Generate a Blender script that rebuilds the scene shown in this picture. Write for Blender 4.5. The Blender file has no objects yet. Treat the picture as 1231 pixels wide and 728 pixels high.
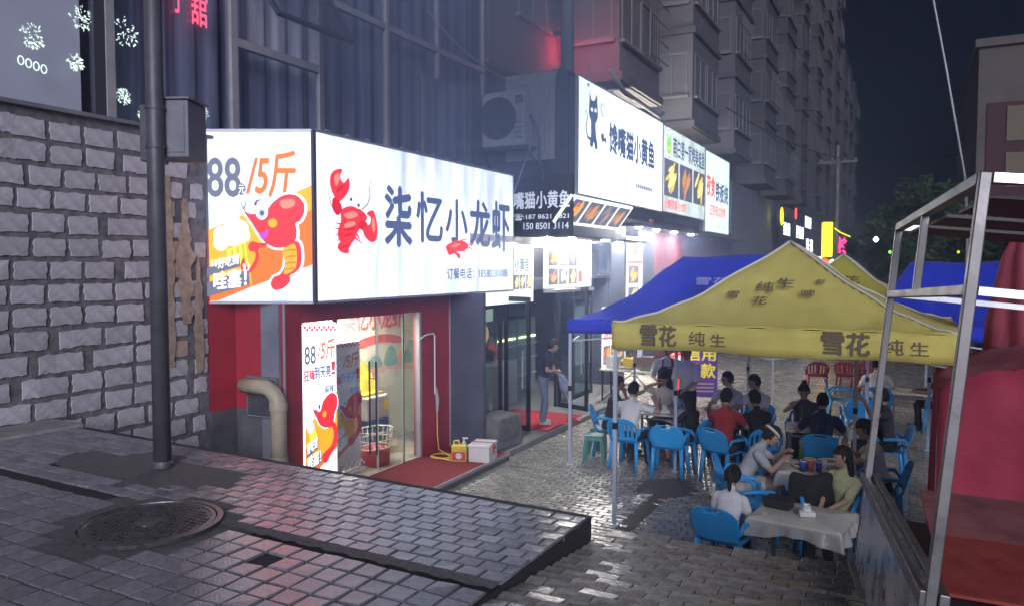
import bpy, bmesh, math, random
import numpy as np
from mathutils import Vector, Matrix, Euler
random.seed(7)
R = math.radians
scene = bpy.context.scene
col = scene.collection

# ------------------------------------------------------------------ camera, sky, sun, exposure
# World: x runs across the street (right +), y runs along the street, z up; lower street level is z = 0.
cam_d = bpy.data.cameras.new('camera')
cam = bpy.data.objects.new('camera', cam_d); col.objects.link(cam)
cam.location = (0, 0, 3.2)
cam.rotation_euler = (R(90 - 2.78), 0, R(27.4))
cam_d.sensor_width = 36; cam_d.lens = 27.05; cam_d.clip_start = 0.05; cam_d.clip_end = 800
scene.camera = cam

SUN_EL, SUN_AZ = R(18), R(151)          # soft town glow from behind the camera's right shoulder
world = bpy.data.worlds.new('World'); scene.world = world; world.use_nodes = True
wn = world.node_tree.nodes; wl = world.node_tree.links
bg = wn['Background']
sky = wn.new('ShaderNodeTexSky'); sky.sky_type = 'NISHITA'; sky.sun_disc = False
sky.sun_elevation = SUN_EL; sky.sun_rotation = SUN_AZ; sky.air_density = 1.0; sky.dust_density = 0.0; sky.ozone_density = 8.0
wl.new(sky.outputs[0], bg.inputs[0]); bg.inputs[1].default_value = 0.0004
sun_d = bpy.data.lights.new('night_glow', 'SUN'); sun_d.energy = 1.0; sun_d.angle = R(30); sun_d.color = (0.91, 0.91, 1.0)
sun = bpy.data.objects.new('night_glow', sun_d); col.objects.link(sun)
_d = Vector((math.sin(SUN_AZ) * math.cos(SUN_EL), math.cos(SUN_AZ) * math.cos(SUN_EL), math.sin(SUN_EL)))
sun.rotation_euler = _d.to_track_quat('Z', 'Y').to_euler()
sun.location = (0, -3, 9)
vs = scene.view_settings
vs.view_transform = 'Standard'; vs.look = 'None'; vs.exposure = 1.85; vs.gamma = 1.0; vs.use_curve_mapping = False
scene.cycles.use_denoising = True
try:
    scene.cycles.denoiser = 'OPENIMAGEDENOISE'
except Exception:
    pass
scene.cycles.max_bounces = 8; scene.cycles.transparent_max_bounces = 12; scene.cycles.diffuse_bounces = 3
scene.cycles.glossy_bounces = 3; scene.cycles.transmission_bounces = 4; scene.cycles.volume_bounces = 0
scene.cycles.sample_clamp_indirect = 4.0; scene.cycles.caustics_reflective = False; scene.cycles.caustics_refractive = False
scene.cycles.volume_step_rate = 2.0; scene.cycles.use_light_tree = True

# ------------------------------------------------------------------ helpers
def tag(o, label=None, cat=None, group=None, kind=None):
    if label: o['label'] = label
    if cat: o['category'] = cat
    if group: o['group'] = group
    if kind: o['kind'] = kind
    return o

def thing(name, label, cat, loc=(0, 0, 0), rz=0.0, group=None):
    o = bpy.data.objects.new(name, None); col.objects.link(o)
    o.location = loc; o.rotation_euler = (0, 0, rz); o.empty_display_size = 0.1
    return tag(o, label, cat, group)

def link_mesh(name, me, parent=None, loc=None, rot=None):
    o = bpy.data.objects.new(name, me); col.objects.link(o)
    if parent: o.parent = parent
    if loc is not None: o.location = loc
    if rot is not None: o.rotation_euler = rot
    return o

def copy_tree(o, parent=None):
    c = o.copy(); col.objects.link(c); c.parent = parent
    if parent is not None: c.matrix_parent_inverse = o.matrix_parent_inverse.copy()
    for ch in list(o.children): copy_tree(ch, c)
    return c

class MB:
    """collects polygons; build() links them as ONE mesh object"""
    def __init__(s): s.v = []; s.f = []; s.m = []
    def add(s, vs, fs, mi=0):
        b = len(s.v); s.v += [tuple(x) for x in vs]
        for f in fs: s.f.append([b + i for i in f]); s.m.append(mi)
        return s
    def box(s, x0, x1, y0, y1, z0, z1, mi=0, M=None):
        vs = [Vector((x, y, z)) for z in (z0, z1) for y in (y0, y1) for x in (x0, x1)]
        if M is not None: vs = [M @ v for v in vs]
        return s.add(vs, [(0, 2, 3, 1), (4, 5, 7, 6), (0, 1, 5, 4), (2, 6, 7, 3), (0, 4, 6, 2), (1, 3, 7, 5)], mi)
    def bar(s, a, b, w, h=None, mi=0, up=(0, 0, 1)):
        """square bar from a to b"""
        a = Vector(a); b = Vector(b); h = h or w
        d = (b - a).normalized(); up = Vector(up)
        if abs(d.dot(up)) > 0.98: up = Vector((1, 0, 0))
        sx = d.cross(up).normalized() * w / 2; sz = sx.cross(d).normalized() * h / 2
        vs = [p + i * sx + j * sz for p in (a, b) for j in (-1, 1) for i in (-1, 1)]
        return s.add(vs, [(0, 1, 3, 2), (4, 6, 7, 5), (0, 4, 5, 1), (2, 3, 7, 6), (0, 2, 6, 4), (1, 5, 7, 3)], mi)
    def tube(s, pts, r, n=8, mi=0, cap=True):
        pts = [Vector(p) for p in pts]; rs = r if isinstance(r, (list, tuple)) else [r] * len(pts)
        up = Vector((0, 0, 1)); rings = []
        prev = None
        for i, p in enumerate(pts):
            d = (pts[min(i + 1, len(pts) - 1)] - pts[max(i - 1, 0)]).normalized()
            if prev is None:
                u = d.cross(up if abs(d.dot(up)) < 0.95 else Vector((1, 0, 0))).normalized()
            else:
                u = (prev - d * prev.dot(d)).normalized()
            prev = u; w = d.cross(u)
            rings.append([p + (u * math.cos(2 * math.pi * k / n) + w * math.sin(2 * math.pi * k / n)) * rs[i] for k in range(n)])
        vs = [v for rg in rings for v in rg]; fs = []
        for i in range(len(pts) - 1):
            for k in range(n):
                a = i * n + k; b = i * n + (k + 1) % n
                fs.append((a, b, b + n, a + n))
        if cap:
            fs.append(tuple(range(n - 1, -1, -1))); e = (len(pts) - 1) * n; fs.append(tuple(e + k for k in range(n)))
        return s.add(vs, fs, mi)
    def lathe(s, prof, n=16, mi=0, M=None, capb=True, capt=True):
        vs = []; fs = []
        for r, z in prof:
            for k in range(n):
                v = Vector((r * math.cos(2 * math.pi * k / n), r * math.sin(2 * math.pi * k / n), z))
                vs.append(M @ v if M is not None else v)
        for i in range(len(prof) - 1):
            for k in range(n):
                a = i * n + k; b = i * n + (k + 1) % n
                fs.append((a, b, b + n, a + n))
        if capb: fs.append(tuple(range(n - 1, -1, -1)))
        if capt: e = (len(prof) - 1) * n; fs.append(tuple(e + k for k in range(n)))
        return s.add(vs, fs, mi)
    def prism(s, outline, d0, d1, M, mi=0):
        """outline: (u, v) list; extruded along local w from d0 to d1; M maps (u, v, w)"""
        n = len(outline)
        vs = [M @ Vector((u, v, d)) for d in (d0, d1) for u, v in outline]
        fs = [tuple(range(n - 1, -1, -1)), tuple(range(n, 2 * n))] + [(i, (i + 1) % n, n + (i + 1) % n, n + i) for i in range(n)]
        return s.add(vs, fs, mi)
    def grid(s, P, mi=0, closed=False):
        nr, nc = len(P), len(P[0]); vs = [p for r in P for p in r]; fs = []
        for i in range(nr - 1):
            for j in range(nc if closed else nc - 1):
                a = i * nc + j; b = i * nc + (j + 1) % nc
                fs.append((a, b, b + nc, a + nc))
        return s.add(vs, fs, mi)
    def mesh(s, name, mats, smooth=False, fix=True):
        me = bpy.data.meshes.new(name); me.from_pydata(s.v, [], s.f)
        for m in (mats if isinstance(mats, (list, tuple)) else [mats]): me.materials.append(m)
        me.polygons.foreach_set('material_index', s.m)
        if fix:
            bm = bmesh.new(); bm.from_mesh(me); bmesh.ops.recalc_face_normals(bm, faces=bm.faces); bm.to_mesh(me); bm.free()
        if smooth: me.polygons.foreach_set('use_smooth', [True] * len(me.polygons))
        me.update(); return me
    def build(s, name, mats, parent=None, smooth=False, bevel=0.0, loc=None, rot=None, fix=True, solid=0.0):
        o = link_mesh(name, s.mesh(name, mats, smooth, fix), parent, loc, rot)
        if solid: md = o.modifiers.new('solid', 'SOLIDIFY'); md.thickness = solid; md.offset = 0
        if bevel:
            md = o.modifiers.new('bevel', 'BEVEL'); md.width = bevel; md.segments = 2; md.limit_method = 'ANGLE'; md.angle_limit = R(40)
        return o

def box_part(name, b, mat, parent, bevel=0.0):
    return MB().box(*b).build(name, mat, parent, bevel=bevel)

# ------------------------------------------------------------------ materials
MATS = {}
def mat(name, color, rough=0.6, metal=0.0, var=0.0, scale=6.0, bump=0.0, bscale=None, spec=0.5, emit=None, estr=0.0, color2=None, alpha=1.0, sheen=0.0, coat=0.0, rvar=0.0, stretch=None):
    """Principled surface with procedural colour variation, gloss variation and fine relief"""
    if name in MATS: return MATS[name]
    m = bpy.data.materials.new(name); m.use_nodes = True; MATS[name] = m
    nt = m.node_tree; N = nt.nodes; L = nt.links; p = N['Principled BSDF']
    p.inputs['Base Color'].default_value = (*color, 1); p.inputs['Roughness'].default_value = rough
    p.inputs['Metallic'].default_value = metal; p.inputs['Specular IOR Level'].default_value = spec
    if coat: p.inputs['Coat Weight'].default_value = coat; p.inputs['Coat Roughness'].default_value = 0.15
    if sheen: p.inputs['Sheen Weight'].default_value = sheen
    if alpha < 1: p.inputs['Alpha'].default_value = alpha
    if var or bump or color2 or rvar:
        tc = N.new('ShaderNodeTexCoord'); src = tc.outputs['Object']
        if stretch:
            mp = N.new('ShaderNodeMapping'); mp.inputs['Scale'].default_value = stretch; L.new(src, mp.inputs[0]); src = mp.outputs[0]
        nz = N.new('ShaderNodeTexNoise'); nz.inputs['Scale'].default_value = scale; nz.inputs['Detail'].default_value = 6; nz.inputs['Roughness'].default_value = 0.6
        L.new(src, nz.inputs['Vector'])
        if var or color2:
            rp = N.new('ShaderNodeValToRGB'); rp.color_ramp.elements[0].position = 0.3; rp.color_ramp.elements[1].position = 0.7
            c2 = color2 or tuple(min(1, c * (1 + var)) for c in color); c1 = color if color2 else tuple(c * (1 - var) for c in color)
            rp.color_ramp.elements[0].color = (*c1, 1); rp.color_ramp.elements[1].color = (*c2, 1)
            L.new(nz.outputs['Fac'], rp.inputs[0]); L.new(rp.outputs[0], p.inputs['Base Color'])
        if rvar:
            mr = N.new('ShaderNodeMapRange'); mr.inputs[3].default_value = max(0.03, rough - rvar); mr.inputs[4].default_value = min(1, rough + rvar)
            mr.inputs[1].default_value = 0.3; mr.inputs[2].default_value = 0.7
            L.new(nz.outputs['Fac'], mr.inputs[0]); L.new(mr.outputs[0], p.inputs['Roughness'])
        if bump:
            n2 = N.new('ShaderNodeTexNoise'); n2.inputs['Scale'].default_value = bscale or scale * 4; n2.inputs['Detail'].default_value = 5
            L.new(src, n2.inputs['Vector'])
            bp = N.new('ShaderNodeBump'); bp.inputs['Strength'].default_value = bump; bp.inputs['Distance'].default_value = min(0.02, 0.35 / (bscale or scale * 4))
            L.new(n2.outputs['Fac'], bp.inputs['Height']); L.new(bp.outputs[0], p.inputs['Normal'])
    if emit:
        p.inputs['Emission Color'].default_value = (*emit, 1); p.inputs['Emission Strength'].default_value = estr
    return m

def per_object_tint(m, amount=0.35):
    """each piece takes a slightly different shade (Object Info random)"""
    nt = m.node_tree; N = nt.nodes; L = nt.links; p = N['Principled BSDF']
    sock = p.inputs['Base Color']
    oi = N.new('ShaderNodeObjectInfo'); mr = N.new('ShaderNodeMapRange'); mr.inputs[3].default_value = 1 - amount; mr.inputs[4].default_value = 1 + amount
    L.new(oi.outputs['Random'], mr.inputs[0])
    vm = N.new('ShaderNodeVectorMath'); vm.operation = 'SCALE'
    if sock.links: L.new(sock.links[0].from_socket, vm.inputs[0])
    else: vm.inputs[0].default_value = sock.default_value[:3]
    L.new(mr.outputs[0], vm.inputs['Scale']); L.new(vm.outputs[0], sock)
    return m

def island_tint(m, amount=0.35):
    nt = m.node_tree; N = nt.nodes; L = nt.links; p = N['Principled BSDF']; sock = p.inputs['Base Color']
    g = N.new('ShaderNodeNewGeometry'); mr = N.new('ShaderNodeMapRange'); mr.inputs[3].default_value = 1 - amount; mr.inputs[4].default_value = 1 + amount
    L.new(g.outputs['Random Per Island'], mr.inputs[0]); vm = N.new('ShaderNodeVectorMath'); vm.operation = 'SCALE'
    if sock.links: L.new(sock.links[0].from_socket, vm.inputs[0])
    else: vm.inputs[0].default_value = sock.default_value[:3]
    L.new(mr.outputs[0], vm.inputs['Scale']); L.new(vm.outputs[0], sock)
    return m

def glow(name, color, strength, streak=0.0, sscale=(3, 3, 0.6), base=None):
    """printed film lit from behind: emits, with uneven tubes behind it when streak > 0"""
    if name in MATS: return MATS[name]
    m = bpy.data.materials.new(name); m.use_nodes = True; MATS[name] = m
    nt = m.node_tree; N = nt.nodes; L = nt.links; p = N['Principled BSDF']
    p.inputs['Base Color'].default_value = (*(base or [c * 0.6 for c in color]), 1); p.inputs['Roughness'].default_value = 0.45
    p.inputs['Emission Color'].default_value = (*color, 1); p.inputs['Emission Strength'].default_value = strength
    if streak:
        tc = N.new('ShaderNodeTexCoord'); mp = N.new('ShaderNodeMapping'); mp.inputs['Scale'].default_value = sscale
        nz = N.new('ShaderNodeTexNoise'); nz.inputs['Scale'].default_value = 1.6; nz.inputs['Detail'].default_value = 4
        L.new(tc.outputs['Object'], mp.inputs[0]); L.new(mp.outputs[0], nz.inputs['Vector'])
        mr = N.new('ShaderNodeMapRange'); mr.inputs[1].default_value = 0.3; mr.inputs[2].default_value = 0.7
        mr.inputs[3].default_value = strength * (1 - streak); mr.inputs[4].default_value = strength * (1 + streak)
        L.new(nz.outputs['Fac'], mr.inputs[0]); L.new(mr.outputs[0], p.inputs['Emission Strength'])
    return m

def glass(name, tint=(0.85, 0.95, 0.92), refl=1.0):
    """thin pane: clear with fresnel mirror reflection"""
    if name in MATS: return MATS[name]
    m = bpy.data.materials.new(name); m.use_nodes = True; MATS[name] = m
    nt = m.node_tree; N = nt.nodes; L = nt.links
    for n in list(N):
        if n.type == 'BSDF_PRINCIPLED': N.remove(n)
    out = N['Material Output']; tr = N.new('ShaderNodeBsdfTransparent'); tr.inputs[0].default_value = (*tint, 1)
    gl = N.new('ShaderNodeBsdfGlossy'); gl.inputs['Roughness'].default_value = 0.03
    fr = N.new('ShaderNodeFresnel'); ge = N.new('ShaderNodeNewGeometry'); io = N.new('ShaderNodeMapRange'); io.inputs[3].default_value = 1.5; io.inputs[4].default_value = 1 / 1.5; L.new(ge.outputs['Backfacing'], io.inputs[0]); L.new(io.outputs[0], fr.inputs[0])
    mul = N.new('ShaderNodeMath'); mul.operation = 'MULTIPLY'; mul.inputs[1].default_value = refl
    mx = N.new('ShaderNodeMixShader')
    L.new(fr.outputs[0], mul.inputs[0]); L.new(mul.outputs[0], mx.inputs[0]); L.new(tr.outputs[0], mx.inputs[1]); L.new(gl.outputs[0], mx.inputs[2]); L.new(mx.outputs[0], out.inputs[0])
    return m

# ------------------------------------------------------------------ lettering and flat print
def text_mesh(s, bold=0.0, res=3):
    c = bpy.data.curves.new('t', 'FONT'); c.body = s; c.size = 1.0; c.offset = bold; c.resolution_u = res
    o = bpy.data.objects.new('t', c); col.objects.link(o)
    dg = bpy.context.evaluated_depsgraph_get(); dg.update()
    me = bpy.data.meshes.new_from_object(o.evaluated_get(dg))
    bpy.data.objects.remove(o); bpy.data.curves.remove(c)
    return me

def lettering(s, panel, u0, u1, v0, v1, m, parent, lift=0.004, bold=0.012, shear=0.0, name='lettering', rise=0.0, jitter=0.0):
    """text fitted into the rectangle u0..u1, v0..v1 (metres) of a panel matrix; a flat print on the panel"""
    me = text_mesh(s)
    if not me.vertices: return None
    co = np.empty(len(me.vertices) * 3); me.vertices.foreach_get('co', co); co = co.reshape(-1, 3)
    x0, y0 = co[:, 0].min(), co[:, 1].min(); w, h = np.ptp(co[:, 0]) or 1, np.ptp(co[:, 1]) or 1
    fx = (co[:, 0] - x0) / w; fy = (co[:, 1] - y0) / h
    U = u0 + fx * (u1 - u0) + shear * fy * (v1 - v0); V = v0 + fy * (v1 - v0) + rise * fx
    fs = [tuple(p.vertices) for p in me.polygons]; mb = MB(); bd = bold * 1.1 * min(abs(v1 - v0), 1.2 * abs(u1 - u0) / max(1, len(s)))
    for i, (du, dv) in enumerate([(0, 0)] + ([(bd, 0), (-bd, 0), (0, bd), (0, -bd)] if bd > 0 else [])):   # overprinted strokes make the heavy face
        mb.add([panel @ Vector((a + du, b + dv, lift - 0.00008 * i)) for a, b in zip(U, V)], fs)
    bpy.data.meshes.remove(me)
    return mb.build(name, m, parent, fix=False)

def spline(pts, k=5):
    """smooth closed outline through the traced points"""
    n = len(pts); o = []
    for i in range(n):
        p0, p1, p2, p3 = (np.array(pts[(i + j) % n], float) for j in (-1, 0, 1, 2))
        for a in range(k):
            t = a / k
            o.append(tuple(0.5 * ((2 * p1) + (-p0 + p2) * t + (2 * p0 - 5 * p1 + 4 * p2 - p3) * t * t + (-p0 + 3 * p1 - 3 * p2 + p3) * t ** 3)))
    return o

def grow(pts, d):
    n = len(pts); o = []; A = sum(pts[i][0] * pts[(i + 1) % n][1] - pts[(i + 1) % n][0] * pts[i][1] for i in range(n))
    sgn = 1 if A > 0 else -1
    for i in range(n):
        a, b = np.array(pts[i - 1], float), np.array(pts[(i + 1) % n], float); t = b - a; l = np.hypot(*t) or 1
        o.append((pts[i][0] + sgn * t[1] / l * d, pts[i][1] - sgn * t[0] / l * d))
    return o

def ell(cx, cy, rx, ry=None, n=18):
    ry = ry or rx
    return [(cx + rx * math.cos(2 * math.pi * k / n), cy + ry * math.sin(2 * math.pi * k / n)) for k in range(n)]

class Art:
    """flat print digitised in its own drawing units, laid on a panel through a 4-corner map"""
    def __init__(s, src, W, H, panel):
        dst = [(0, H), (W, H), (W, 0), (0, 0)]; A = []; b = []
        for (x, y), (u, v) in zip(src, dst):
            A += [[x, y, 1, 0, 0, 0, -u * x, -u * y], [0, 0, 0, x, y, 1, -v * x, -v * y]]; b += [u, v]
        s.h = np.linalg.solve(np.array(A, float), np.array(b, float)); s.p = panel; s.z = 0.003
    def uv(s, x, y):
        h = s.h; d = h[6] * x + h[7] * y + 1
        return ((h[0] * x + h[1] * y + h[2]) / d, (h[3] * x + h[4] * y + h[5]) / d)
    def shape(s, name, pts, m, parent, smooth=True, line=0.0):
        if smooth: pts = spline(pts)
        q = [s.uv(*p) for p in pts]; s.z += 0.0006
        bm = bmesh.new(); vs = [bm.verts.new(s.p @ Vector((u, v, s.z))) for u, v in q]
        for i in range(len(vs)): bm.edges.new((vs[i], vs[(i + 1) % len(vs)]))
        bmesh.ops.triangle_fill(bm, use_beauty=True, edges=bm.edges[:])
        me = bpy.data.meshes.new(name); bm.to_mesh(me); bm.free(); me.materials.append(m)
        return link_mesh(name, me, parent)
    def stroke(s, name, pts, w, m, parent):
        L = []; Rr = []
        for i, p in enumerate(pts):
            a, b = np.array(pts[max(i - 1, 0)], float), np.array(pts[min(i + 1, len(pts) - 1)], float); t = b - a; l = np.hypot(*t) or 1
            k = w * (1 - 0.7 * i / max(1, len(pts) - 1)); nx, ny = -t[1] / l * k, t[0] / l * k
            L.append((p[0] + nx, p[1] + ny)); Rr.append((p[0] - nx, p[1] - ny))
        return s.shape(name, L + Rr[::-1], m, parent, smooth=False)
    def text(s, st, x0, y0, x1, y1, m, parent, **k):
        """x0,y0 top-left and x1,y1 bottom-right in drawing units"""
        a = s.uv(x0, (y0 + y1) / 2); b = s.uv(x1, (y0 + y1) / 2); t = s.uv((x0 + x1) / 2, y0); o = s.uv((x0 + x1) / 2, y1)
        s.z += 0.0006
        return lettering(st, s.p, a[0], b[0], o[1], t[1], m, parent, lift=s.z, **k)

def panel_matrix(origin, udir, vdir=(0, 0, 1)):
    u = Vector(udir).normalized(); v = Vector(vdir).normalized(); w = u.cross(v)
    return Matrix(((u.x, v.x, w.x, origin[0]), (u.y, v.y, w.y, origin[1]), (u.z, v.z, w.z, origin[2]), (0, 0, 0, 1)))
# ================================================================== GROUND
M_joint = mat('joint_dirt', (0.018, 0.018, 0.02), 0.75, var=0.5, scale=30, bump=0.5, bscale=120)
M_asph = mat('asphalt_patch', (0.10, 0.095, 0.097), 0.8, var=0.35, scale=25, bump=0.8, bscale=160)
M_conc = mat('old_concrete', (0.22, 0.215, 0.21), 0.85, var=0.3, scale=5, bump=0.4, bscale=60)
M_dconc = mat('dark_concrete', (0.11, 0.11, 0.115), 0.85, var=0.35, scale=5, bump=0.5, bscale=50)
def paver_mat(name, c, rough, tint, isl=False):
    m = mat(name, c, rough, var=0.28, scale=18, bump=0.38, bscale=60, rvar=0.10, spec=1.0)
    return (island_tint if isl else per_object_tint)(m, tint)
M_tile = paver_mat('wet_square_tile', (0.17, 0.165, 0.185), 0.18, 0.22)
M_tileS = paver_mat('wet_square_tile_far', (0.17, 0.165, 0.185), 0.18, 0.22, True)
M_pav = paver_mat('wet_paver', (0.17, 0.168, 0.19), 0.155, 0.28)
M_pavS = paver_mat('wet_paver_rest', (0.17, 0.168, 0.19), 0.155, 0.28, True)
M_brk = paver_mat('ramp_brick', (0.25, 0.228, 0.20), 0.26, 0.25)
M_sbrk = paver_mat('street_brick', (0.30, 0.285, 0.25), 0.22, 0.25)
M_sbrkS = paver_mat('street_brick_rest', (0.30, 0.285, 0.25), 0.22, 0.25, True)

def zu(x): return 1.55 + 0.015 * (-1.85 - x)
RX = -1.86                                     # the kerb line between upper pavement and ramp
def zr(y): return 1.525 if y < 3.25 else 1.525 - 0.112 * (y - 3.25)
EDGE = 5.17                                    # front edge of the ramp; steps go down from here

def paver_mesh(name, w, d, m, seed, th=0.04, jit=0.004, ch=0.006):
    """one paver, top at z = 0, worn chamfered edges"""
    rr = random.Random(seed); j = lambda: rr.uniform(-jit, jit)
    b = [(-w / 2 + j(), -d / 2 + j()), (w / 2 + j(), -d / 2 + j()), (w / 2 + j(), d / 2 + j()), (-w / 2 + j(), d / 2 + j())]
    c = [(x * (1 - 2 * ch / w), y * (1 - 2 * ch / d)) for x, y in b]
    dz = [rr.uniform(-0.0025, 0.0015) for _ in range(4)]
    mb = MB(); vs = [(x, y, -th) for x, y in b] + [(x, y, -ch * 0.8) for x, y in b] + [(x, y, k) for (x, y), k in zip(c, dz)]
    mb.add(vs, [(8, 9, 10, 11)] + [(4 + i, 4 + (i + 1) % 4, 8 + (i + 1) % 4, 8 + i) for i in range(4)] + [(i, (i + 1) % 4, 4 + (i + 1) % 4, 4 + i) for i in range(4)])
    return mb.mesh(name, m)

def in_view(x, y, z, mx=0.03):
    from bpy_extras.object_utils import world_to_camera_view
    p = world_to_camera_view(scene, cam, Vector((x, y, z)))
    return p.z > 0 and -mx < p.x < 1 + mx and -mx < p.y < 1 + mx
scene.render.resolution_x, scene.render.resolution_y = 1024, 605
bpy.context.view_layer.update()

def lay(spots, name, meshes, meshes_rest, parent, limit=300, view=None):
    """spots: (x, y, z, rot_x, rot_y, rz, sx); the nearest in view become objects, the rest one stuff part"""
    vis = [s for s in spots if in_view(s[0], s[1], s[2]) and (view is None or view(s))]
    vis.sort(key=lambda s: s[0] ** 2 + s[1] ** 2)
    keep = set(id(s) for s in vis[:limit]); rr = random.Random(3)
    for s in spots:
        if id(s) in keep:
            o = bpy.data.objects.new(name, rr.choice(meshes)); col.objects.link(o); o.parent = parent
            o.location = s[:3]; o.rotation_euler = (s[3], s[4], s[5] + rr.choice((0, math.pi))); o.scale = (s[6], 1, 1)
    rest = [s for s in spots if id(s) not in keep]
    if rest:
        mb = MB()
        for s in rest:
            me = rr.choice(meshes_rest); T = Matrix.Translation(s[:3]) @ Euler((s[3], s[4], s[5])).to_matrix().to_4x4() @ Matrix.Diagonal((s[6], 1, 1, 1))
            mb.add([T @ v.co for v in me.vertices], [tuple(p.vertices) for p in me.polygons])
        o = mb.build(name + '_rest', meshes_rest[0].materials[0], parent, fix=False); tag(o, kind='stuff')

# ---- lower street: one sheet out to the horizon, brick pattern in the material beyond the laid bricks
def street_base_mat():
    m = bpy.data.materials.new('street_paving'); m.use_nodes = True; N = m.node_tree.nodes; L = m.node_tree.links; p = N['Principled BSDF']
    tc = N.new('ShaderNodeTexCoord'); br = N.new('ShaderNodeTexBrick'); br.inputs['Scale'].default_value = 1.0
    br.inputs['Brick Width'].default_value = 0.205; br.inputs['Row Height'].default_value = 0.105; br.inputs['Mortar Size'].default_value = 0.008
    br.inputs['Color1'].default_value = (0.20, 0.19, 0.175, 1); br.inputs['Color2'].default_value = (0.27, 0.255, 0.23, 1); br.inputs['Mortar'].default_value = (0.04, 0.04, 0.04, 1)
    L.new(tc.outputs['Object'], br.inputs[0]); L.new(br.outputs[0], p.inputs['Base Color'])
    p.inputs['Roughness'].default_value = 0.34
    nz = N.new('ShaderNodeTexNoise'); nz.inputs['Scale'].default_value = 3.0; nz.inputs['Detail'].default_value = 6; L.new(tc.outputs['Object'], nz.inputs[0])
    mr = N.new('ShaderNodeMapRange'); mr.inputs[1].default_value = 0.35; mr.inputs[2].default_value = 0.65; mr.inputs[3].default_value = 0.14; mr.inputs[4].default_value = 0.34
    L.new(nz.outputs[0], mr.inputs[0]); L.new(mr.outputs[0], p.inputs['Roughness'])
    bp = N.new('ShaderNodeBump'); bp.inputs['Strength'].default_value = 0.6; bp.inputs['Distance'].default_value = 0.01; L.new(br.outputs['Fac'], bp.inputs['Height']); bp.invert = True
    L.new(bp.outputs[0], p.inputs['Normal']); return m
M_street = street_base_mat()
street = tag(MB().add([(-250, 5, -0.012), (250, 5, -0.012), (250, 600, -0.012), (-250, 600, -0.012)], [(0, 1, 2, 3)]).build('street', M_street), kind='structure')
sp = []
row = 0; y = 8.0
while y < 19.5:
    x = -5.9 + (0.1025 if row % 2 else 0) 
    while x < 2.4:
        sp.append((x, y, 0.0, random.gauss(0, .006), random.gauss(0, .006), 0, 1)); x += 0.205
    y += 0.105; row += 1
asph_zone = [(-3.5, 10.2), (-2.75, 11.3)]
sp = [s for s in sp if not (((s[0] + 3.1) / 0.42) ** 2 + ((s[1] - 10.8) / 0.5) ** 2 < 1 or (abs(s[0] + 3.02 + 0.02 * (s[1] - 9)) < 0.11 and s[1] < 10.8))]
def street_seen(s):
    return s[1] < 12.6 and (s[1] > 8.35 + 0.12 * abs(s[0] + 3.2))
lay(sp, 'brick', [paver_mesh('brick', .191, .091, M_sbrk, i) for i in range(4)], [paver_mesh('brick', .191, .091, M_sbrkS, i) for i in range(4)], street, 300, street_seen)
# asphalt trench repair in the street
mb = MB(); pts = [(-3.1 + (0.44 + 0.05 * math.sin(3 * a)) * math.cos(a), 10.8 + (0.52 + 0.06 * math.cos(5 * a)) * math.sin(a), -0.004) for a in [k * math.pi / 12 for k in range(24)]]
mb.add(pts, [tuple(range(24))]); mb.add([(-3.14, 7.5, -0.005), (-2.92, 7.5, -0.005), (-2.96, 10.6, -0.005), (-3.18, 10.6, -0.005)], [(0, 1, 2, 3)])
mb.build('asphalt_patch', M_asph, street, fix=False)

# ---- upper pavement (left) with its retaining wall
def slab(name, m, xs, ys, zf, zb=-0.05):
    mb = MB(); P = [[(x, y, zf(x, y)) for x in xs] for y in ys]; mb.grid(P)
    nx, ny = len(xs), len(ys)
    base = [[(x, y, zb) for x in xs] for y in ys]
    for i in range(nx - 1):
        for j in (0, ny - 1): mb.add([P[j][i], P[j][i + 1], base[j][i + 1], base[j][i]], [(0, 1, 2, 3)])
    for j in range(ny - 1):
        for i in (0, nx - 1): mb.add([P[j][i], P[j + 1][i], base[j + 1][i], base[j][i]], [(0, 1, 2, 3)])
    bm = None
    return tag(mb.build(name, m), kind='structure')
pavement = slab('upper_pavement', [M_joint], [-12, -7.6, RX], [-8, 3.2, 4.74], lambda x, y: zu(x) - 0.016)
# square tiles, stack bond, in the near half
PX, MH = 0.152, Vector((-4.22, 3.18))
def on_hole(x, y, r): return (Vector((x, y)) - MH).length < r
sq = []; ys = [3.27 - PX * k for k in range(12)]
for y in ys:
    x = RX - 0.09
    while x > -7.6:
        if not on_hole(x, y, 0.56) and not (abs(x + 3.12) < 0.06 and abs(y - 3.12) < 0.09):
            sq.append((x, y, zu(x) + random.uniform(-.003, .002), random.gauss(0, .008), random.gauss(0, .008), random.gauss(0, .01), 1))
        x -= PX
lay(sq, 'paving_tile', [paver_mesh('paving_tile', .141, .141, M_tile, 20 + i, jit=.005) for i in range(6)], [paver_mesh('paving_tile', .141, .141, M_tileS, 20 + i, jit=.005) for i in range(6)], pavement)
# running-bond pavers in the raised far half
rb = []; y = 3.53; row = 0; RW, RD = 0.148, 0.118
def in_patch(x, y): return ((x + 5.35) / 0.85) ** 2 + ((y - 4.02) / 0.36) ** 2 < 1 + 0.25 * math.sin(7 * x + 5 * y)
while y < 4.66:
    x = RX - RW / 2 - (RW / 2 if row % 2 else 0)
    while x > -7.6:
        if not in_patch(x, y) and not on_hole(x, y, 0.52): rb.append((x, y, zu(x) + random.uniform(-.003, .002), random.gauss(0, .007), random.gauss(0, .007), random.gauss(0, .006), 1))
        x -= RW
    if row % 2: rb.append((RX - RW * .25, y, zu(RX), 0, 0, 0, .48))
    y += RD; row += 1
lay(rb, 'paver', [paver_mesh('paver', .141, .110, M_pav, 40 + i, jit=.004) for i in range(6)], [paver_mesh('paver', .141, .110, M_pavS, 40 + i, jit=.004) for i in range(6)], pavement)
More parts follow.
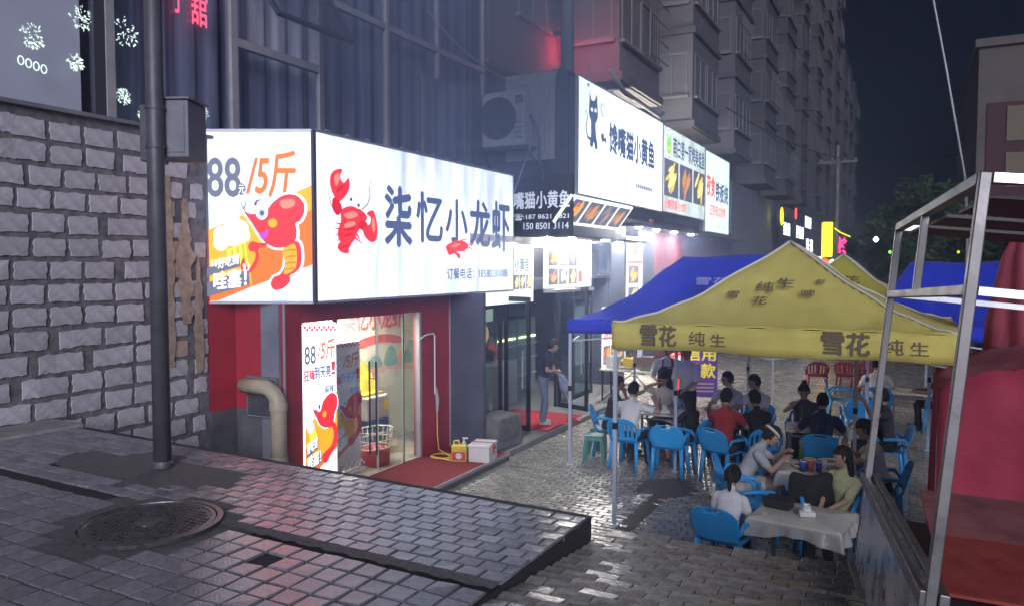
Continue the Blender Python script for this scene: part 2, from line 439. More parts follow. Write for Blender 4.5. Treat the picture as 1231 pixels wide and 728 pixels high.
# asphalt strip between the two bonds and the patch round the pole
mb = MB(); n = 40
def wob(k, a): return 0.012 * math.sin(k * 1.7 + a) + 0.008 * math.sin(k * 3.1 + a)
L1 = [(RX - 0.005 - 2.0 * k / n, 3.375 + wob(k, 0)) for k in range(n + 1)]; L2 = [(RX - 0.005 - 2.0 * k / n, 3.475 + wob(k, 2) * .6) for k in range(n + 1)]
mb.grid([[(x, y, zu(x) + 0.001) for x, y in L1], [(x, y, zu(x) + 0.001) for x, y in L2]])
mb.build('asphalt_strip', M_asph, pavement, fix=False)
mb = MB(); pts = []
for k in range(40):
    a = 2 * math.pi * k / 40; w = 1 + 0.12 * math.sin(3 * a) + 0.08 * math.sin(7 * a + 1)
    x, y = -5.35 + 1.02 * w * math.cos(a), 4.02 + 0.46 * w * math.sin(a); pts.append((x, y, zu(x) - 0.006))
mb.add(pts, [tuple(range(40))]).build('asphalt_patch', M_asph, pavement, fix=False)
mb = MB(); pts = [(MH.x + 0.68 * (1 + .06 * math.sin(5 * a)) * math.cos(a), MH.y + 0.66 * (1 + .05 * math.cos(4 * a)) * math.sin(a)) for a in [2 * math.pi * k / 36 for k in range(36)]]
mb.add([(x, y, zu(x) - 0.008) for x, y in pts], [tuple(range(36))]).build('asphalt_collar', M_asph, pavement, fix=False)
# raised concrete ledge along the foot of the block wall
mb = MB(); ed = [(-7.72, 2.0, 0), (-7.4, 2.3, 0), (-7.3, 3.2, 0), (-7.22, 4.1, 0), (-7.18, 4.73, 0), (-7.72, 4.73, 0)]
mb.prism([(x, y) for x, y, _ in ed], 0.0, 1.655, Matrix.Identity(4)); 
tag(mb.build('wall_foot_ledge', M_conc, bevel=0.02), kind='structure')

# ---- manhole cover
mh = thing('manhole_cover', 'round cast iron manhole cover set in the upper paving', 'manhole cover', (MH.x, MH.y, zu(MH.x) + 0.002))
M_iron = mat('cast_iron', (0.10, 0.098, 0.10), 0.34, metal=0.55, var=0.4, scale=14, bump=0.3, bscale=80, rvar=0.12)
MB().lathe([(0.44, -0.01), (0.44, 0.012), (0.405, 0.014), (0.40, 0.002), (0.40, -0.01)], 48, capb=False, capt=False).build('ring', M_iron, mh)
mb = MB().lathe([(0.0, -0.005), (0.395, -0.005), (0.395, 0.008), (0.37, 0.010), (0.365, 0.004), (0.001, 0.004)], 48, capb=False, capt=False)
mb.build('cover_plate', M_iron, mh)
mb = MB()
for i in range(-8, 9):
    for j in range(-8, 9):
        x, y = i * 0.042 + (0.021 if j % 2 else 0), j * 0.042
        if 0.10 < math.hypot(x, y) < 0.345: mb.box(x - .014, x + .014, y - .007, y + .007, 0.003, 0.010)
tag(mb.build('tread_pattern', M_iron, mh), kind='stuff')
MB().lathe([(0.085, 0.003), (0.085, 0.011), (0.07, 0.012), (0.001, 0.006)], 24, capt=False).build('centre_boss', M_iron, mh)
MB().lathe([(0.016, 0.004), (0.016, 0.0115)], 12).build('lift_hole', M_joint, mh, loc=(0.27, 0.10, 0))

# ---- ramp in the near right, laid with bricks, and the steps down from it
ramp = slab('ramp', [M_joint], [RX + 0.002, 0.6, 4.0], [-8, 3.25, EDGE], lambda x, y: zr(y) - 0.016)
sp = []; y = 2.3; row = 0
slope = math.atan(-0.112)
while y < EDGE - 0.27:
    x = RX + 0.11 - (0.105 if row % 2 else 0)
    while x < 1.6:
        if x - 0.09 > RX: sp.append((x, y, zr(y) + random.uniform(-.0015, .001), (slope if y > 3.25 else 0) + random.gauss(0, .003), random.gauss(0, .004), random.gauss(0, .005), 1))
        x += 0.212
    if row % 2: sp.append((RX + 0.055, y, zr(y), (slope if y > 3.25 else 0), 0, 0, .48))
    y += 0.112; row += 1
lay(sp, 'brick', [paver_mesh('brick', .206, .106, M_brk, 60 + i, jit=.002, ch=.004) for i in range(6)], [paver_mesh('brick', .206, .106, M_brk, 60 + i, jit=.002, ch=.004) for i in range(6)], ramp)
sp = []; x = RX + 0.11
while x < 1.6:
    sp.append((x, EDGE - 0.105, zr(EDGE - 0.1) + 0.004, slope + random.gauss(0, .005), random.gauss(0, .006), 0, 1)); x += 0.212
lay(sp, 'edge_slab', [paver_mesh('edge_slab', .205, .2, M_brk, 70 + i) for i in range(3)], [paver_mesh('edge_slab', .205, .2, M_brk, 70 + i) for i in range(3)], ramp)
for k in range(7):
    z1 = zr(EDGE) - 0.02 - 0.163 * (k + 1)
    if z1 > 0.02:
        o = MB().box(RX - 0.05, 3.0, EDGE + 0.002 + 0.30 * k, EDGE + 0.30 * (k + 1), -0.05, z1).build('stair_step', M_dconc, bevel=0.01); tag(o, kind='structure')
# landing beside the kerb corner
sp = [(RX - 0.1 + 0.22 * i, EDGE + .1, 1.12, 0, 0, 0, 1) for i in range(0)]
# ================================================================== CORNER BUILDING (left)
FX = -7.75
M_block = per_object_tint(mat('block_face', (0.42, 0.405, 0.435), 0.9, var=0.2, scale=9, bump=0.12, bscale=60), 0.12)
def stain_block():
    """a few blocks carry rusty ochre runs"""
    m = mat('block_stained', (0.36, 0.345, 0.37), 0.9, scale=3.2, color2=(0.42, 0.25, 0.12), bump=0.6, bscale=40, stretch=(1, 5, .7)); return m
M_blockst = stain_block()
M_mortar = mat('rough_mortar', (0.14, 0.135, 0.14), 0.95, var=0.5, scale=10, bump=0.6, bscale=30)
M_frame = mat('aluminium_frame', (0.42, 0.40, 0.42), 0.5, metal=0.3, var=0.15, scale=4)
M_frame_d = mat('dark_frame', (0.06, 0.06, 0.075), 0.5, metal=0.3)
M_glassN = glass('night_glass', (0.80, 0.82, 0.88), 1.0)
M_curt = mat('blue_grey_curtain', (0.36, 0.36, 0.42), 0.9, var=0.3, scale=2.5, stretch=(1, 6, .3))
M_blind = mat('lit_blind', (0.55, 0.53, 0.56), 0.9, var=0.08, scale=1.2, emit=(0.55, 0.53, 0.58), estr=0.10)
M_wall_d = mat('night_wall', (0.16, 0.16, 0.18), 0.85, var=0.3, scale=2.2, bump=0.3, bscale=30)
M_wall_b = mat('bluish_plaster', (0.20, 0.21, 0.25), 0.85, var=0.25, scale=2.0, bump=0.3, bscale=30)
M_red = mat('red_paint', (0.36, 0.03, 0.042), 0.42, var=0.22, scale=3, bump=0.12, bscale=30)
M_redpan = mat('red_panel', (0.40, 0.03, 0.045), 0.5, var=0.2, scale=2)

bld = thing('corner_building', 'dark building at left with rough block wall below tall curtained windows', 'building', (FX, 6, 0))
def B(mb, name, m, par=None, **k):
    """build in world coordinates under an Empty that is moved, not turned"""
    o = mb.build(name, m, par, **k)
    if par is not None: o.matrix_parent_inverse = Matrix.Translation(-Vector(par.matrix_basis.translation)) if par.parent is None and abs(par.rotation_euler.z) < 1e-9 else par.matrix_basis.inverted()
    return o
def BW(o, par):
    """keep world coordinates under par (par unrotated, unscaled)"""
    if o is not None:
        o.parent = par
        t = Vector((0, 0, 0)); q = par
        while q is not None:
            t += Vector(q.location) if q.type == 'EMPTY' else Vector((0, 0, 0)); q = q.parent
        o.matrix_parent_inverse = Matrix.Translation(-t)
    return o
def W(mb, name, m, par, **k): return BW(mb.build(name, m, None, **k), par)
def G(o, par):
    """sub-part of a mesh part that itself sits at the origin"""
    if o is not None: o.parent = par
    return o

wall = W(MB().box(FX - 0.3, FX - 0.022, 2.0, 6.75, 0.0, 4.76), 'block_wall', M_mortar, bld)
def block_mesh(seed, w, h, m):
    rr = random.Random(seed); n, k = 7, 5; d = 0.006; mb = MB()
    P = []
    for j in range(k):
        rw = []
        for i in range(n):
            y = -w / 2 + w * i / (n - 1); z = -h / 2 + h * j / (k - 1)
            edge = i in (0, n - 1) or j in (0, k - 1)
            if i in (0, n - 1): y += rr.uniform(-.013, .012)
            if j in (0, k - 1): z += rr.uniform(-.010, .009)
            rw.append((d + rr.uniform(-.0015, .0015) - (0.002 if edge else 0), y, z))
        P.append(rw)
    mb.grid(P)
    rim = [P[0][i] for i in range(n)] + [P[j][n - 1] for j in range(1, k)] + [P[k - 1][i] for i in range(n - 2, -1, -1)] + [P[j][0] for j in range(k - 2, 0, -1)]
    back = [(-.03, y * 1.03, z * 1.03) for _, y, z in rim]; q = len(rim)
    mb.add(rim + back, [(i, (i + 1) % q, q + (i + 1) % q, q + i) for i in range(q)])
    return mb.mesh('block', m)
blk = [block_mesh(i, .315, .180, M_block) for i in range(8)]; blk_s = [block_mesh(20 + i, .31, .180, M_blockst) for i in range(3)]; blk_h = [block_mesh(30 + i, .16, .180, M_block) for i in range(3)]
rr = random.Random(5); z = 0.319; row = 0
while z < 4.74:
    y = 2.15 + (0.186 if row % 2 else 0) + rr.uniform(-.03, .03)
    while y < 6.66:
        if z < 1.7 and y < 4.9: y += 0.372; continue
        half = rr.random() < 0.08 or y > 6.5
        me = rr.choice(blk_h if half else (blk_s if 5.95 < y < 6.3 and 2.2 < z < 4.0 and rr.random() < .7 else blk)); wd = 0.215 if half else 0.372
        o = bpy.data.objects.new('block', me); col.objects.link(o); o.location = (FX - 0.012, y, z + rr.uniform(-.008, .008)); o.rotation_euler = (rr.gauss(0, .012), rr.gauss(0, .01), rr.gauss(0, .01))
        o.parent = wall
        y += wd
    z += 0.236; row += 1
# tan plaster runs smeared over the right end of the wall
for k, (yc, z0, z1, wd) in enumerate(((6.18, 2.0, 4.25, .10), (6.42, 2.5, 4.0, .13), (6.6, 1.9, 3.3, .08))):
    rr = random.Random(70 + k); n = 22; Lp = []; Rp = []
    for i in range(n + 1):
        z = z0 + (z1 - z0) * i / n; w = wd * (.35 + .65 * math.sin(math.pi * min(1, .15 + i / n * .9))) * rr.uniform(.6, 1.25); Lp.append((FX + .0095, yc - w, z)); Rp.append((FX + .0095, yc + w * rr.uniform(.6, 1.1), z))
    W(MB().grid([[a, b] for a, b in zip(Lp, Rp)]), 'plaster_run', mat('tan_plaster', (.34, .26, .19), .95, var=.35, scale=9, bump=.6, bscale=40), bld, fix=False)
# solid body behind, upper storeys, roof out of frame
W(MB().box(-16, FX - 0.9, 2.0, 13.9, 2.9, 22).box(-16, FX - .9, 2.0, 7.15, 0, 2.899), 'wall_body', M_wall_d, bld)
W(MB().box(FX - 0.9, FX, 2.0, 13.9, 9.6, 22), 'upper_wall', M_wall_b, bld)
W(MB().box(FX - 0.9, FX - 0.02, 6.76, 13.9, 2.9, 4.76), 'spandrel', M_wall_b, bld)
W(MB().box(FX - 0.25, FX - 0.01, 6.76, 7.3, 0, 1.36), 'plinth', M_dconc, bld)
W(MB().box(FX - 0.25, FX - 0.02, 6.76, 7.3, 1.36, 2.9), 'red_board', M_redpan, bld)
W(MB().box(FX - 0.12, FX + 0.05, 2.0, 6.9, 4.76, 4.80), 'window_sill', M_wall_d, bld)
def fr(y0, y1, z0, z1, dx=0.03, m=M_frame, name='window_frame'):
    return W(MB().box(FX - 0.06, FX + dx, y0, y1, z0, z1), name, m, bld, bevel=0.004)
fr(5.30, 5.43, 4.80, 9.6, 0.02, M_frame_d); fr(5.432, 5.54, 4.80, 9.6); fr(7.16, 7.27, 4.80, 9.6); fr(8.80, 8.90, 4.80, 9.6)
fr(7.272, 8.798, 6.0, 6.11, 0.025); fr(10.42, 10.50, 4.80, 9.6); fr(11.96, 12.04, 6.60, 9.6); fr(13.66, 13.76, 6.62, 9.6)
fr(8.902, 10.418, 7.06, 7.16, 0.025); fr(10.502, 11.958, 7.06, 7.16, 0.025); fr(12.042, 13.658, 7.06, 7.16, 0.025)
fr(11.5, 11.6, 4.80, 6.58, 0.015, M_wall_b, 'mullion')
def pane(y0, y1, z0, z1): return W(MB().box(FX - 0.032, FX - 0.024, y0, y1, z0, z1), 'window_pane', M_glassN, bld)
for a, b in ((2.1, 5.298), (5.542, 7.158), (8.902, 10.418), (10.502, 11.958), (12.042, 13.658)): pane(a, b, 4.802, 9.59)
pane(7.272, 8.798, 4.802, 5.998)
def curtain(y0, y1, z0, z1, m, name='curtain', amp=0.03, fq=16):
    n = int((y1 - y0) * 22); P = [[(FX - 0.28 + amp * math.sin(fq * (y0 + (y1 - y0) * i / n)) + 0.4 * amp * math.sin(2.7 * fq * (y1 - y0) * i / n + 1), y0 + (y1 - y0) * i / n, z) for i in range(n + 1)] for z in (z0, z1)]
    return W(MB().grid(P), name, m, bld, smooth=True, fix=False)
W(MB().box(FX - 0.22, FX - 0.20, 2.1, 5.29, 4.80, 9.6), 'roller_blind', M_blind, bld)
curtain(5.5, 7.2, 4.8, 9.6, M_curt); curtain(7.25, 8.85, 4.8, 9.6, M_curt); curtain(8.87, 10.45, 4.8, 9.6, M_curt); curtain(10.5, 13.7, 4.8, 9.6, M_curt)
# top-hung sash standing open
sash = Matrix.Translation((FX + 0.04, 8.035, 7.35)) @ Euler((0, R(-32), 0)).to_matrix().to_4x4()
W(MB().box(-0.02, 0.03, -0.75, -0.70, -1.22, 0, M=sash).box(-0.02, 0.03, 0.70, 0.75, -1.22, 0, M=sash).box(-0.02, 0.03, -0.70, 0.70, -1.22, -1.16, M=sash).box(-0.02, 0.03, -0.70, 0.70, -0.05, 0, M=sash), 'open_sash', M_frame_d, bld)
W(MB().box(0.0, 0.008, -0.70, 0.70, -1.16, -0.05, M=sash), 'window_pane', M_glassN, bld)
W(MB().box(FX - 0.05, FX, 7.272, 8.798, 7.38, 7.45), 'window_frame', M_frame, bld)
# string lights reflected in the panes, painted as glowing snow flowers and rings
M_snow_refl = mat('window_snow_reflection', (0.75, 0.85, 0.80), 0.8, emit=(0.6, 0.8, 0.7), estr=0.35)
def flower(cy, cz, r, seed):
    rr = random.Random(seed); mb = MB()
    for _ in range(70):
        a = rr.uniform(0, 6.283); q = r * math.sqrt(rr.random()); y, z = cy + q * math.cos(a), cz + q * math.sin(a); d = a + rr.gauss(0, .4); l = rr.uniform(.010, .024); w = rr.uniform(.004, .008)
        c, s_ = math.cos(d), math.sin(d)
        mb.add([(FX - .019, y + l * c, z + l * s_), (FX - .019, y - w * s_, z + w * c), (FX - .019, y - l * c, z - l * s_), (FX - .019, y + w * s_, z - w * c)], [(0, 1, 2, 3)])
    tag(W(mb, 'snow_flower_reflection', M_snow_refl, bld, fix=False), kind='stuff')
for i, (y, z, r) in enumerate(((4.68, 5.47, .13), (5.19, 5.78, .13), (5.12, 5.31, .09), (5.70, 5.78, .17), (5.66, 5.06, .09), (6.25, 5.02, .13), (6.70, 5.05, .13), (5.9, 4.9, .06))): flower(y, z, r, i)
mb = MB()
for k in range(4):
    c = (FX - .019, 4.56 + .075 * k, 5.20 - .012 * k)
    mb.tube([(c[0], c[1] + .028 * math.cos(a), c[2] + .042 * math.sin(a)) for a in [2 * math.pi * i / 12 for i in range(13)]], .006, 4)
tag(W(mb, 'snow_ring_reflection', M_snow_refl, bld, fix=False), kind='stuff')
M_neon_refl = glow('red_neon_reflection', (1.0, 0.06, 0.12), .8)  # red neon reflected in the window, drawn as glowing characters on the pane
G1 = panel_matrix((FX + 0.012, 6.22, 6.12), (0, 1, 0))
o = lettering('了', G1, 0.08, 0.24, 0.05, 0.42, M_neon_refl, None, bold=.01, name='neon_reflection_lettering'); BW(o, bld)
o = lettering('舘', G1, 0.34, 0.58, -0.02, 0.42, M_neon_refl, None, bold=.01, name='neon_reflection_lettering'); BW(o, bld)

# ---- lamp post with a meter box
M_steel_d = mat('dark_painted_steel', (0.085, 0.085, 0.10), 0.5, metal=0.2, var=0.25, scale=6, bump=0.1)
PP = (-5.26, 4.10)
post = thing('street_pole', 'round dark steel pole on the upper pavement by the block wall', 'pole', (PP[0], PP[1], zu(PP[0]) + 0.003))
MB().tube([(0, 0, 0), (0, 0, 2.4), (0.01, 0, 6.8)], [0.068, 0.066, 0.062], 20).build('shaft', M_steel_d, post, smooth=True)
MB().lathe([(0.078, 0.0), (0.078, 0.03), (0.069, 0.05)], 20, capt=False).build('base_collar', M_steel_d, post)
box = thing('meter_box', 'grey metal meter box strapped to the street pole', 'metal box', (PP[0], PP[1], 3.97))
bm_ = Matrix.Translation((-0.05, 0.22, 0.03)) @ Euler((0, 0, R(24))).to_matrix().to_4x4()
MB().box(-0.12, 0.19, -0.16, 0.16, 0.05, 0.50, M=bm_).build('housing', mat('grey_box_paint', (0.17, 0.17, 0.20), 0.5, var=0.2, scale=5), box, bevel=0.012)
MB().box(-0.14, 0.21, -0.18, 0.18, 0.502, 0.52, M=bm_).build('lid', MATS['grey_box_paint'], box, bevel=0.006)
MB().box(-0.10, 0.16, -0.168, -0.162, 0.09, 0.46, M=bm_).build('door', MATS['grey_box_paint'], box, bevel=0.003)
MB().box(-0.24, -0.122, -0.1, 0.14, 0.03, 0.48, M=bm_).build('side_housing', M_steel_d, box, bevel=0.01)
mb = MB()
for z in (0.14, 0.44): mb.lathe([(0.074, z), (0.074, z + .03)], 20, capb=False, capt=False)
mb.build('strap', M_steel_d, box, fix=False)

# ================================================================== BIG LIT SIGN OF THE CRAYFISH SHOP
SX, SY0, SY1, SZ0, SZ1 = -6.60, 7.40, 12.76, 2.757, 4.848
UL = Vector((-0.888, -0.460, 0)); SL = 1.42
C0 = Vector((SX, SY0, 0)); CE = C0 + UL * SL
sign = thing('shop_sign', 'huge two-sided white light box sign with a red crayfish and big black characters', 'sign', (SX, SY0, SZ0))
E_white = glow('sign_film_white', (0.76, 0.84, 1.0), 0.40, streak=0.45, sscale=(2, 2.2, 0.35))
E_whiteB = glow('sign_film_white_side', (0.74, 0.81, 1.0), 0.36, streak=0.35, sscale=(2.2, 2.2, 0.4))
M_case = mat('sign_case', (0.10, 0.11, 0.14), 0.45, metal=0.4)
M_ink = mat('black_ink_film', (0.03, 0.035, 0.06), 0.5, emit=(0.03, 0.045, 0.10), estr=0.8)
E_red = glow('film_red', (0.80, 0.02, 0.03), 0.50); E_dred = glow('film_dark_red', (0.50, 0.008, 0.02), 0.42); E_pink = glow('film_light_red', (1.0, 0.16, 0.12), .55)
E_or = glow('film_orange', (1.0, 0.30, 0.01), .5); E_or2 = glow('film_red_orange', (0.95, 0.12, 0.01), .5); E_yel = glow('film_yellow', (1.0, 0.62, 0.05), .55)
E_wh = glow('film_plain_white', (0.88, 0.92, 1.0), .6); E_gry = glow('film_grey', (0.42, 0.46, 0.60), .4); E_blk = M_ink; E_pur = glow('film_purple', (0.22, 0.04, 0.40), 0.7)
E_slate = mat('slate_ink_film', (0.06, 0.07, 0.09), 0.5, emit=(0.05, 0.055, 0.08), estr=0.9); E_foam = glow('film_foam', (0.62, 0.72, 0.98), .55)
P_main = panel_matrix((SX, SY0 + 0.02, SZ0), (0, 1, 0)); WM, HM = SY1 - SY0 - 0.02, SZ1 - SZ0
P_side = panel_matrix((CE.x, CE.y, SZ0), (0.888, 0.460, 0)); WS = SL - 0.03
mainp = W(MB().prism([(0, 0), (WM, 0), (WM, HM), (0, HM)], -0.02, 0.0, P_main), 'front_panel', E_white, sign)
sidep = W(MB().prism([(0, 0), (WS, 0), (WS, HM), (0, HM)], -0.02, 0.0, P_side), 'side_panel', E_whiteB, sign)
mb = MB()
mb.prism([(0, 0), (WM, 0), (WM, HM), (0, HM)], -0.12, -0.021, P_main); mb.prism([(0, 0), (WS, 0), (WS, HM), (0, HM)], -0.12, -0.021, P_side)
mb.bar((SX, SY0 - .005, SZ0 - .02), (SX, SY0 - .005, SZ1 + .02), 0.045)
W(mb, 'case', M_case, sign)
mb = MB()
for z in (SZ0 - .018, SZ1 + .018):
    mb.bar((SX, SY0 + .02, z), (SX, SY1 + .02, z), 0.03, 0.03); a = P_side @ Vector((0, 0, 0)); mb.bar((a.x, a.y, z), (SX - .02, SY0 - .012, z), 0.03, 0.03)
mb.bar((SX, SY1 + .012, SZ0), (SX, SY1 + .012, SZ1), 0.026); mb.bar((CE.x - .01, CE.y - .006, SZ0), (CE.x - .01, CE.y - .006, SZ1), 0.026)
W(mb, 'trim', mat('sign_trim', (0.5, 0.5, 0.55), 0.4, metal=0.5), sign)
W(MB().add([(SX - .13, SY0, SZ0 + .01), (SX - .13, SY1, SZ0 + .01), (-7.72, SY1, SZ0 + .01), (-7.72, CE.y + .1, SZ0 + .01)], [(0, 1, 2, 3)]).add([(SX - .13, SY0, SZ1 - .01), (SX - .13, SY1, SZ1 - .01), (-7.72, SY1, SZ1 - .01), (-7.72, CE.y + .1, SZ1 - .01)], [(0, 1, 2, 3)]), 'cover_sheet', M_case, sign, fix=False)
W(MB().box(-7.72, SX - .125, SY1 - .03, SY1, SZ0, SZ1), 'end_cap', M_case, sign)
for k in range(13):   # little hooks along the top edge
    y = SY0 + 0.25 + k * (WM - .3) / 12.5
    W(MB().tube([(SX - .04, y, SZ1 + .03), (SX - .02, y, SZ1 + .07), (SX + .02, y + .02, SZ1 + .045)], .008, 6), 'top_hook', MATS['sign_trim'], sign)
# --- art, front
A = Art([(415, 85), (1082, 233), (1088, 617), (428, 655)], WM, HM, P_main)
def S_(n, pts, m, sm=True): return BW(A.shape(n, pts, m, None, sm), sign)
def K_(n, pts, w, m): return BW(A.stroke(n, pts, w, m, None), sign)
def T_(s, *r, m=M_ink, **k): return BW(A.text(s, *r, m, None, **k), sign)
T_('柒', 654, 272, 742, 468, bold=.03); T_('忆', 760, 292, 846, 456, bold=.022); T_('小', 858, 314, 930, 456, bold=.022); T_('龙', 940, 318, 1006, 470, bold=.026); T_('虾', 1014, 322, 1072, 486, bold=.026)
T_('订餐电话：18580280088', 864, 545, 1068, 580, bold=.02)
S_('crayfish_claw', [(470, 226), (490, 210), (507, 212), (500, 235), (512, 256), (529, 240), (531, 276), (515, 305), (495, 320), (479, 298), (467, 262)], E_red)
S_('crayfish_arm', [(478, 306), (497, 316), (508, 345), (494, 366), (478, 350), (474, 326)], E_dred)
S_('crayfish_body', [(505, 348), (540, 335), (575, 350), (592, 375), (574, 402), (557, 430), (546, 456), (520, 466), (499, 450), (494, 420), (504, 385)], E_red)
S_('crayfish_arm', [(574, 382), (594, 396), (582, 417), (562, 404)], E_dred)
S_('crayfish_claw', [(590, 360), (610, 349), (622, 375), (627, 420), (622, 450), (605, 456), (584, 436), (579, 410), (600, 396), (604, 375)], E_red)
S_('crayfish_tail', [(510, 455), (542, 450), (532, 478), (530, 494), (507, 491), (494, 476), (498, 460)], E_red)
for a in (((506, 396), (484, 391)), ((504, 410), (482, 412)), ((505, 424), (484, 436)), ((509, 440), (491, 453)), ((550, 440), (576, 461)), ((556, 430), (569, 448))): K_('crayfish_leg', [a[0], a[1]], 4, E_red)
K_('crayfish_antenna', [(573, 347), (592, 328), (600, 300), (597, 275), (602, 250), (611, 234)], 2.2, M_ink); K_('crayfish_antenna', [(480, 348), (470, 330), (462, 300), (459, 288)], 2.2, E_dred)
for x, y in ((535, 311), (560, 331)): S_('crayfish_eye', ell(x, y, 9, 12), E_wh, False); S_('crayfish_pupil', ell(x + 1, y + 1, 5, 7), M_ink, False)
for p in ([(512, 362), (545, 352), (560, 366), (530, 378)], [(515, 395), (545, 386), (550, 398), (520, 410)], [(478, 235), (492, 222), (496, 245), (484, 268)], [(610, 372), (617, 395), (614, 425), (606, 405)]): S_('crayfish_highlight', p, E_pink)
for p in ([(512, 412), (548, 404), (549, 412), (514, 420)], [(514, 432), (544, 424), (544, 430), (516, 439)], [(487, 275), (510, 262), (512, 270), (490, 288)], [(506, 470), (532, 464), (531, 470), (507, 476)]): S_('crayfish_shadow_line', p, E_dred)
S_('small_crayfish_body', [(857, 470), (880, 455), (905, 451), (925, 458), (931, 474), (915, 487), (892, 489), (906, 500), (900, 513), (885, 495), (868, 501), (860, 486)], E_red)
for a in (((925, 470), (942, 462), (957, 470)), ((920, 478), (938, 476), (950, 486)), ((912, 484), (925, 492)), ((900, 455), (915, 447), (938, 452))): K_('small_crayfish_leg', list(a), 2.5, E_red)
S_('small_crayfish_highlight', [(870, 470), (888, 462), (905, 463), (886, 474)], E_pink)
# --- art, side
A = Art([(38, 28), (463, 33), (477, 703), (28, 699)], WS, HM, P_side)
S_('orange_band', [(37, 418), (466, 236), (473, 552), (100, 688), (30, 696)], E_or, False)
S_('red_orange_band', [(232, 640), (225, 560), (250, 520), (300, 420), (470, 330), (473, 552)], E_or2, False)
S_('red_stripe', [(30, 698), (30, 680), (225, 628), (228, 642), (95, 697)], E_or2, False)
T_('88', 66, 128, 192, 276, m=E_slate, bold=.035); 
S_('price_disc', ell(196, 248, 17, 23), E_slate, False); T_('元', 185, 232, 208, 264, m=E_wh, bold=.0)
T_('/5斤', 214, 104, 392, 280, m=E_or2, bold=.035, shear=.12)
body = [(206, 334), (236, 346), (290, 334), (320, 300), (365, 272), (410, 275), (438, 305), (441, 340), (425, 375), (408, 385), (412, 420), (405, 455), (370, 478), (330, 482), (290, 462), (265, 430), (238, 385)]
tail = [(372, 470), (408, 455), (426, 472), (431, 520), (426, 560), (405, 585), (386, 596), (385, 622), (358, 648), (325, 656), (308, 634), (318, 603), (345, 590), (362, 560), (366, 520)]
arm = [(292, 462), (262, 462), (238, 455), (222, 470), (226, 492), (248, 500), (246, 530), (230, 560), (214, 556), (200, 520), (190, 560), (214, 588), (246, 560), (262, 520), (262, 486), (292, 474)]
foam = [(158, 384, 30), (120, 428, 32), (188, 402, 28), (160, 432, 36), (112, 462, 24), (198, 432, 24)]
for p in (body, tail): S_('white_outline', grow(spline(p, 3), 9), E_wh, False)
for x, y, r in foam: S_('foam_outline', ell(x, y, r + 5), E_wh, False)
S_('beer_glass', [(134, 492), (206, 452), (218, 545), (140, 556)], E_yel, False)
for x in (150, 172, 194): S_('glass_facet', [(x, 490 - (x - 150) * .5), (x + 10, 485 - (x - 150) * .5), (x + 14, 545), (x + 5, 548)], E_or, False)
for x, y, r in foam: S_('beer_foam', ell(x, y, r), E_foam, False); S_('foam_highlight', ell(x - r * .25, y - r * .25, r * .45), E_wh, False)
S_('crayfish_tail', tail, E_red); S_('tail_belly', [(356, 488), (402, 468), (413, 520), (404, 570), (362, 590), (366, 545)], E_or)
for y in (492, 518, 544, 568): S_('tail_ring', [(358, y + 8), (382, y - 4), (408, y - 4), (408, y + 2), (382, y + 3)], E_or2)
S_('crayfish_body', body, E_red); S_('crayfish_claw', arm, E_red)
S_('head_shine', [(345, 300), (380, 288), (405, 296), (398, 318), (362, 326)], E_pink); S_('crayfish_cheek', ell(318, 383, 18), E_or, False)
S_('crayfish_eye', ell(276, 338, 24, 31), E_wh, False); S_('iris', ell(275, 343, 16, 20), E_gry, False); S_('crayfish_pupil', ell(277, 343, 8, 10), M_ink, False)
K_('eyebrow', [(250, 312), (256, 296), (272, 290)], 6, M_ink)
S_('crayfish_mouth', [(262, 420), (282, 425), (298, 405), (296, 432), (276, 448)], E_pur); K_('crayfish_antenna', [(212, 332), (200, 315), (196, 292)], 2.5, M_ink); K_('crayfish_antenna', [(206, 326), (214, 308), (212, 288)], 2.5, M_ink)
S_('slogan_board', [(30, 572), (186, 510), (190, 556), (120, 576), (30, 606)], E_slate, False); S_('slogan_board', [(30, 630), (222, 566), (226, 632), (30, 688)], E_slate, False)
T_('好吃到', 100, 524, 182, 566, m=E_wh, bold=.02, rise=.06); T_('哇塞！', 82, 580, 212, 652, m=E_wh, bold=.03, rise=.05); T_('“', 74, 528, 96, 556, m=E_wh, bold=.02); T_('”', 200, 546, 226, 574, m=E_wh, bold=.02)

# ================================================================== RED SHOPFRONT UNDER THE SIGN
RXF = -6.95
shop = thing('red_shopfront', 'red painted shopfront with glass door under the big white sign', 'shopfront', (RXF, 9, 0))
W(MB().box(-7.70, RXF, 7.20, 7.53, 0.1, SZ0 - .03), 'pillar', M_red, shop, bevel=.006)
W(MB().box(-7.10, RXF, 10.24, 11.10, 0.1, SZ0 - .03), 'pillar', M_red, shop, bevel=.006)
W(MB().box(-7.3, RXF - .002, 7.532, 10.238, 2.46, SZ0 - .03), 'header', M_red, shop, bevel=.006)
W(MB().box(-7.30, -7.0, 7.165, 7.198, 0.1, 2.72), 'side_cladding', M_wall_b, shop); W(MB().box(-7.74, -7.302, 7.165, 7.198, 1.36, 2.72), 'red_side_board', M_redpan, shop); W(MB().box(-7.74, -7.302, 7.165, 7.198, 0.1, 1.358), 'side_plinth', M_dconc, shop)
W(MB().box(-7.02, RXF + .012, 10.18, 10.239, 0.13, 2.458), 'door_jamb', M_frame, shop); W(MB().box(RXF - .01, RXF + .02, 7.195, 7.215, 0.1, SZ0 - .03), 'corner_trim', M_frame, shop)
W(MB().box(RXF - .01, RXF + .015, 11.085, 11.11, 0.1, SZ0 - .03), 'corner_trim', M_frame, shop)
M_plain = mat('white_decal', (.7, .7, .72), .6); M_my0 = mat('yellow_decal', (.7, .6, .1), .6)
M_gl = glass('door_glass', (0.90, 0.95, 0.93), 1.8)
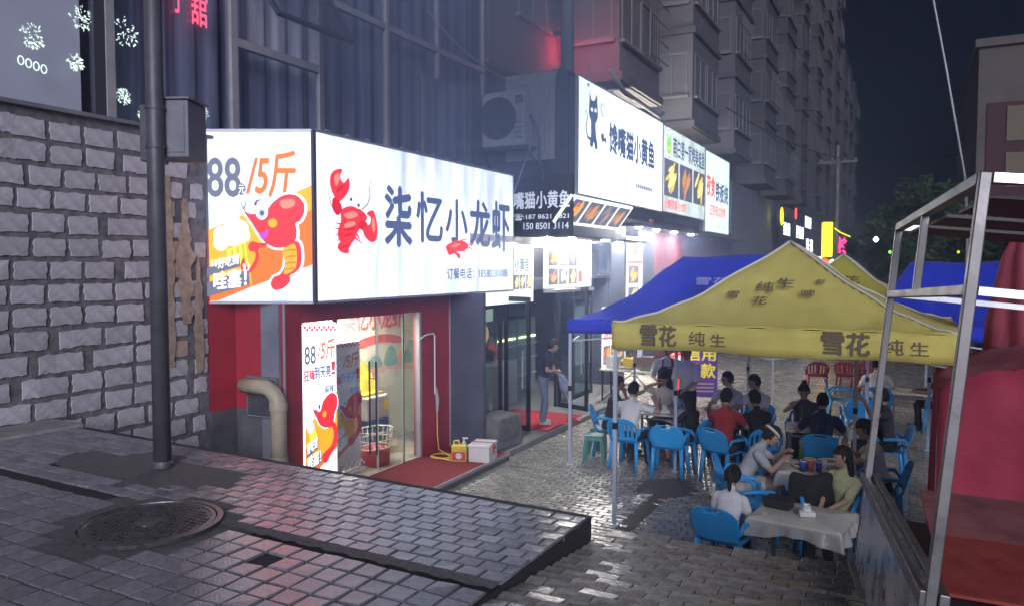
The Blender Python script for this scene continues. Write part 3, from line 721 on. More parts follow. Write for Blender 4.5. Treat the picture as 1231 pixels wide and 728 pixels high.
W(MB().box(RXF - .05, RXF - .04, 8.22, 9.14, 0.14, 2.455), 'glass_door', M_gl, shop)
hd = W(MB().tube([(RXF + .02, 9.04, .42), (RXF + .02, 9.04, 1.80)], .014, 10).tube([(RXF - .10, 9.04, .42), (RXF - .10, 9.04, 1.80)], .014, 10).tube([(RXF - .10, 9.04, .62), (RXF + .02, 9.04, .62)], .008, 8).tube([(RXF - .10, 9.04, 1.55), (RXF + .02, 9.04, 1.55)], .008, 8), 'door_handle', mat('dark_handle', (0.06, 0.06, 0.07), 0.3, metal=0.8), shop)
W(MB().box(RXF - .05, RXF - .04, 9.16, 9.80, 0.14, 2.455), 'glass_pane', M_gl, shop); W(MB().box(RXF - .05, RXF - .04, 9.82, 10.178, 0.14, 2.455), 'glass_pane', M_gl, shop)
for y in (9.81,): W(MB().box(RXF - .055, RXF - .035, y - .012, y + .012, 0.12, 2.458), 'pane_joint', M_frame_d, shop)
W(MB().box(RXF - .056, RXF - .034, 8.18, 8.26, 2.40, 2.458), 'door_hinge', M_frame_d, shop)
for y in (8.225, 9.135, 9.165, 9.795): W(MB().box(RXF - .052, RXF - .038, y - .004, y + .004, .14, 2.455), 'glass_edge', mat('glass_edge', (.55, .68, .66), .3), shop)
for k in range(9): W(MB().box(RXF - .0385, RXF - .037, 8.36 + .055 * k, 8.395 + .055 * k, .34 + .04 * (k % 2), .38 + .04 * (k % 2)), 'check_decal', M_plain, shop)
W(MB().box(RXF - .0385, RXF - .037, 8.36, 8.86, .26, .30), 'stripe_decal', M_plain, shop); W(MB().box(RXF - .0385, RXF - .037, 9.3, 9.42, 1.05, 1.2), 'notice_decal', M_my0, shop)
# room inside
M_blk0 = mat('partition_dark', (.05, .055, .07), .6)
M_cream = mat('cream_wall', (0.66, 0.64, 0.52), 0.8, var=0.06, scale=2)
W(MB().box(-8.35, -8.25, 7.2, 12.0, 0.1, 2.75), 'back_wall', M_cream, shop); W(MB().box(-8.25, -7.0, 7.21, 7.29, 0.1, 2.75), 'side_wall', M_cream, shop)
W(MB().box(-8.25, -7.5, 11.95, 12.03, 0.1, 2.75), 'side_wall', M_cream, shop); W(MB().box(-7.6, -7.5, 11.12, 11.94, .1, 2.75), 'partition', M_blk0, shop)
W(MB().box(-8.25, RXF - .36, 7.3, 11.95, 2.66, 2.72), 'ceiling', M_cream, shop)
M_tube = glow('ceiling_tube', (1.0, 0.97, 0.88), 30.0)
W(MB().box(-8.1, -7.5, 9.5, 10.1, 2.63, 2.655), 'ceiling_light', M_tube, shop)
W(MB().box(-8.25, -7.0, 7.3, 11.1, 0.06, 0.125), 'floor', mat('shop_floor', (0.35, 0.31, 0.26), 0.4, var=.1), shop)
# painted band on the back wall
M_mr = mat('mural_red', (0.62, 0.10, 0.09), 0.7); M_mg = mat('mural_green', (0.22, 0.42, 0.36), 0.7); M_mo = mat('mural_orange', (0.75, 0.36, 0.16), 0.7); M_my = mat('mural_yellow', (0.75, 0.60, 0.22), 0.7); M_mp = mat('mural_pink', (0.75, 0.42, 0.36), 0.7)
PB = panel_matrix((-8.248, 8.5, 0.12), (0, 1, 0)); 
def MU(n, pts, m, z=.004, sm=True):
    A2.z = z; return BW(A2.shape(n, pts, m, None, sm), shop)
A2 = Art([(0, 250), (380, 250), (380, 0), (0, 0)][::-1] and [(0, 0), (380, 0), (380, 250), (0, 250)], 3.4, 2.5, PB)
BW(lettering('柒忆小龙虾', PB, 1.4, 3.05, 1.98, 2.36, M_mr, None, lift=.006, bold=.03), shop)
MU('mural_banner', [(200, 68), (270, 62), (330, 70), (330, 82), (270, 76), (200, 82)], M_mr)
MU('mural_wave', [(0, 118), (60, 108), (120, 116), (190, 106), (260, 118), (320, 108), (378, 116), (378, 134), (300, 126), (200, 134), (100, 126), (0, 136)], M_mp, .005)
for x, m, hgt in ((20, M_my, 40), (70, M_mp, 34), (120, M_mo, 42), (180, M_my, 26), (300, M_mg, 34), (345, M_mo, 26), (368, M_mg, 40), (250, M_mg, 20)): MU('mural_hill', [(x - 22, 118), (x - 16, 118 - hgt * .7), (x, 118 - hgt), (x + 15, 118 - hgt * .7), (x + 22, 118)], m, .0052 + x * 1e-6)
# red carpet landing with a metal edge
land = thing('red_carpet_step', 'low step covered with dark red carpet in front of the glass door', 'step', (-6.4, 9.5, 0))
W(MB().box(RXF - .045, -5.82, 6.5, 11.12, -0.01, 0.105), 'step_base', M_dconc, land); W(MB().box(RXF - .045, -5.83, 6.5, 11.11, 0.107, 0.124), 'carpet', mat('red_carpet', (0.20, 0.018, 0.025), 0.95, var=0.3, scale=40, bump=0.5, bscale=300), land)
W(MB().box(-5.828, -5.80, 6.5, 11.13, 0.08, 0.128), 'metal_edge', M_frame, land)
# lit crayfish banner in the doorway
ban = thing('lit_banner', 'tall lit poster with crayfish and price standing at left of the glass door', 'poster', (RXF - .02, 7.86, .13))
PBn = panel_matrix((RXF + .004, 7.54, .14), (0, 1, 0)); bw, bh = .64, 2.29
W(MB().prism([(0, 0), (bw, 0), (bw, bh), (0, bh)], -.04, 0, PBn), 'panel', glow('banner_film', (0.86, 0.90, 1.0), .62, streak=.1), ban)
def make_banner(A, ban, k=1.0):
    def s2(n, p, m, sm=True): return BW(A.shape(n, p, m, None, sm), ban)
    def t2(s, *r, m=M_ink, **kk): return BW(A.text(s, *r, m, None, **kk), ban)
    for i in range(14): s2('check_square', [(12 + i * 10.4, 42 + (i % 2) * 10), (22 + i * 10.4, 42 + (i % 2) * 10), (22 + i * 10.4, 52 + (i % 2) * 10), (12 + i * 10.4, 52 + (i % 2) * 10)], E_red, False)
    t2('88', 14, 120, 62, 190, m=E_slate, bold=.03); t2('/5斤', 68, 95, 146, 178, m=E_or2, bold=.03, shear=.1)
    t2('狂嗨', 10, 212, 56, 256, m=E_red, bold=.03); t2('到天亮', 57, 200, 130, 250, m=M_ink, bold=.03); t2('！', 132, 188, 152, 240, m=E_red, bold=.03); t2('麻辣', 100, 282, 144, 316, m=M_ink, bold=.02)
    s2('orange_band', [(14, 640), (14, 440), (40, 420), (160, 310), (160, 540), (60, 630)], E_or, False)
    s2('red_stripe', [(14, 668), (14, 630), (110, 548), (160, 530), (160, 545)], E_or2, False)
    s2('white_outline', grow(spline([(48, 372), (78, 376), (96, 340), (128, 316), (156, 330), (160, 372), (148, 400), (140, 440), (112, 456), (80, 440), (62, 405)], 3), 4), E_wh, False)
    s2('crayfish_body', [(48, 372), (78, 376), (96, 340), (128, 316), (156, 330), (160, 372), (148, 400), (140, 440), (112, 456), (80, 440), (62, 405)], E_red)
    s2('crayfish_tail', [(112, 440), (140, 436), (160, 470), (158, 530), (130, 570), (108, 600), (92, 590), (92, 560), (118, 540), (124, 480)], E_red); s2('tail_belly', [(110, 470), (134, 458), (142, 500), (128, 536), (110, 540), (118, 505)], E_or)
    s2('crayfish_eye', ell(74, 362, 11, 22), E_wh, False); s2('crayfish_pupil', ell(75, 364, 5, 10), M_ink, False); s2('crayfish_cheek', ell(98, 398, 9, 14), E_or, False)
    s2('beer_glass', [(30, 470), (56, 450), (70, 505), (44, 530)], E_yel, False); s2('beer_foam', ell(36, 440, 16, 24), E_foam, False)
    s2('slogan_board', [(16, 520), (70, 490), (70, 530), (16, 560)], E_slate, False); s2('slogan_board', [(16, 580), (84, 540), (84, 590), (16, 626)], E_slate, False)
    t2('好吃到', 20, 500, 64, 545, m=E_wh, bold=.02, rise=.06); t2('哇塞！', 22, 555, 80, 606, m=E_wh, bold=.03, rise=.06)
    for i in range(3): s2('fine_print', [(40 + 30 * i, 700), (62 + 30 * i, 694), (62 + 30 * i, 708), (40 + 30 * i, 714)], E_gry, False)
make_banner(Art([(10, 40), (158, 28), (165, 728), (15, 728)], bw, bh, PBn), ban)
ban2 = thing('standing_banner', 'second crayfish poster seen through the glass of the shop door', 'poster', (-7.45, 8.7, .13))
PB2 = panel_matrix((-7.42, 8.62, .16), (0, 1, 0)); W(MB().prism([(0, 0), (.66, 0), (.66, 1.9), (0, 1.9)], -.03, 0, PB2), 'panel', mat('banner_paper', (0.72, 0.75, 0.82), 0.6), ban2)
_save = (E_red, E_or, E_or2, E_wh, E_yel, E_foam, E_slate, E_gry)
E_red, E_or, E_or2, E_wh, E_yel, E_foam, E_gry = (mat('print_red', (0.55, 0.04, 0.05), .6), mat('print_orange', (0.75, 0.33, 0.08), .6), mat('print_red_orange', (0.62, 0.12, 0.05), .6), mat('print_white', (0.75, 0.76, 0.8), .6), mat('print_yellow', (0.75, 0.55, 0.15), .6), mat('print_foam', (0.6, 0.66, 0.78), .6), mat('print_grey', (0.4, 0.42, 0.5), .6))
make_banner(Art([(10, 40), (158, 40), (158, 728), (10, 728)], .66, 1.9, PB2), ban2)
E_red, E_or, E_or2, E_wh, E_yel, E_foam, E_slate, E_gry = _save
# ================================================================== SMALL THINGS AT THE RED SHOP
# fat pipe bent down beside the shop
M_pipe = mat('ochre_plastic_pipe', (0.46, 0.39, 0.28), 0.5, var=0.2, scale=5)
pipe = thing('drain_pipe', 'fat ochre drain pipe bending down beside the red shopfront', 'pipe', (-6.85, 7.0, 0))
arc = [(-7.45, 7.0, 1.70)] + [(-7.1 + 0.24 * math.sin(a), 7.0, 1.46 + 0.24 * math.cos(a)) for a in [k * math.pi / 16 for k in range(9)]] + [(-6.86, 7.0, 0.0)]
W(MB().tube(arc, .095, 16), 'bend', M_pipe, pipe, smooth=True)
for z in (1.42, 0.75): W(MB().lathe([(.105, z), (.11, z + .02), (.11, z + .09), (.105, z + .11)], 16, M=Matrix.Translation((-6.86, 7.0, 0)), capb=False, capt=False), 'collar', M_pipe, pipe, smooth=True)
fb = thing('wall_cabinet', 'dark cabinet on the wall behind the ochre drain pipe', 'cabinet', (-7.3, 7.1, 1.2))
W(MB().box(-7.52, -7.0, 7.115, 7.163, 1.28, 1.80), 'cabinet_body', M_wall_d, fb, bevel=.01)
W(MB().box(-7.49, -7.03, 7.105, 7.114, 1.31, 1.77), 'cabinet_door', M_steel_d, fb, bevel=.003)
# shower arm and hose on the red pillar
hose = thing('wash_hose', 'white wall tap with yellow hose coiled on the carpet', 'hose', (-6.9, 10.6, .12))
M_chrome = mat('white_pipe', (0.7, 0.7, 0.72), 0.35)
W(MB().tube([(-6.93, 10.14, 2.02), (-6.9, 10.30, 2.09), (-6.9, 10.52, 2.10), (-6.9, 10.56, 2.06), (-6.9, 10.56, 1.10)], .013, 8), 'riser', M_chrome, hose)
W(MB().tube([(-6.93, 10.62, 1.20), (-6.90, 10.64, 1.0), (-6.9, 10.62, .78)], [.03, .035, .02], 10), 'tap', M_frame, hose)
cl = [(-6.9, 10.62, .8), (-6.88, 10.60, .4), (-6.8, 10.52, .2)] + [(-6.62 + (.20 - .02 * (k // 12)) * math.cos(k * .5236), 10.34 + .16 * math.sin(k * .5236), .142 + .004 * k / 6) for k in range(34)] + [(-6.4, 10.2, .14), (-6.3, 10.24, .14)]
W(MB().tube(cl, .012, 7), 'hose_coil', mat('yellow_hose', (0.70, 0.42, 0.08), 0.45), hose, smooth=True)
M_plW = mat('white_plastic', (0.68, 0.67, 0.66), 0.4); M_plY = mat('yellow_plastic', (0.66, 0.50, 0.06), 0.4); M_lblR = mat('label_red', (0.55, 0.05, 0.06), 0.5)
jug = thing('liquid_jug', 'yellow jug with a red label and pump on the red carpet', 'jug', (-6.26, 10.28, .124), R(20))
MB().prism([(-.12, -.075), (.12, -.075), (.12, .075), (-.12, .075)], 0, .27, Matrix.Identity(4)).build('jug_body', M_plY, jug, bevel=.025)
MB().prism([(-.105, -.0785), (.105, -.0785), (.105, .078), (-.105, .078)], .03, .17, Matrix.Identity(4)).build('label', M_lblR, jug, bevel=.01)
MB().lathe([(.001, .10), (.05, .10), (.05, .102), (.001, .102)], 16, M=Matrix.Translation((0, -.08, .0)) @ Euler((R(90), 0, 0)).to_matrix().to_4x4() @ Matrix.Translation((0, 0.1, -.101))).build('label_disc', M_plW, jug)
MB().tube([(-.09, 0, .26), (-.09, 0, .32), (-.02, 0, .33), (.0, 0, .27)], .016, 8).build('jug_handle', M_plY, jug, smooth=True)
MB().lathe([(.03, .27), (.03, .31), (.012, .315), (.012, .36)], 12, M=Matrix.Translation((.07, 0, 0))).box(.05, .13, -.012, .012, .36, .38).build('pump', M_plW, jug)
cool = thing('foam_box', 'white foam box tied with a red ribbon beside the yellow jug', 'box', (-5.99, 10.55, .124), R(12))
MB().box(-.17, .17, -.22, .22, 0, .235).build('box_body', M_plW, cool, bevel=.012); MB().box(-.18, .18, -.23, .23, .237, .275).build('lid', M_plW, cool, bevel=.01)
MB().box(-.186, .186, -.02, .02, .10, .281).build('ribbon', M_lblR, cool); MB().tube([(.19, 0, .19), (.195, -.05, .22), (.195, -.06, .18), (.19, 0, .19), (.195, .05, .22), (.195, .06, .18), (.19, 0, .19)], .01, 6).build('bow', M_lblR, cool)
M_clothg = mat('grey_cloth', (0.13, 0.13, 0.125), 0.9, var=0.3, scale=8, bump=0.4, bscale=40)
cov = thing('covered_box', 'grey cloth covered low chest beside the dark shop entrance', 'chest', (-6.30, 11.62, .10), R(-8))
P = []
for ang in range(0, 360, 10):
    a = R(ang); cx, sy = math.cos(a), math.sin(a); k = 1 / max(abs(cx) / .26, abs(sy) / .40); k = min(k, .44)
    P.append((cx * k, sy * k, ang))
rings = []
for h, sc in ((0.16, 1.08), (.25, 1.05), (.42, 1.02), (.50, 1.0), (.53, .93), (.54, .4)): rings.append([(x * sc + .012 * math.sin(a * .25 + h * 9), y * sc + .012 * math.cos(a * .21), h + (.02 * math.sin(a * .11) if h < .2 else .008 * math.sin(a * .06))) for x, y, a in P])
mb = MB().grid(rings, closed=True); mb.add(rings[-1], [tuple(range(len(P)))]); mb.build('cloth', M_clothg, cov, smooth=True, fix=False)
MB().box(-.24, .24, -.37, .37, 0, .47).build('chest_body', M_wall_d, cov)
brm = thing('broom', 'pale broom leaning by the dark glass entrance', 'broom', (-6.78, 11.25, .1))
MB().tube([(.12, .12, .05), (-.02, -.02, 1.45)], .013, 8).build('stick', mat('pale_wood', (0.45, 0.38, 0.28), .6), brm); MB().tube([(-.02, -.02, 1.2), (-.03, -.03, 1.3), (-.05, -.05, 1.75)], [.05, .06, .02], 10).build('rag', mat('rag', (0.5, 0.5, 0.46), .9), brm, smooth=True)
# in the red shop: crates
crate = thing('white_crate', 'white plastic crate stacked high inside the red shop', 'crate', (-7.7, 9.62, .125))
W(MB().box(-8.1, -7.6, 9.72, 10.25, 0.125, .72), 'blue_base', mat('blue_tub', (0.05, 0.09, 0.25), .5), crate, bevel=.02)
W(MB().box(-8.1, -7.62, 9.70, 10.27, .722, 1.10), 'tub', M_plW, crate, bevel=.03)
W(MB().box(-8.08, -7.68, 9.74, 10.22, 1.102, 1.14), 'yellow_lid', M_plY, crate)
W(MB().add([(-7.9, 9.72, 1.15), (-7.9, 10.35, 1.13), (-8.05, 10.3, 1.52), (-8.05, 9.8, 1.78)], [(0, 1, 2, 3)]), 'yellow_board', M_plY, crate, solid=.015)
bas = thing('wire_basket', 'pale basket on a red stool inside the red shop door', 'basket', (-7.35, 9.55, .125))
W(MB().lathe([(.20, .125), (.22, .14), (.23, .36), (.21, .38)], 20, M=Matrix.Translation((-7.35, 9.55, 0))), 'red_stool', M_lblR, bas, smooth=True)
mb = MB()
for k in range(20):
    a = k * math.pi / 10; mb.tube([(-7.35 + .20 * math.cos(a), 9.55 + .27 * math.sin(a), .385), (-7.35 + .25 * math.cos(a), 9.55 + .33 * math.sin(a), .66)], .007, 5)
for z, q in ((.39, .20), (.52, .225), (.66, .25)): mb.tube([(-7.35 + q * math.cos(a), 9.55 + (q + .075) * math.sin(a), z) for a in [k * math.pi / 12 for k in range(25)]], .011, 6)
W(mb, 'basket_mesh', M_plW, bas, smooth=True)

# ================================================================== SECOND SHOP: black fascia, glass entrance
S2 = thing('dark_shopfront', 'dark glass shopfront under black fascia with open double doors', 'shopfront', (-6.9, 14, 0))
M_blk = mat('black_cladding', (0.035, 0.037, 0.045), 0.4, var=0.3, scale=3); M_bfr = mat('black_frame', (0.025, 0.027, 0.035), 0.35, metal=.4)
M_blue = mat('blue_black_cladding', (0.07, 0.08, 0.11), 0.5, var=0.25, scale=2)
tag(MB().box(-9.2, -5.93, 11.14, 19.0, -0.01, 0.095).build('shop_step', mat('grey_step_stone', (0.20, 0.20, 0.195), .45, var=.25, scale=6, bump=.15), bevel=.01), kind='structure')
W(MB().box(-7.72, -6.11, 14.2, 19.0, 4.62, 7.06).box(-7.72, -6.55, 14.2, 19.0, 3.78, 4.618), 'fascia_box', M_blue, S2); W(MB().box(-6.548, -5.96, 14.2, 19.0, 3.76, 3.80), 'fascia_soffit', M_blk, S2); W(MB().box(-7.72, -6.6, 11.2, 14.2, 3.62, 3.74), 'soffit', M_blk, S2)
W(MB().box(-7.72, -5.98, 14.14, 14.198, 3.79, 5.0), 'black_fascia_board', M_blk, S2)
W(MB().box(-7.4, -6.3, 11.12, 11.2, .1, 2.74), 'side_wall', M_blue, S2); W(MB().box(-9.4, -7.3, 11.25, 19, 2.9, 3.6), 'lintel', M_blk, S2)
PT = panel_matrix((-7.72, 14.138, 3.79), (1, 0, 0)); M_let = mat('pale_letter', (0.55, 0.58, 0.65), .5, emit=(.5, .55, .65), estr=.30)
BW(lettering('嘴猫小黄鱼', PT, .44, 1.68, .56, .90, M_let, None, bold=.02), S2); BW(lettering('☎:187 8621 4821', PT, .44, 1.66, .33, .46, M_let, None, bold=.01), S2); BW(lettering('150 8501 3114', PT, .66, 1.66, .14, .27, M_let, None, bold=.01), S2)
M_dl = glow('downlight', (1.0, .96, .88), 420.0)
for x, y in ((-6.2, 14.6), (-6.55, 14.35), (-6.05, 16.2), (-6.3, 17.8), (-6.85, 13.2)):
    z = 3.757 if y > 14.2 else 3.617
    W(MB().lathe([(.075, z - .012), (.085, z)], 18, M=Matrix.Translation((x, y, 0))), 'downlight', M_dl, S2)
# frames, panes, the two open leaves
def leaf(o, hinge, tip, z0=.12, z1=2.62, name='door_leaf'):
    h = Vector((*hinge, 0)); t = Vector((*tip, 0)); d = (t - h); L = d.length; M = panel_matrix((h.x, h.y, z0), d)
    f = MB()
    for a in ((0, .07, 0, z1 - z0), (L - .07, L, 0, z1 - z0), (.07, L - .07, 0, .10), (.07, L - .07, z1 - z0 - .09, z1 - z0)): f.prism([(a[0], a[2]), (a[1], a[2]), (a[1], a[3]), (a[0], a[3])], -.025, .025, M)
    fo = W(f, name, M_bfr, o); p = MB().prism([(.07, .10), (L - .07, .10), (L - .07, z1 - z0 - .09), (.07, z1 - z0 - .09)], -.004, .004, M).build('leaf_glass', M_gl2); p.parent = fo
    q = MB().bar(M @ Vector((L - .14, .8, .05)), M @ Vector((L - .14, 1.5, .05)), .025).build('pull_handle', M_frame); q.parent = fo
M_gl2 = glass('shop_glass', (.80, .88, .92), 1.1)
leaf(S2, (-6.87, 12.96), (-6.24, 12.76)); leaf(S2, (-6.82, 15.36), (-6.02, 15.10), z1=2.75)
for a, b in ((11.22, 12.0), (12.0, 12.9), (15.42, 16.4), (16.4, 17.6)):
    f = MB(); X = -6.92
    for y in (a, b - .06): f.box(X - .03, X + .03, y, y + .06, .1, 2.9)
    f.box(X - .03, X + .03, a + .06, b - .06, .1, .2).box(X - .03, X + .03, a + .06, b - .06, 2.4, 2.48)
    fo = W(f, 'window_frame', M_bfr, S2); p = MB().box(X - .004, X + .004, a + .06, b - .06, .2, 2.9).build('pane', M_gl2); p.parent = fo
W(MB().box(-6.96, -6.86, 12.9, 15.42, 2.70, 2.9), 'door_header', M_bfr, S2)
W(MB().box(-6.5, -6.2, 13.9, 15.9, 2.66, 2.72), 'door_closer_rail', M_frame, S2)
W(MB().box(-9.5, -9.4, 11.25, 19.0, .09, 3.0), 'back_wall', M_blue, S2); W(MB().box(-9.4, -7.0, 18.9, 19, .09, 3.0), 'inner_wall', M_blue, S2)
W(MB().box(-9.4, -6.9, 11.25, 18.9, 2.88, 2.95), 'ceiling', M_blk, S2)
W(MB().box(-7.6, -6.0, 13.02, 14.75, .096, .108), 'red_mat', mat('red_mat', (.42, .02, .03), .9, var=.2, scale=30), S2)
W(MB().box(-8.9, -8.0, 13.6, 14.0, 2.85, 2.875), 'ceiling_light', glow('dim_ceiling_light', (.85, .93, 1.0), 3.0), S2)
# interior cabinet fronts with yellow-green light strips
M_strip = glow('yellow_green_strip', (.75, .95, .25), 1.8); M_cab = mat('cabinet_grey', (.20, .22, .25), .5, var=.2, scale=4)
for i, (y0, y1) in enumerate(((12.1, 12.9), (12.95, 13.6), (15.6, 16.6), (16.7, 17.7))):
    fz = thing('display_cabinet', ['tall dark display cabinet behind the leftmost dark shop window', 'display cabinet behind the open left door leaf of the dark shop', 'display cabinet beyond the open right door leaf', 'farthest display cabinet inside the dark shop'][i], 'cabinet', (-8.6, y0, .095), group='display cabinets in the dark shop')
    W(MB().box(-9.3, -8.5, y0, y1, .10, 1.9), 'cabinet_body', M_cab, fz, bevel=.01); W(MB().box(-8.498, -8.47, y0 + .06, y1 - .06, 1.42, 1.46), 'light_strip', M_strip, fz)
    for z in (.5, .9, 1.25): W(MB().box(-8.498, -8.44, y0 + .05, y1 - .05, z, z + .03), 'shelf', M_frame, fz)
cn = thing('counter', 'pale counter with a picture poster inside the dark entrance', 'counter', (-8.0, 15.0, .095))
W(MB().box(-8.4, -7.9, 14.3, 15.5, .10, 1.05), 'counter_body', mat('pale_counter', (.40, .42, .38), .5), cn, bevel=.01)
W(MB().box(-8.42, -8.40, 14.35, 15.35, 1.2, 2.5), 'poster_board', mat('poster_board', (.12, .12, .13), .5), cn)
W(MB().box(-8.398, -8.39, 14.45, 15.25, 1.95, 2.45), 'poster_text_panel', mat('poster_light', (.5, .52, .45), .5, emit=(.5, .55, .4), estr=.25), cn)
PM = panel_matrix((-8.39, 14.4, 1.2), (0, 1, 0)); A = Art([(0, 0), (90, 0), (90, 70), (0, 70)], .9, .7, PM)
M_skinP = mat('poster_skin', (.75, .5, .3), .6, emit=(.8, .5, .25), estr=.2)
for n, p, m in (('poster_face', ell(45, 22, 20), M_skinP), ('poster_dress', [(35, 42), (55, 42), (62, 68), (28, 68)], M_lblR)): BW(A.shape(n, p, m, None, False), cn)

# ---- food-photo maker: lit board with pictures
def photo(PM, u0, u1, v0, v1, kind, parent, name='food_photo', lift=.004, lit=.42):
    """a printed dish: dark tray and a heap of pieces"""
    pal = {'red': ((.75, .16, .03), (.9, .35, .08)), 'gold': ((.85, .55, .08), (.95, .75, .25)), 'green': ((.45, .55, .15), (.8, .75, .35)), 'brown': ((.35, .14, .06), (.6, .28, .12)), 'grey': ((.16, .13, .14), (.3, .22, .2))}[kind]
    rr = random.Random(hash(kind) % 97 + int(u0 * 50) + int(v0 * 31)); bgm = glow('photo_tray_dark', (.10, .11, .15), lit)
    base = BW(MB().prism([(u0, v0), (u1, v0), (u1, v1), (u0, v1)], lift - .002, lift, PM).build(name, bgm), parent)
    for k in range(2):
        mb = MB(); m = glow('photo_%s_%d' % (kind, k), pal[k], lit)
        for i in range(9):
            cx, cy = (u0 + u1) / 2 + rr.gauss(0, .13) * (u1 - u0), (v0 + v1) / 2 + rr.gauss(0, .15) * (v1 - v0); a = rr.uniform(.3, 1.5); l = .28 * min(u1 - u0, v1 - v0) * rr.uniform(.7, 1.2); w = l * .26
            pts = [(cx + l * math.cos(t) * math.cos(a) - w * math.sin(t) * math.sin(a), cy + l * math.cos(t) * math.sin(a) + w * math.sin(t) * math.cos(a)) for t in [j * math.pi / 5 for j in range(10)]]
            pts = [(min(max(u, u0 + .01), u1 - .01), min(max(v, v0 + .01), v1 - .01)) for u, v in pts]
            mb.add([PM @ Vector((u, v, lift + .001 + .0004 * (i + 9 * k))) for u, v in pts], [tuple(range(10))])
        o = mb.build('dish', m, base, fix=False)
M_inkf = M_ink
E_menu = glow('menu_film', (.88, .95, .92), .34, streak=.12); E_mred = glow('menu_red', (.80, .08, .06), .7); E_mgr = glow('menu_grey', (.45, .5, .45), .6)
m1 = thing('menu_light_box', 'small lit menu board hanging behind the right end of the big white sign', 'menu board', (-6.32, 12, 2.5))
PM = panel_matrix((-6.76, 12.10, 2.48), (0, 1, 0)); W(MB().prism([(0, 0), (1.87, 0), (1.87, 1.13), (0, 1.13)], -.06, 0, PM), 'panel', E_menu, m1)
BW(lettering('小黄鱼', PM, 1.05, 1.68, .60, .86, M_ink, None, bold=.02), m1)
for i, k in enumerate(('gold', 'green', 'gold')): photo(PM, 1.0 + .27 * i, 1.24 + .27 * i, .26, .54, k, m1)
for r_ in range(2):
    for i in range(5): BW(MB().prism([(.75 + .2 * i, .07 + .08 * r_), (.88 + .2 * i, .07 + .08 * r_), (.88 + .2 * i, .10 + .08 * r_), (.75 + .2 * i, .10 + .08 * r_)], .002, .004, PM).build('price_line', E_mgr), m1)
m2 = thing('picture_menu_board', 'lit menu board with six snack photos over the dark entrance', 'menu board', (-6.42, 15, 2.7))
PM = panel_matrix((-6.4, 13.80, 2.74), (0, 1, 0)); W(MB().prism([(0, 0), (2.42, 0), (2.42, 1.02), (0, 1.02)], -.06, 0, PM), 'panel', E_menu, m2)
BW(lettering('馋嘴猫小黄鱼', PM, .2, 2.3, .84, 1.03, M_ink, None, bold=.02), m2)
for i, k in enumerate(('red', 'gold', 'grey')): photo(PM, .12 + .5 * i, .58 + .5 * i, .45, .80, k, m2)
for i, k in enumerate(('brown', 'green', 'gold')): photo(PM, .12 + .5 * i, .58 + .5 * i, .07, .40, k, m2)
BW(lettering('外酥里嫩', PM, 1.68, 2.12, .60, .74, E_mred, None, bold=.02), m2); BW(lettering('回味无穷', PM, 1.85, 2.30, .42, .55, E_mred, None, bold=.02), m2)
BW(MB().prism([(1.66, .10), (1.88, .10), (1.88, .34), (1.66, .34)], .002, .004, PM).build('red_seal', E_mred), m2)
for i in range(4): BW(MB().prism([(1.93, .10 + .065 * i), (2.34, .10 + .065 * i), (2.34, .14 + .065 * i), (1.93, .14 + .065 * i)], .002, .004, PM).build('price_line', E_mgr), m2)

# ---- the long lit sign of three boards
E_wA = glow('sign_film_cool', (.84, .95, 1.0), 0.6, streak=.22, sscale=(1.2, 1.2, .5)); E_wB = glow('sign_film_grey', (.58, .68, .66), .42, streak=.35, sscale=(1.2, 1.2, 1.0)); E_wC = glow('sign_film_pale_green', (.75, .95, .93), .42, streak=.15)
def lit_board(name, label, y0, y1, z0, z1, m, x=-5.9):
    o = thing(name, label, 'sign', (x, y0, z0)); P_ = panel_matrix((x, y0 + .03, z0 + .03), (0, 1, 0))
    W(MB().box(x - .03, x, y0 + .03, y1 - .03, z0 + .03, z1 - .03), 'panel', m, o)
    f = MB()
    f.box(x - .06, x + .01, y0, y0 + .028, z0, z1).box(x - .06, x + .01, y1 - .028, y1, z0, z1).box(x - .06, x + .01, y0 + .029, y1 - .029, z0, z0 + .028).box(x - .06, x + .01, y0 + .029, y1 - .029, z1 - .028, z1)
    W(f, 'trim', M_frame, o); W(MB().box(x - .2, x - .032, y0 + .031, y1 - .031, z0 + .031, z1 - .031), 'case', M_case, o)
    return o, P_
sa, PA = lit_board('cat_sign', 'white lit sign with a black cat and seven dark characters', 14.2, 20.02, 4.60, 6.96, E_wA)
x_ = [0]
def ua(s): return s - 14.23
BW(lettering('馋嘴猫小黄鱼', PA, 1.75, 5.05, 1.02, 1.68, M_ink, None, bold=.035), sa)
BW(lettering('订餐热线：150 8501 3114', PA, 3.0, 5.0, .14, .26, M_ink, None, bold=.0), sa)
for k in range(9): BW(MB().prism([(3.6 + .15 * k, .43), (3.71 + .15 * k, .43), (3.71 + .15 * k, .52), (3.6 + .15 * k, .52)], .002, .004, PA).build('fine_print', M_ink), sa)
A = Art([(0, 0), (200, 0), (200, 200), (0, 200)], 2.0, 2.0, panel_matrix(PA @ Vector((.25, .5, 0)), (0, 1, 0)))
def s3(n, p, m=M_ink, sm=True): return BW(A.shape(n, p, m, None, sm), sa)
s3('cat_head', [(32, 62), (34, 40), (44, 54), (62, 52), (74, 38), (78, 62), (80, 84), (66, 98), (44, 98), (30, 84)])
s3('cat_body', [(42, 96), (64, 96), (70, 122), (80, 146), (66, 152), (58, 138), (50, 150), (36, 146), (42, 122)])
BW(A.stroke('cat_tail', [(42, 136), (22, 132), (14, 112), (24, 92), (16, 80), (6, 86)], 3.5, M_ink, None), sa)
s3('cat_eye', ell(46, 74, 6, 4), E_wA, False); s3('cat_eye', ell(66, 72, 6, 4), E_wA, False)
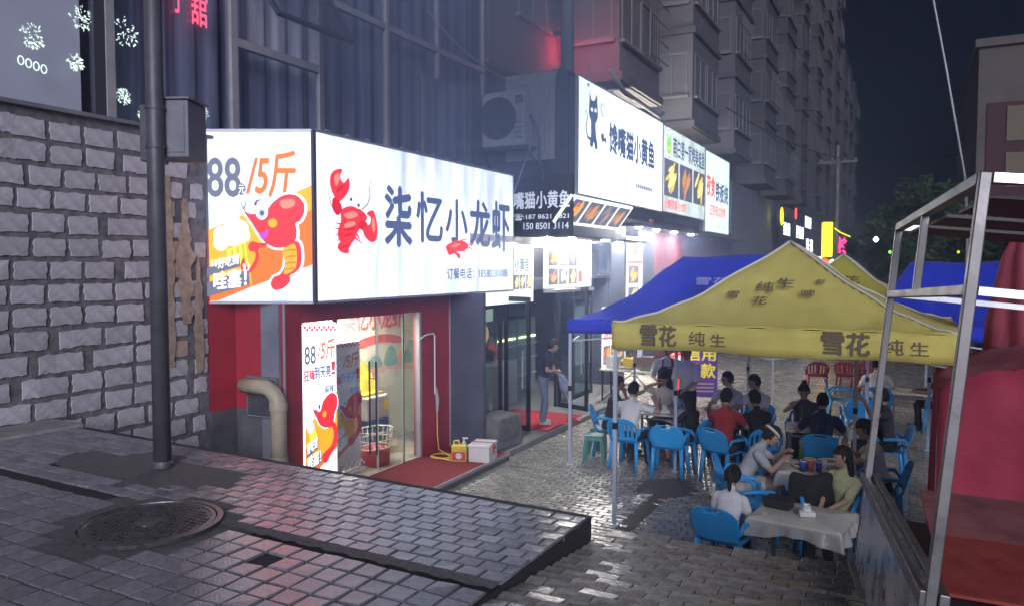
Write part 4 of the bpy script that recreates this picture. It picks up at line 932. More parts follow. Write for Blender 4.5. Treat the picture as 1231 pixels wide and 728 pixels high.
BW(A.stroke('heart_line', [(108, 78), (96, 60), (104, 50), (110, 58), (118, 48), (126, 58), (110, 80)], 2.5, M_ink, None), sa)
s3('fish_doodle', [(98, 118), (112, 112), (120, 122), (130, 116), (128, 132), (118, 128), (106, 132)])
for k in range(4): s3('stamp_mark', ell(24, -8 + 12 * k, 5, 4), M_ink, False)
BW(A.stroke('stamp_frame', [(14, -18), (34, -18), (34, 40), (14, 40), (14, -18)], 1.2, M_ink, None), sa)
# slanted picture panel hanging below
sp_ = thing('slanted_photo_sign', 'slanted light box with four snack photos below the cat sign', 'sign', (-5.95, 14.3, 4.2))
vd = Vector((-.45, 0, .55)).normalized() * -1; up_ = Vector((.45, 0, .60)).normalized()
PS = panel_matrix((-6.36, 14.1, 4.05), (0, 1, 0), up_); sl = 3.75; sh = .66
W(MB().prism([(0, 0), (sl, 0), (sl, sh), (0, sh)], -.05, 0, PS), 'panel', glow('photo_box_film', (.60, .68, .75), .75, streak=.1), sp_)
for i, k in enumerate(('red', 'brown', 'grey', 'brown')): photo(PS, .25 + .88 * i, 1.02 + .88 * i, .07, .60, k, sp_, lit=.4)
sb, PBb = lit_board('frog_sign', 'greyish lit food sign with green frog mark and dish photos', 20.06, 24.74, 4.62, 6.94, E_wB)
BW(lettering('南白第一家烤美蛙鱼', PBb, .95, 4.55, 1.55, 2.1, M_ink, None, bold=.02), sb)
E_grn = glow('film_green', (.12, .55, .06), .8); A = Art([(0, 0), (100, 0), (100, 100), (0, 100)], .8, .9, panel_matrix(PBb @ Vector((.12, 1.38, 0)), (0, 1, 0)))
for p, m in ((ell(50, 50, 48), E_wh), (ell(50, 50, 44), M_ink), (ell(50, 50, 40), E_wh), (ell(50, 56, 30, 26), E_grn), (ell(34, 28, 10), E_grn), (ell(66, 28, 10), E_grn), (ell(34, 28, 4), M_ink), (ell(66, 28, 4), M_ink), (ell(50, 62, 16, 5), E_yel)): BW(A.shape('frog_mark', p, m, None, False), sb)
for i, k in enumerate(('gold', 'brown', 'gold')): photo(PBb, .10 + 1.55 * i, 1.5 + 1.55 * i, .42, 1.42, k, sb, lit=.4)
BW(lettering('火爆蒜蓉', PBb, .1, 1.4, .08, .34, E_mred, None, bold=.02), sb); BW(lettering('小龙虾', PBb, 1.5, 2.4, .08, .34, E_mred, None, bold=.02), sb)
sc, PC = lit_board('grill_sign', 'pale green lit sign with red and black characters at the far end', 24.78, 28.4, 4.28, 6.90, E_wC)
BW(lettering('夜食', PC, .15, 1.35, 1.15, 1.85, E_mred, None, bold=.03), sc); BW(lettering('铁板烧', PC, 1.45, 3.4, 1.05, 1.7, M_ink, None, bold=.03), sc); BW(lettering('正宗街边烧烤', PC, .6, 3.0, .55, .9, E_mred, None, bold=.02), sc)
for k in range(6): BW(MB().prism([(1.8 + .25 * k, .14), (2.0 + .25 * k, .14), (2.0 + .25 * k, .26), (1.8 + .25 * k, .26)], .002, .004, PC).build('fine_print', E_mgr), sc)

# ---- air conditioner on the fascia end, tiled patch, rod, cable
tp = thing('tiled_patch', 'white tiled wall patch behind the air conditioner', 'tiled wall', (-6.9, 14.19, 5.3))
mtile = mat('white_wall_tile', (.42, .43, .46), .35); mb0 = MB().box(-.052, .052, -.006, .006, -.052, .052).mesh('tile', mtile)
W(MB().box(-7.50, -6.36, 14.18, 14.196, 5.32, 7.08), 'backing', M_dconc, tp)
for i in range(10):
    for j in range(16):
        o = bpy.data.objects.new('tile', mb0); col.objects.link(o); BW(o, tp); o.location = (-7.44 + .111 * i, 14.174, 5.38 + .109 * j)
ac = thing('air_conditioner', 'white outdoor air conditioner unit on a bracket beside the cat sign', 'air conditioner', (-7.25, 13.85, 5.5))
M_acw = mat('ac_white', (.50, .50, .52), .45, var=.15, scale=4); M_acd = mat('ac_grille', (.09, .095, .12), .5)
W(MB().box(-7.80, -6.84, 13.72, 14.10, 5.58, 6.66), 'casing', M_acw, ac, bevel=.02)
fx_, fz_ = -7.50, 6.14
W(MB().lathe([(.02, 0), (.42, 0), (.42, .012), (.02, .012)], 32, M=Matrix.Translation((fx_ + .06, 13.719, fz_)) @ Euler((R(90), 0, 0)).to_matrix().to_4x4()), 'fan_opening', M_acd, ac)
mb = MB()
for q in (.08, .14, .20, .26, .32, .38, .41): mb.tube([(fx_ + .06 + q * math.cos(a), 13.698, fz_ + q * math.sin(a)) for a in [k * math.pi / 14 for k in range(29)]], .006, 4)
for k in range(6): a = k * math.pi / 3; mb.tube([(fx_ + .06, 13.694, fz_), (fx_ + .06 + .42 * math.cos(a), 13.694, fz_ + .42 * math.sin(a))], .008, 4)
W(mb, 'fan_guard', M_frame_d, ac, fix=False)
for k in range(5): a = k * 1.2566; W(MB().add([(fx_ + .06, 13.704, fz_), (fx_ + .06 + .34 * math.cos(a), 13.702, fz_ + .34 * math.sin(a)), (fx_ + .06 + .36 * math.cos(a + .5), 13.706, fz_ + .36 * math.sin(a + .5))], [(0, 1, 2)]), 'fan_blade', M_frame_d, ac, fix=False)
W(MB().box(-7.04, -6.87, 13.712, 13.719, 6.40, 6.56), 'badge', M_acd, ac); BW(lettering('TCL', panel_matrix((-7.04, 13.711, 6.40), (1, 0, 0)), .03, .14, .05, .11, M_acw, None, bold=.01), ac)
for k in range(4): W(MB().box(-7.06, -6.88, 13.712, 13.719, 5.72 + .1 * k, 5.75 + .1 * k), 'vent_slot', M_acd, ac)
W(MB().box(-7.85, -6.75, 13.74, 13.80, 5.52, 5.575).box(-7.85, -6.75, 14.02, 14.08, 5.52, 5.575).bar((-6.8, 13.77, 5.52), (-6.66, 14.17, 5.05), .035).bar((-7.8, 13.77, 5.52), (-7.7, 14.13, 5.05), .035), 'bracket', M_frame_d, ac)
W(MB().tube([(-6.84, 13.95, 6.2), (-6.70, 13.98, 6.0), (-6.66, 14.05, 5.7), (-6.70, 14.13, 5.3), (-6.62, 14.15, 4.9)], .03, 8), 'hose_bundle', M_wall_d, ac, smooth=True)
rod = thing('diagonal_rod', 'thin pale rod slanting across the black fascia end', 'rod', (-6.07, 13.6, 7.0)); W(MB().tube([(-6.07, 13.66, 7.02), (-7.22, 13.9, 4.52)], .018, 8), 'rod_shaft', M_frame, rod)
W(MB().tube([(-6.07, 13.66, 7.03), (-6.07, 14.2, 7.06)], .014, 6), 'rod_clip', M_frame, rod)
cab = thing('sagging_cable', 'thin pale cable sagging from the windows to the air conditioner', 'cable', (-7.7, 12.6, 7.5))
cp = [Vector((-7.7, 11.6, 7.7)) * (1 - t) + Vector((-6.85, 13.9, 6.75)) * t - Vector((0, 0, .25 * 4 * t * (1 - t))) for t in [k / 14 for k in range(15)]]
W(MB().tube(cp, .011, 6), 'cable_run', mat('pale_cable', (.4, .4, .42), .6), cab, smooth=True)

# ---- third shop: dark red open front with lit posters and a food stall in front
S3 = thing('grill_shopfront', 'dark open grill shopfront with a dull red wall beyond the dark glass one', 'shopfront', (-6.95, 24, 0))
M_drw = mat('dull_red_wall', (.16, .035, .05), .7, var=.3, scale=2)
W(MB().box(-7.1, -6.95, 19.02, 20.1, .0, 4.3), 'pier', M_blue, S3); W(MB().box(-7.1, -6.95, 21.7, 22.8, 0, 4.3), 'pier', M_blue, S3); W(MB().box(-7.1, -6.96, 22.8, 34, .0, 4.6), 'red_wall', M_drw, S3)
W(MB().box(-7.4, -6.1, 19.02, 34, 4.2, 4.28), 'soffit', M_blk, S3); W(MB().box(-10, -9.9, 19.02, 22.8, 0, 4.2), 'back_wall', M_cream, S3)
W(MB().box(-8.8, -8.2, 19.3, 21.3, 3.3, 3.33), 'ceiling_light', glow('stall_ceiling_light', (1.0, .93, .80), 110.0), S3)
for y in (19.6, 21.2, 23.0, 25.0): W(MB().lathe([(.08, 4.185), (.09, 4.198)], 16, M=Matrix.Translation((-6.4, y, 0))), 'downlight', M_dl, S3)
lp = thing('lit_poster', 'narrow lit food poster on a pillar above the blue tent', 'poster', (-6.93, 20.8, 2.2)); PL = panel_matrix((-6.92, 20.22, 2.0), (0, 1, 0))
W(MB().prism([(0, 0), (1.3, 0), (1.3, 2.0), (0, 2.0)], -.03, 0, PL), 'panel', E_menu, lp)
for i, (v, k) in enumerate(((.1, 'gold'), (.7, 'red'))): photo(PL, .1, 1.0, v, v + .5, k, lp, lit=.5)
A = Art([(0, 0), (130, 0), (130, 200), (0, 200)], 1.3, 2.0, PL)
st5 = [(65 + (34 if k % 2 == 0 else 13) * math.sin(k * math.pi / 5), 36 - (34 if k % 2 == 0 else 13) * math.cos(k * math.pi / 5)) for k in range(10)]
BW(A.shape('red_star', st5, E_mred, None, False), lp); BW(A.shape('red_band', [(0, 66), (130, 66), (130, 76), (0, 76)], E_mred, None, False), lp)
fp = thing('food_banner', 'white and red lit food banner hanging below the blue tent edge', 'banner', (-6.3, 17.8, .6)); PF = panel_matrix((-6.55, 17.35, .75), (0, 1, 0))
W(MB().prism([(0, 0), (1.7, 0), (1.7, 1.45), (0, 1.45)], -.02, 0, PF), 'panel', E_menu, fp)
for i in range(3): BW(MB().prism([(.1 + .55 * i, 1.2), (.5 + .55 * i, 1.2), (.5 + .55 * i, 1.42), (.1 + .55 * i, 1.42)], .002, .004, PF).build('red_tab', E_mred), fp)
BW(lettering('烧烤', PF, .1, .75, .65, 1.0, E_mred, None, bold=.02), fp)
for i, k in enumerate(('red', 'gold', 'red')): photo(PF, .08 + .53 * i, .55 + .53 * i, .06, .5, k, fp, lit=.5)
stl = thing('food_stall_table', 'long folding stall table with pale top in front of the grill shop', 'table', (-6.3, 18.6, 0))
W(MB().box(-6.35, -4.75, 16.6, 17.3, .79, .83), 'table_top', mat('stall_top', (.55, .56, .48), .5), stl, bevel=.008)
for x in (-6.28, -4.82):
    for y in (16.66, 17.24): W(MB().bar((x, y, 0.0), (x, y, .79), .035), 'leg', M_bfr, stl)
W(MB().bar((-6.28, 16.66, .1), (-5.55, 16.66, .78), .025).bar((-4.82, 16.66, .1), (-5.55, 16.66, .78), .025), 'brace', M_bfr, stl)
rr = random.Random(9); cols = [('white', M_plW), ('steel', mat('tray_steel', (.5, .5, .5), .3, metal=.9)), ('yellow', M_plY), ('green', mat('tray_green', (.16, .3, .1), .5)), ('red', M_lblR)]
for i, (x, y, w, d, h, c) in enumerate(((-6.1, 16.9, .3, .3, .28, 0), (-5.72, 16.95, .26, .3, .24, 2), (-5.35, 16.95, .36, .4, .30, 1), (-5.0, 16.85, .22, .3, .10, 4), (-5.25, 16.72, .3, .14, .04, 3), (-5.75, 16.72, .3, .14, .05, 1))):
    tr = thing('food_tub', '%s food tub on the stall table, %s' % (cols[c][0], ['at the left end', 'second from the left', 'the largest one', 'at the right end', 'flat in front of the large tub', 'flat in front of the yellow tub'][i]), 'food tub', (x, y, .832), group='tubs on the stall table')
    P0 = [[(sx * w * k, sy * d * k, z) for sx, sy in ((-.5, -.5), (.5, -.5), (.5, .5), (-.5, .5))] for k, z in ((.85, .0), (1.0, h), (.94, h), (.80, h * .5))]
    mb = MB().grid(P0, closed=True); mb.add(P0[0], [(3, 2, 1, 0)]); mb.build('tub_shell', cols[c][1], tr, fix=False); MB().add(P0[3], [(0, 1, 2, 3)]).build('food', cols[(c + 3) % 5][1], tr, fix=False)
dk = thing('drink_poster', 'small red and white lit box standing at the end of the stall table', 'light box', (-4.62, 16.7, 0))
W(MB().box(-4.68, -4.58, 16.5, 17.1, .25, 1.25), 'red_case', glow('red_box_film', (.9, .05, .03), .6), dk, bevel=.01); W(MB().box(-4.579, -4.57, 16.6, 17.05, .75, 1.18).box(-4.66, -4.6, 16.49, 16.499, .7, 1.2), 'white_face', E_wh, dk); W(MB().box(-4.66, -4.6, 16.55, 16.6, 0, .25).box(-4.66, -4.6, 17.0, 17.05, 0, .25), 'stand', M_bfr, dk)
ps = thing('purple_sign_board', 'purple standing board with yellow characters on the street', 'sign', (-4.25, 17.6, 0), R(20))
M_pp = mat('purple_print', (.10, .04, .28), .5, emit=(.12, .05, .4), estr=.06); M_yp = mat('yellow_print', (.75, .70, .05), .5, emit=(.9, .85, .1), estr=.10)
ps.scale = (.86,) * 3; MB().box(-.45, .45, -.02, .02, .22, 1.62).build('board', M_pp, ps); PP_ = panel_matrix((-.45, -.022, .22), (1, 0, 0))
for s_, a in (('信用', (.06, .84, .98, 1.34)), ('贷款', (.06, .84, .52, .90))): lettering(s_, PP_, a[0], a[1], a[2], a[3], M_yp, ps, bold=.03)
for k in range(3): MB().prism([(.30, .14 + .1 * k), (.80, .14 + .1 * k), (.80, .18 + .1 * k), (.30, .18 + .1 * k)], .002, .004, PP_).build('fine_print', M_plW, ps)
MB().bar((-.42, .03, 0), (-.42, .03, 1.6), .03).bar((.42, .03, 0), (.42, .03, 1.6), .03).bar((-.42, -.25, 0.02), (-.42, .25, .02), .03).bar((.42, -.25, .02), (.42, .25, .02), .03).build('stand', M_bfr, ps)
# ================================================================== TENTS
def canopy_mat(name, c):
    """woven tent cloth: lets some light through"""
    m = mat(name, c, .68, var=.2, scale=2.2, bump=.6, bscale=7, sheen=.1, stretch=(1, .5, 1)); p = m.node_tree.nodes['Principled BSDF']
    N = m.node_tree.nodes; L = m.node_tree.links; tr = N.new('ShaderNodeBsdfTranslucent'); tr.inputs[0].default_value = (*c, 1); mx = N.new('ShaderNodeMixShader'); mx.inputs[0].default_value = .5
    L.new(p.outputs[0], mx.inputs[1]); L.new(tr.outputs[0], mx.inputs[2]); L.new(mx.outputs[0], N['Material Output'].inputs[0]); return m
M_tY = canopy_mat('yellow_tent_cloth', (.86, .76, .22)); M_tB = canopy_mat('blue_tent_cloth', (.04, .08, .78)); M_tY2 = canopy_mat('bright_yellow_tent_cloth', (.68, .62, .08)); M_tR = canopy_mat('red_tent_cloth', (.42, .03, .06))
M_tpole = mat('tent_pole_paint', (.50, .55, .66), .4, metal=.2); M_pip = mat('pale_piping', (.55, .54, .46), .7)
def make_tent(name, label, x0, x1, y0, y1, ze, zp, m, val=.30, ridge=0.0, poles=(1, 1, 1, 1), sag=.16, group=None, piping=True, wr=1.0, zb=0.0):
    """pop-up tent: concave cloth roof with hips, valance, four poles with legs and cross bars"""
    cx, cy = (x0 + x1) / 2, (y0 + y1) / 2; t = thing(name, label, 'tent', (cx, cy, zb), group=group)
    hx, hy = (x1 - x0) / 2, (y1 - y0) / 2; n = 36; rr = random.Random(int(abs(x0 * 100)))
    def roof(u, v):   # u, v in -1..1
        k = max(max(0, (abs(u) * hx - ridge) / (hx - ridge)), abs(v)); f = (1 - k)
        z = ze + (zp - ze) * (f ** 1.45 * .9 + f * .1)
        z -= .03 * math.sin(math.pi * min(1, f * 1.2)) * (1 - abs(abs(u) - abs(v)))
        z += wr * .016 * math.sin(9 * u + 4 * v) * f + wr * .011 * math.sin(23 * u * v + 3 * u) + wr * .010 * math.sin(15 * math.atan2(v, u + .001)) * f * (1 - f) * 3
        return (u * hx, v * hy, z - zb)
    P = [[roof(-1 + 2 * i / n, -1 + 2 * j / n) for i in range(n + 1)] for j in range(n + 1)]
    MB().grid(P).build('roof_cloth', m, t, smooth=True, fix=False, solid=.004)
    # valance: four hanging strips
    for sx, sy, ax in ((0, -1, 'x'), (0, 1, 'x'), (-1, 0, 'y'), (1, 0, 'y')):
        rows = []
        for k in range(4):
            z = ze - val * k / 3; r_ = []
            for i in range(n * 2 + 1):
                s = -1 + i / n; wv = .010 * math.sin(14 * s + sx * 2) * k / 3 + .006 * math.sin(37 * s) * k / 3
                z2 = z - zb - .012 * (k / 3) * math.sin(6 * s + 1)
                r_.append((s * hx, sy * (hy + .012) + wv, z2) if ax == 'x' else (sx * (hx + .012) + wv, s * hy, z2))
            rows.append(r_)
        MB().grid(rows).build('valance', m, t, smooth=True, fix=False, solid=.003)
    if piping:
        for sx in (-1, 1):
            for sy in (-1, 1):
                pts = [Vector(roof(sx * (ridge / hx + (1 - ridge / hx) * q), sy * q)) + Vector((0, 0, .008)) for q in [i / 16 for i in range(17)]]
                MB().tube(pts, .016, 6).build('hip_piping', M_pip, t, smooth=True)
    for i, (sx, sy) in enumerate(((-1, -1), (1, -1), (1, 1), (-1, 1))):
        if poles[i]:
            x, y = sx * (hx - .03), sy * (hy - .03)
            MB().box(x - .022, x + .022, y - .022, y + .022, 0, ze - zb - .02).build('pole', M_tpole, t, bevel=.003); MB().box(x - .05, x + .05, y - .05, y + .05, 0, .012).build('foot_plate', M_tpole, t)
            MB().box(x - .028, x + .028, y - .028, y + .028, 1.2, 1.28).build('slide_lock', M_bfr, t)
    for a, b in (((-1, -1), (1, -1)), ((1, -1), (1, 1)), ((1, 1), (-1, 1)), ((-1, 1), (-1, -1))):
        A_ = Vector((a[0] * (hx - .05), a[1] * (hy - .05), 0)); B_ = Vector((b[0] * (hx - .05), b[1] * (hy - .05), 0)); mid = (A_ + B_) / 2; z1, z2 = ze - zb - .1, ze - zb - .34
        mb = MB()
        for p, q in ((A_, mid), (mid, B_)):
            mb.bar(p + Vector((0, 0, z1)), q + Vector((0, 0, z2)), .016, .022); mb.bar(p + Vector((0, 0, z2)), q + Vector((0, 0, z1)), .012, .022)
        mb.build('scissor_truss', M_tpole, t)
    return t
ty = make_tent('yellow_tent', 'large dull yellow tent with dark characters over the front tables', -3.22, .48, 8.88, 11.7, 2.5, 3.50, M_tY)
M_tink = mat('faded_tent_print', (.13, .10, .05), .8)
PV = panel_matrix((-1.85, -1.422, 2.22), (1, 0, 0))
for x, s_, w, h in ((.20, '雪', .20, .24), (.43, '花', .20, .24), (.78, '纯', .19, .19), (1.03, '生', .17, .17), (2.22, '雪', .22, .24), (2.47, '花', .22, .24), (2.82, '纯', .19, .19), (3.07, '生', .17, .17)):
    o = lettering(s_, PV, x + .16, x + .16 + w, .03 + (.0 if h > .2 else .03), .03 + h, M_tink, ty, bold=.03 if h > .2 else .01, lift=.014, name='valance_lettering')
# faint roof print: the same words and a swash above them, laid on the front slope
sl_ = Vector((0, 1.41, .95)).normalized(); PR = panel_matrix((-.62, -.88, 2.79), (1, 0, 0), sl_)
for x, y, s_, w in ((.02, .0, '雪', .14), (.34, .14, '纯', .2), (.56, .22, '生', .2), (.34, -.12, '花', .16), (.86, .04, '啤', .15), (1.0, .30, '鲜', .1)):
    o = lettering(s_, PR, x, x + w, y, y + w, M_tink, ty, bold=.01, lift=.03, name='roof_lettering')
tb = make_tent('blue_tent', 'big blue ridge tent behind the yellow one', -4.85, -.6, 11.3, 14.6, 2.34, 3.36, M_tB, val=.2, ridge=.72, piping=False)
lettering('雪花', panel_matrix((-.25, -1.05, 2.86), (1, 0, 0), Vector((0, 1.65, 1.0))), .0, .5, 0, .22, mat('pale_tent_print', (.4, .42, .6), .8), tb, lift=.05, bold=.01, name='roof_lettering')
ty2 = make_tent('small_yellow_tent', 'bright yellow tent peaking behind the large yellow tent', -2.75, .35, 15.0, 18.1, 2.45, 3.42, M_tY2, group='far tents')
lettering('雪花', panel_matrix((-.35, -.75, 2.83), (1, 0, 0), sl_), .0, .7, 0, .25, M_tink, ty2, lift=.04, bold=.01, name='roof_lettering')
tb2 = make_tent('far_blue_tent', 'blue tent standing behind the metal frame at right', -.72, 2.9, 12.4, 15.6, 2.36, 3.26, M_tB, val=.22, ridge=1.1, piping=False, group='far tents')

# ================================================================== PLASTIC CHAIRS, STOOLS, TABLES
M_chb = mat('blue_plastic', (.035, .33, .74), .38, var=.08, scale=3, spec=.5); M_chr = mat('red_plastic', (.22, .015, .022), .4); M_stl = mat('teal_plastic', (.10, .27, .25), .42)
def make_chair(m, style='slot'):
    """moulded armchair facing +y, origin on the ground under the seat"""
    r = bpy.data.objects.new('plastic_chair', None); col.objects.link(r); r.empty_display_size = .1
    n = 10
    P = [[((-.22 + .44 * i / n) * (1.0 if j < 8 else 1 - .05 * (j - 7)), -.20 + .42 * j / n, .44 - .018 * math.sin(math.pi * i / n) * math.sin(math.pi * j / n) - (.015 if j == n else 0)) for i in range(n + 1)] for j in range(n + 1)]
    MB().grid(P).build('seat', m, r, smooth=True, fix=False, solid=.012)
    # backrest: curved shell, rounded top, slots
    def bp(u, v, d=0):   # u -1..1 across, v 0..1 up
        w = .225 + .03 * math.sin(v * 2.4); a = u * .9; top = .84 - .10 * abs(u) ** 3
        z = .47 + (top - .47) * v
        return (w * math.sin(a) / math.sin(.9), -.22 - .10 * v - .06 * math.cos(a) + .09 * (1 - math.cos(a)) + d, z)
    cols_ = [-1, -.82, -.72, -.54, -.44, -.28, -.18, -.05, .05, .18, .28, .44, .54, .72, .82, 1]; rows_ = [0, .1, .2, .34, .5, .66, .78, .88, .95, 1]
    mb = MB(); vid = {}
    for j, v in enumerate(rows_):
        for i, u in enumerate(cols_): vid[i, j] = len(mb.v); mb.v.append(bp(u, v))
    for j in range(len(rows_) - 1):
        for i in range(len(cols_) - 1):
            slot = (style == 'slot' and 2 <= j <= 5 and i in (1, 3, 5, 9, 11, 13)) or (style == 'top' and j == 7 and 5 <= i <= 9) or (style == 'grid' and 1 <= j <= 6 and i in (1, 3, 5, 7, 9, 11, 13) and j % 2 == 1)
            if not slot: mb.f.append([vid[i, j], vid[i + 1, j], vid[i + 1, j + 1], vid[i, j + 1]]); mb.m.append(0)
    mb.build('backrest', m, r, smooth=True, fix=False, solid=.012)
    for s in (-1, 1):
        q = [bp(s, .38), (s * .262, -.20, .655), (s * .275, -.02, .655), (s * .268, .14, .64), (s * .25, .20, .60), (s * .235, .21, .44)]
        MB().tube(q, [.02, .024, .026, .025, .022, .022], 8).build('armrest', m, r, smooth=True)
        MB().tube([(s * .215, .20, .435), (s * .25, .235, .0)], [.034, .026], 8).build('leg', m, r, smooth=True)
        MB().tube([(s * .205, -.215, .45), (s * .225, -.27, .0)], [.034, .026], 8).build('leg', m, r, smooth=True)
    MB().tube([bp(-1, 0), (-.205, -.21, .44)], .022, 6).tube([bp(1, 0), (.205, -.21, .44)], .022, 6).build('back_post', m, r, smooth=True)
    return r
proto = {k: make_chair(m, st) for k, m, st in (('slot', M_chb, 'slot'), ('top', M_chb, 'top'), ('grid', M_chb, 'grid'), ('red', M_chr, 'slot'))}
used_ch = set()
def chair(kind, x, y, rz, label, z=0.0, tilt=None, group='blue plastic chairs'):
    o = proto[kind] if kind not in used_ch else copy_tree(proto[kind]); used_ch.add(kind)
    o.location = (x, y, z); o.rotation_euler = (*(tilt or (0, 0)), R(rz)); return tag(o, label, 'chair', group)
def make_stool():
    r = bpy.data.objects.new('plastic_stool', None); col.objects.link(r)
    MB().box(-.15, .15, -.15, .15, .42, .45).build('seat', M_stl, r, bevel=.02); MB().box(-.15, .15, -.15, .15, .36, .418).build('apron', M_stl, r, bevel=.01)
    for sx in (-1, 1):
        for sy in (-1, 1): MB().tube([(sx * .125, sy * .125, .37), (sx * .165, sy * .165, 0)], [.035, .026], 6).build('leg', M_stl, r)
    return r
st0 = make_stool(); st0.location = (-4.55, 11.72, 0); st0.rotation_euler = (0, 0, R(15)); tag(st0, 'teal plastic stool left of the chairs, nearest the tent pole', 'stool', 'teal stools')
st1 = copy_tree(st0); st1.location = (-4.62, 12.25, 0); st1.rotation_euler = (0, 0, R(-10)); tag(st1, 'teal plastic stool half hidden behind the nearer stool', 'stool', 'teal stools')
M_ttop = mat('table_top', (.78, .75, .64), .4, var=.1, scale=4); M_tleg = mat('table_leg_steel', (.35, .35, .36), .35, metal=.8)
def film_mat():
    m = mat('plastic_film', (.85, .84, .76), .22, var=.08, scale=5, bump=.5, bscale=16, spec=.6); p = m.node_tree.nodes['Principled BSDF']; p.inputs['Alpha'].default_value = .5; return m
M_film = film_mat()
def table(label, x, y, rz, w=.95, d=.75, h=.73, film=True, name='folding_table'):
    t = thing(name, label, 'table', (x, y, 0), R(rz), 'dining tables')
    MB().box(-w / 2, w / 2, -d / 2, d / 2, h - .03, h).build('table_top', M_ttop, t, bevel=.008)
    for sx in (-1, 1):
        for sy in (-1, 1): MB().bar((sx * (w / 2 - .05), sy * (d / 2 - .05), 0), (sx * (w / 2 - .05), sy * (d / 2 - .05), h - .03), .035).build('leg', M_tleg, t)
    MB().bar((-w / 2 + .05, -d / 2 + .05, h - .09), (w / 2 - .05, -d / 2 + .05, h - .09), .03).bar((-w / 2 + .05, d / 2 - .05, h - .09), (w / 2 - .05, d / 2 - .05, h - .09), .03).build('rail', M_tleg, t)
    if film:
        c = thing('plastic_tablecloth', 'thin clear plastic film draped over the ' + label.split(' table')[0].split('table')[0].strip() + ' table', 'tablecloth', (x, y, 0), R(rz), 'plastic film tablecloths')
        n = 28; rings = []; rr = random.Random(int(x * 100)); ph = rr.uniform(0, 6)
        for k, (out, dz) in enumerate(((-.3, .003), (0, .003), (.012, -.012), (.02, -.05), (.032, -.10), (.042, -.145))):
            r_ = []
            for i in range(n * 4):
                e, f = divmod(i, n); f = f / n; hw, hd = w / 2 + .004, d / 2 + .004
                px, py = ((-hw + 2 * hw * f, -hd), (hw, -hd + 2 * hd * f), (hw - 2 * hw * f, hd), (-hw, hd - 2 * hd * f))[e]
                l = math.hypot(px, py); ux, uy = px / l, py / l; wv = (1 + .6 * math.sin(i * .9 + ph) + .4 * math.sin(i * .37)) if k > 2 else 1
                if k == 0: r_.append((px * .4, py * .4, h + .003)); continue
                o_ = out * wv; r_.append((px + ux * o_, py + uy * o_, h + dz * (1 + (.22 * math.sin(i * .23 + ph) if k > 3 else 0))))
            rings.append(r_)
        mb = MB().grid(rings, closed=True); mb.add(rings[0], [tuple(range(n * 4))]); mb.build('film', M_film, c, smooth=True, fix=False)
    return t
table('front white table nearest the steps', -.90, 8.02, -8, .86, .72)
table('second table with bowls and cups behind the front one', -.98, 10.0, 5, .85, .7)
table('left table between the standing man and empty chair', -3.75, 12.72, 4, .85, .65, film=False)
table('middle table in front of the two men in white', -2.55, 12.6, 0, .8, .65, film=False)
table('far table by the woman with a hair bun', -1.22, 12.5, 6, .9, .7, film=False)
table('farthest table on the right near the tent poles', .15, 17.0, 0, .9, .7, film=False)
# ---- things on the tables
M_card = mat('black_napkin_box', (.03, .03, .033), .45); M_tis = mat('tissue_paper', (.75, .75, .73), .9, bump=.4, bscale=30)
nb = thing('napkin_box', 'black napkin box on the front white table', 'napkin box', (-1.15, 8.16, .737), R(-10)); MB().box(-.13, .13, -.09, .09, 0, .10).build('box_body', M_card, nb, bevel=.008); MB().box(-.11, .11, -.07, .07, .101, .106).build('top_rim', M_bfr, nb)
def tissue(name, label, x, y, z, s=1.0, cat='tissue pack'):
    t = thing(name, label, cat, (x, y, z), R(20)); MB().box(-.075 * s, .075 * s, -.045 * s, .045 * s, 0, .05 * s).build('pack', M_tis, t, bevel=.01 * s)
    rr = random.Random(int(x * 77)); P = [[((.05 * s) * (1 - j * .12) * math.cos(a) + rr.gauss(0, .006 * s), (.025 * s) * (1 + j * .3) * math.sin(a) + rr.gauss(0, .006 * s), .045 * s + .022 * s * j + rr.gauss(0, .006 * s)) for a in [k * math.pi / 5 for k in range(10)]] for j in range(4)]
    MB().grid(P, closed=True).build('loose_tissue', M_tis, t, smooth=True, fix=False); return t
tissue('tissue_pack', 'white tissue pack on the front table beside the napkin box', -.86, 7.98, .737)
tissue('tissue_pack', 'crumpled white tissues on the middle table', -2.72, 12.42, .732, 1.4)
tissue('tissue_pack', 'white paper on the left table in front of the lady', -3.62, 12.55, .732, 1.2)
M_clear = glass('clear_plastic', (.9, .92, .92), 1.0); M_bowl = mat('white_bowl', (.6, .58, .52), .35); M_cupr = mat('paper_cup_red', (.45, .10, .08), .5); M_cupb = mat('carton_blue', (.05, .06, .35), .5); M_food = mat('cooked_food', (.30, .13, .04), .5, var=.5, scale=30, bump=.6)
def bowl(label, x, y, z, r=.10, m=None):
    t = thing('food_bowl', label, 'bowl', (x, y, z), 0, 'bowls on tables'); MB().lathe([(r * .5, 0), (r * .85, r * .3), (r, r * .55), (r * .96, r * .55), (r * .7, r * .3)], 20, capt=False).build('bowl_shell', m or M_bowl, t, smooth=True, fix=False); MB().lathe([(r * .8, r * .36), (r * .5, r * .5), (.001, r * .55)], 16, capb=False, capt=False).build('food', M_food, t, smooth=True)
def cup(label, x, y, z, m, h=.12, r=.038, name='drink_cup'):
    t = thing(name, label, 'cup', (x, y, z), 0, 'cups on tables'); MB().lathe([(r * .75, 0), (r, h), (r * .94, h), (r * .72, .01)], 16, capt=False).build('cup_wall', m, t, smooth=True, fix=False); MB().lathe([(r * 1.05, h - .012), (r * 1.05, h + .003)], 16, capb=False, capt=False).build('rim', M_plW, t)
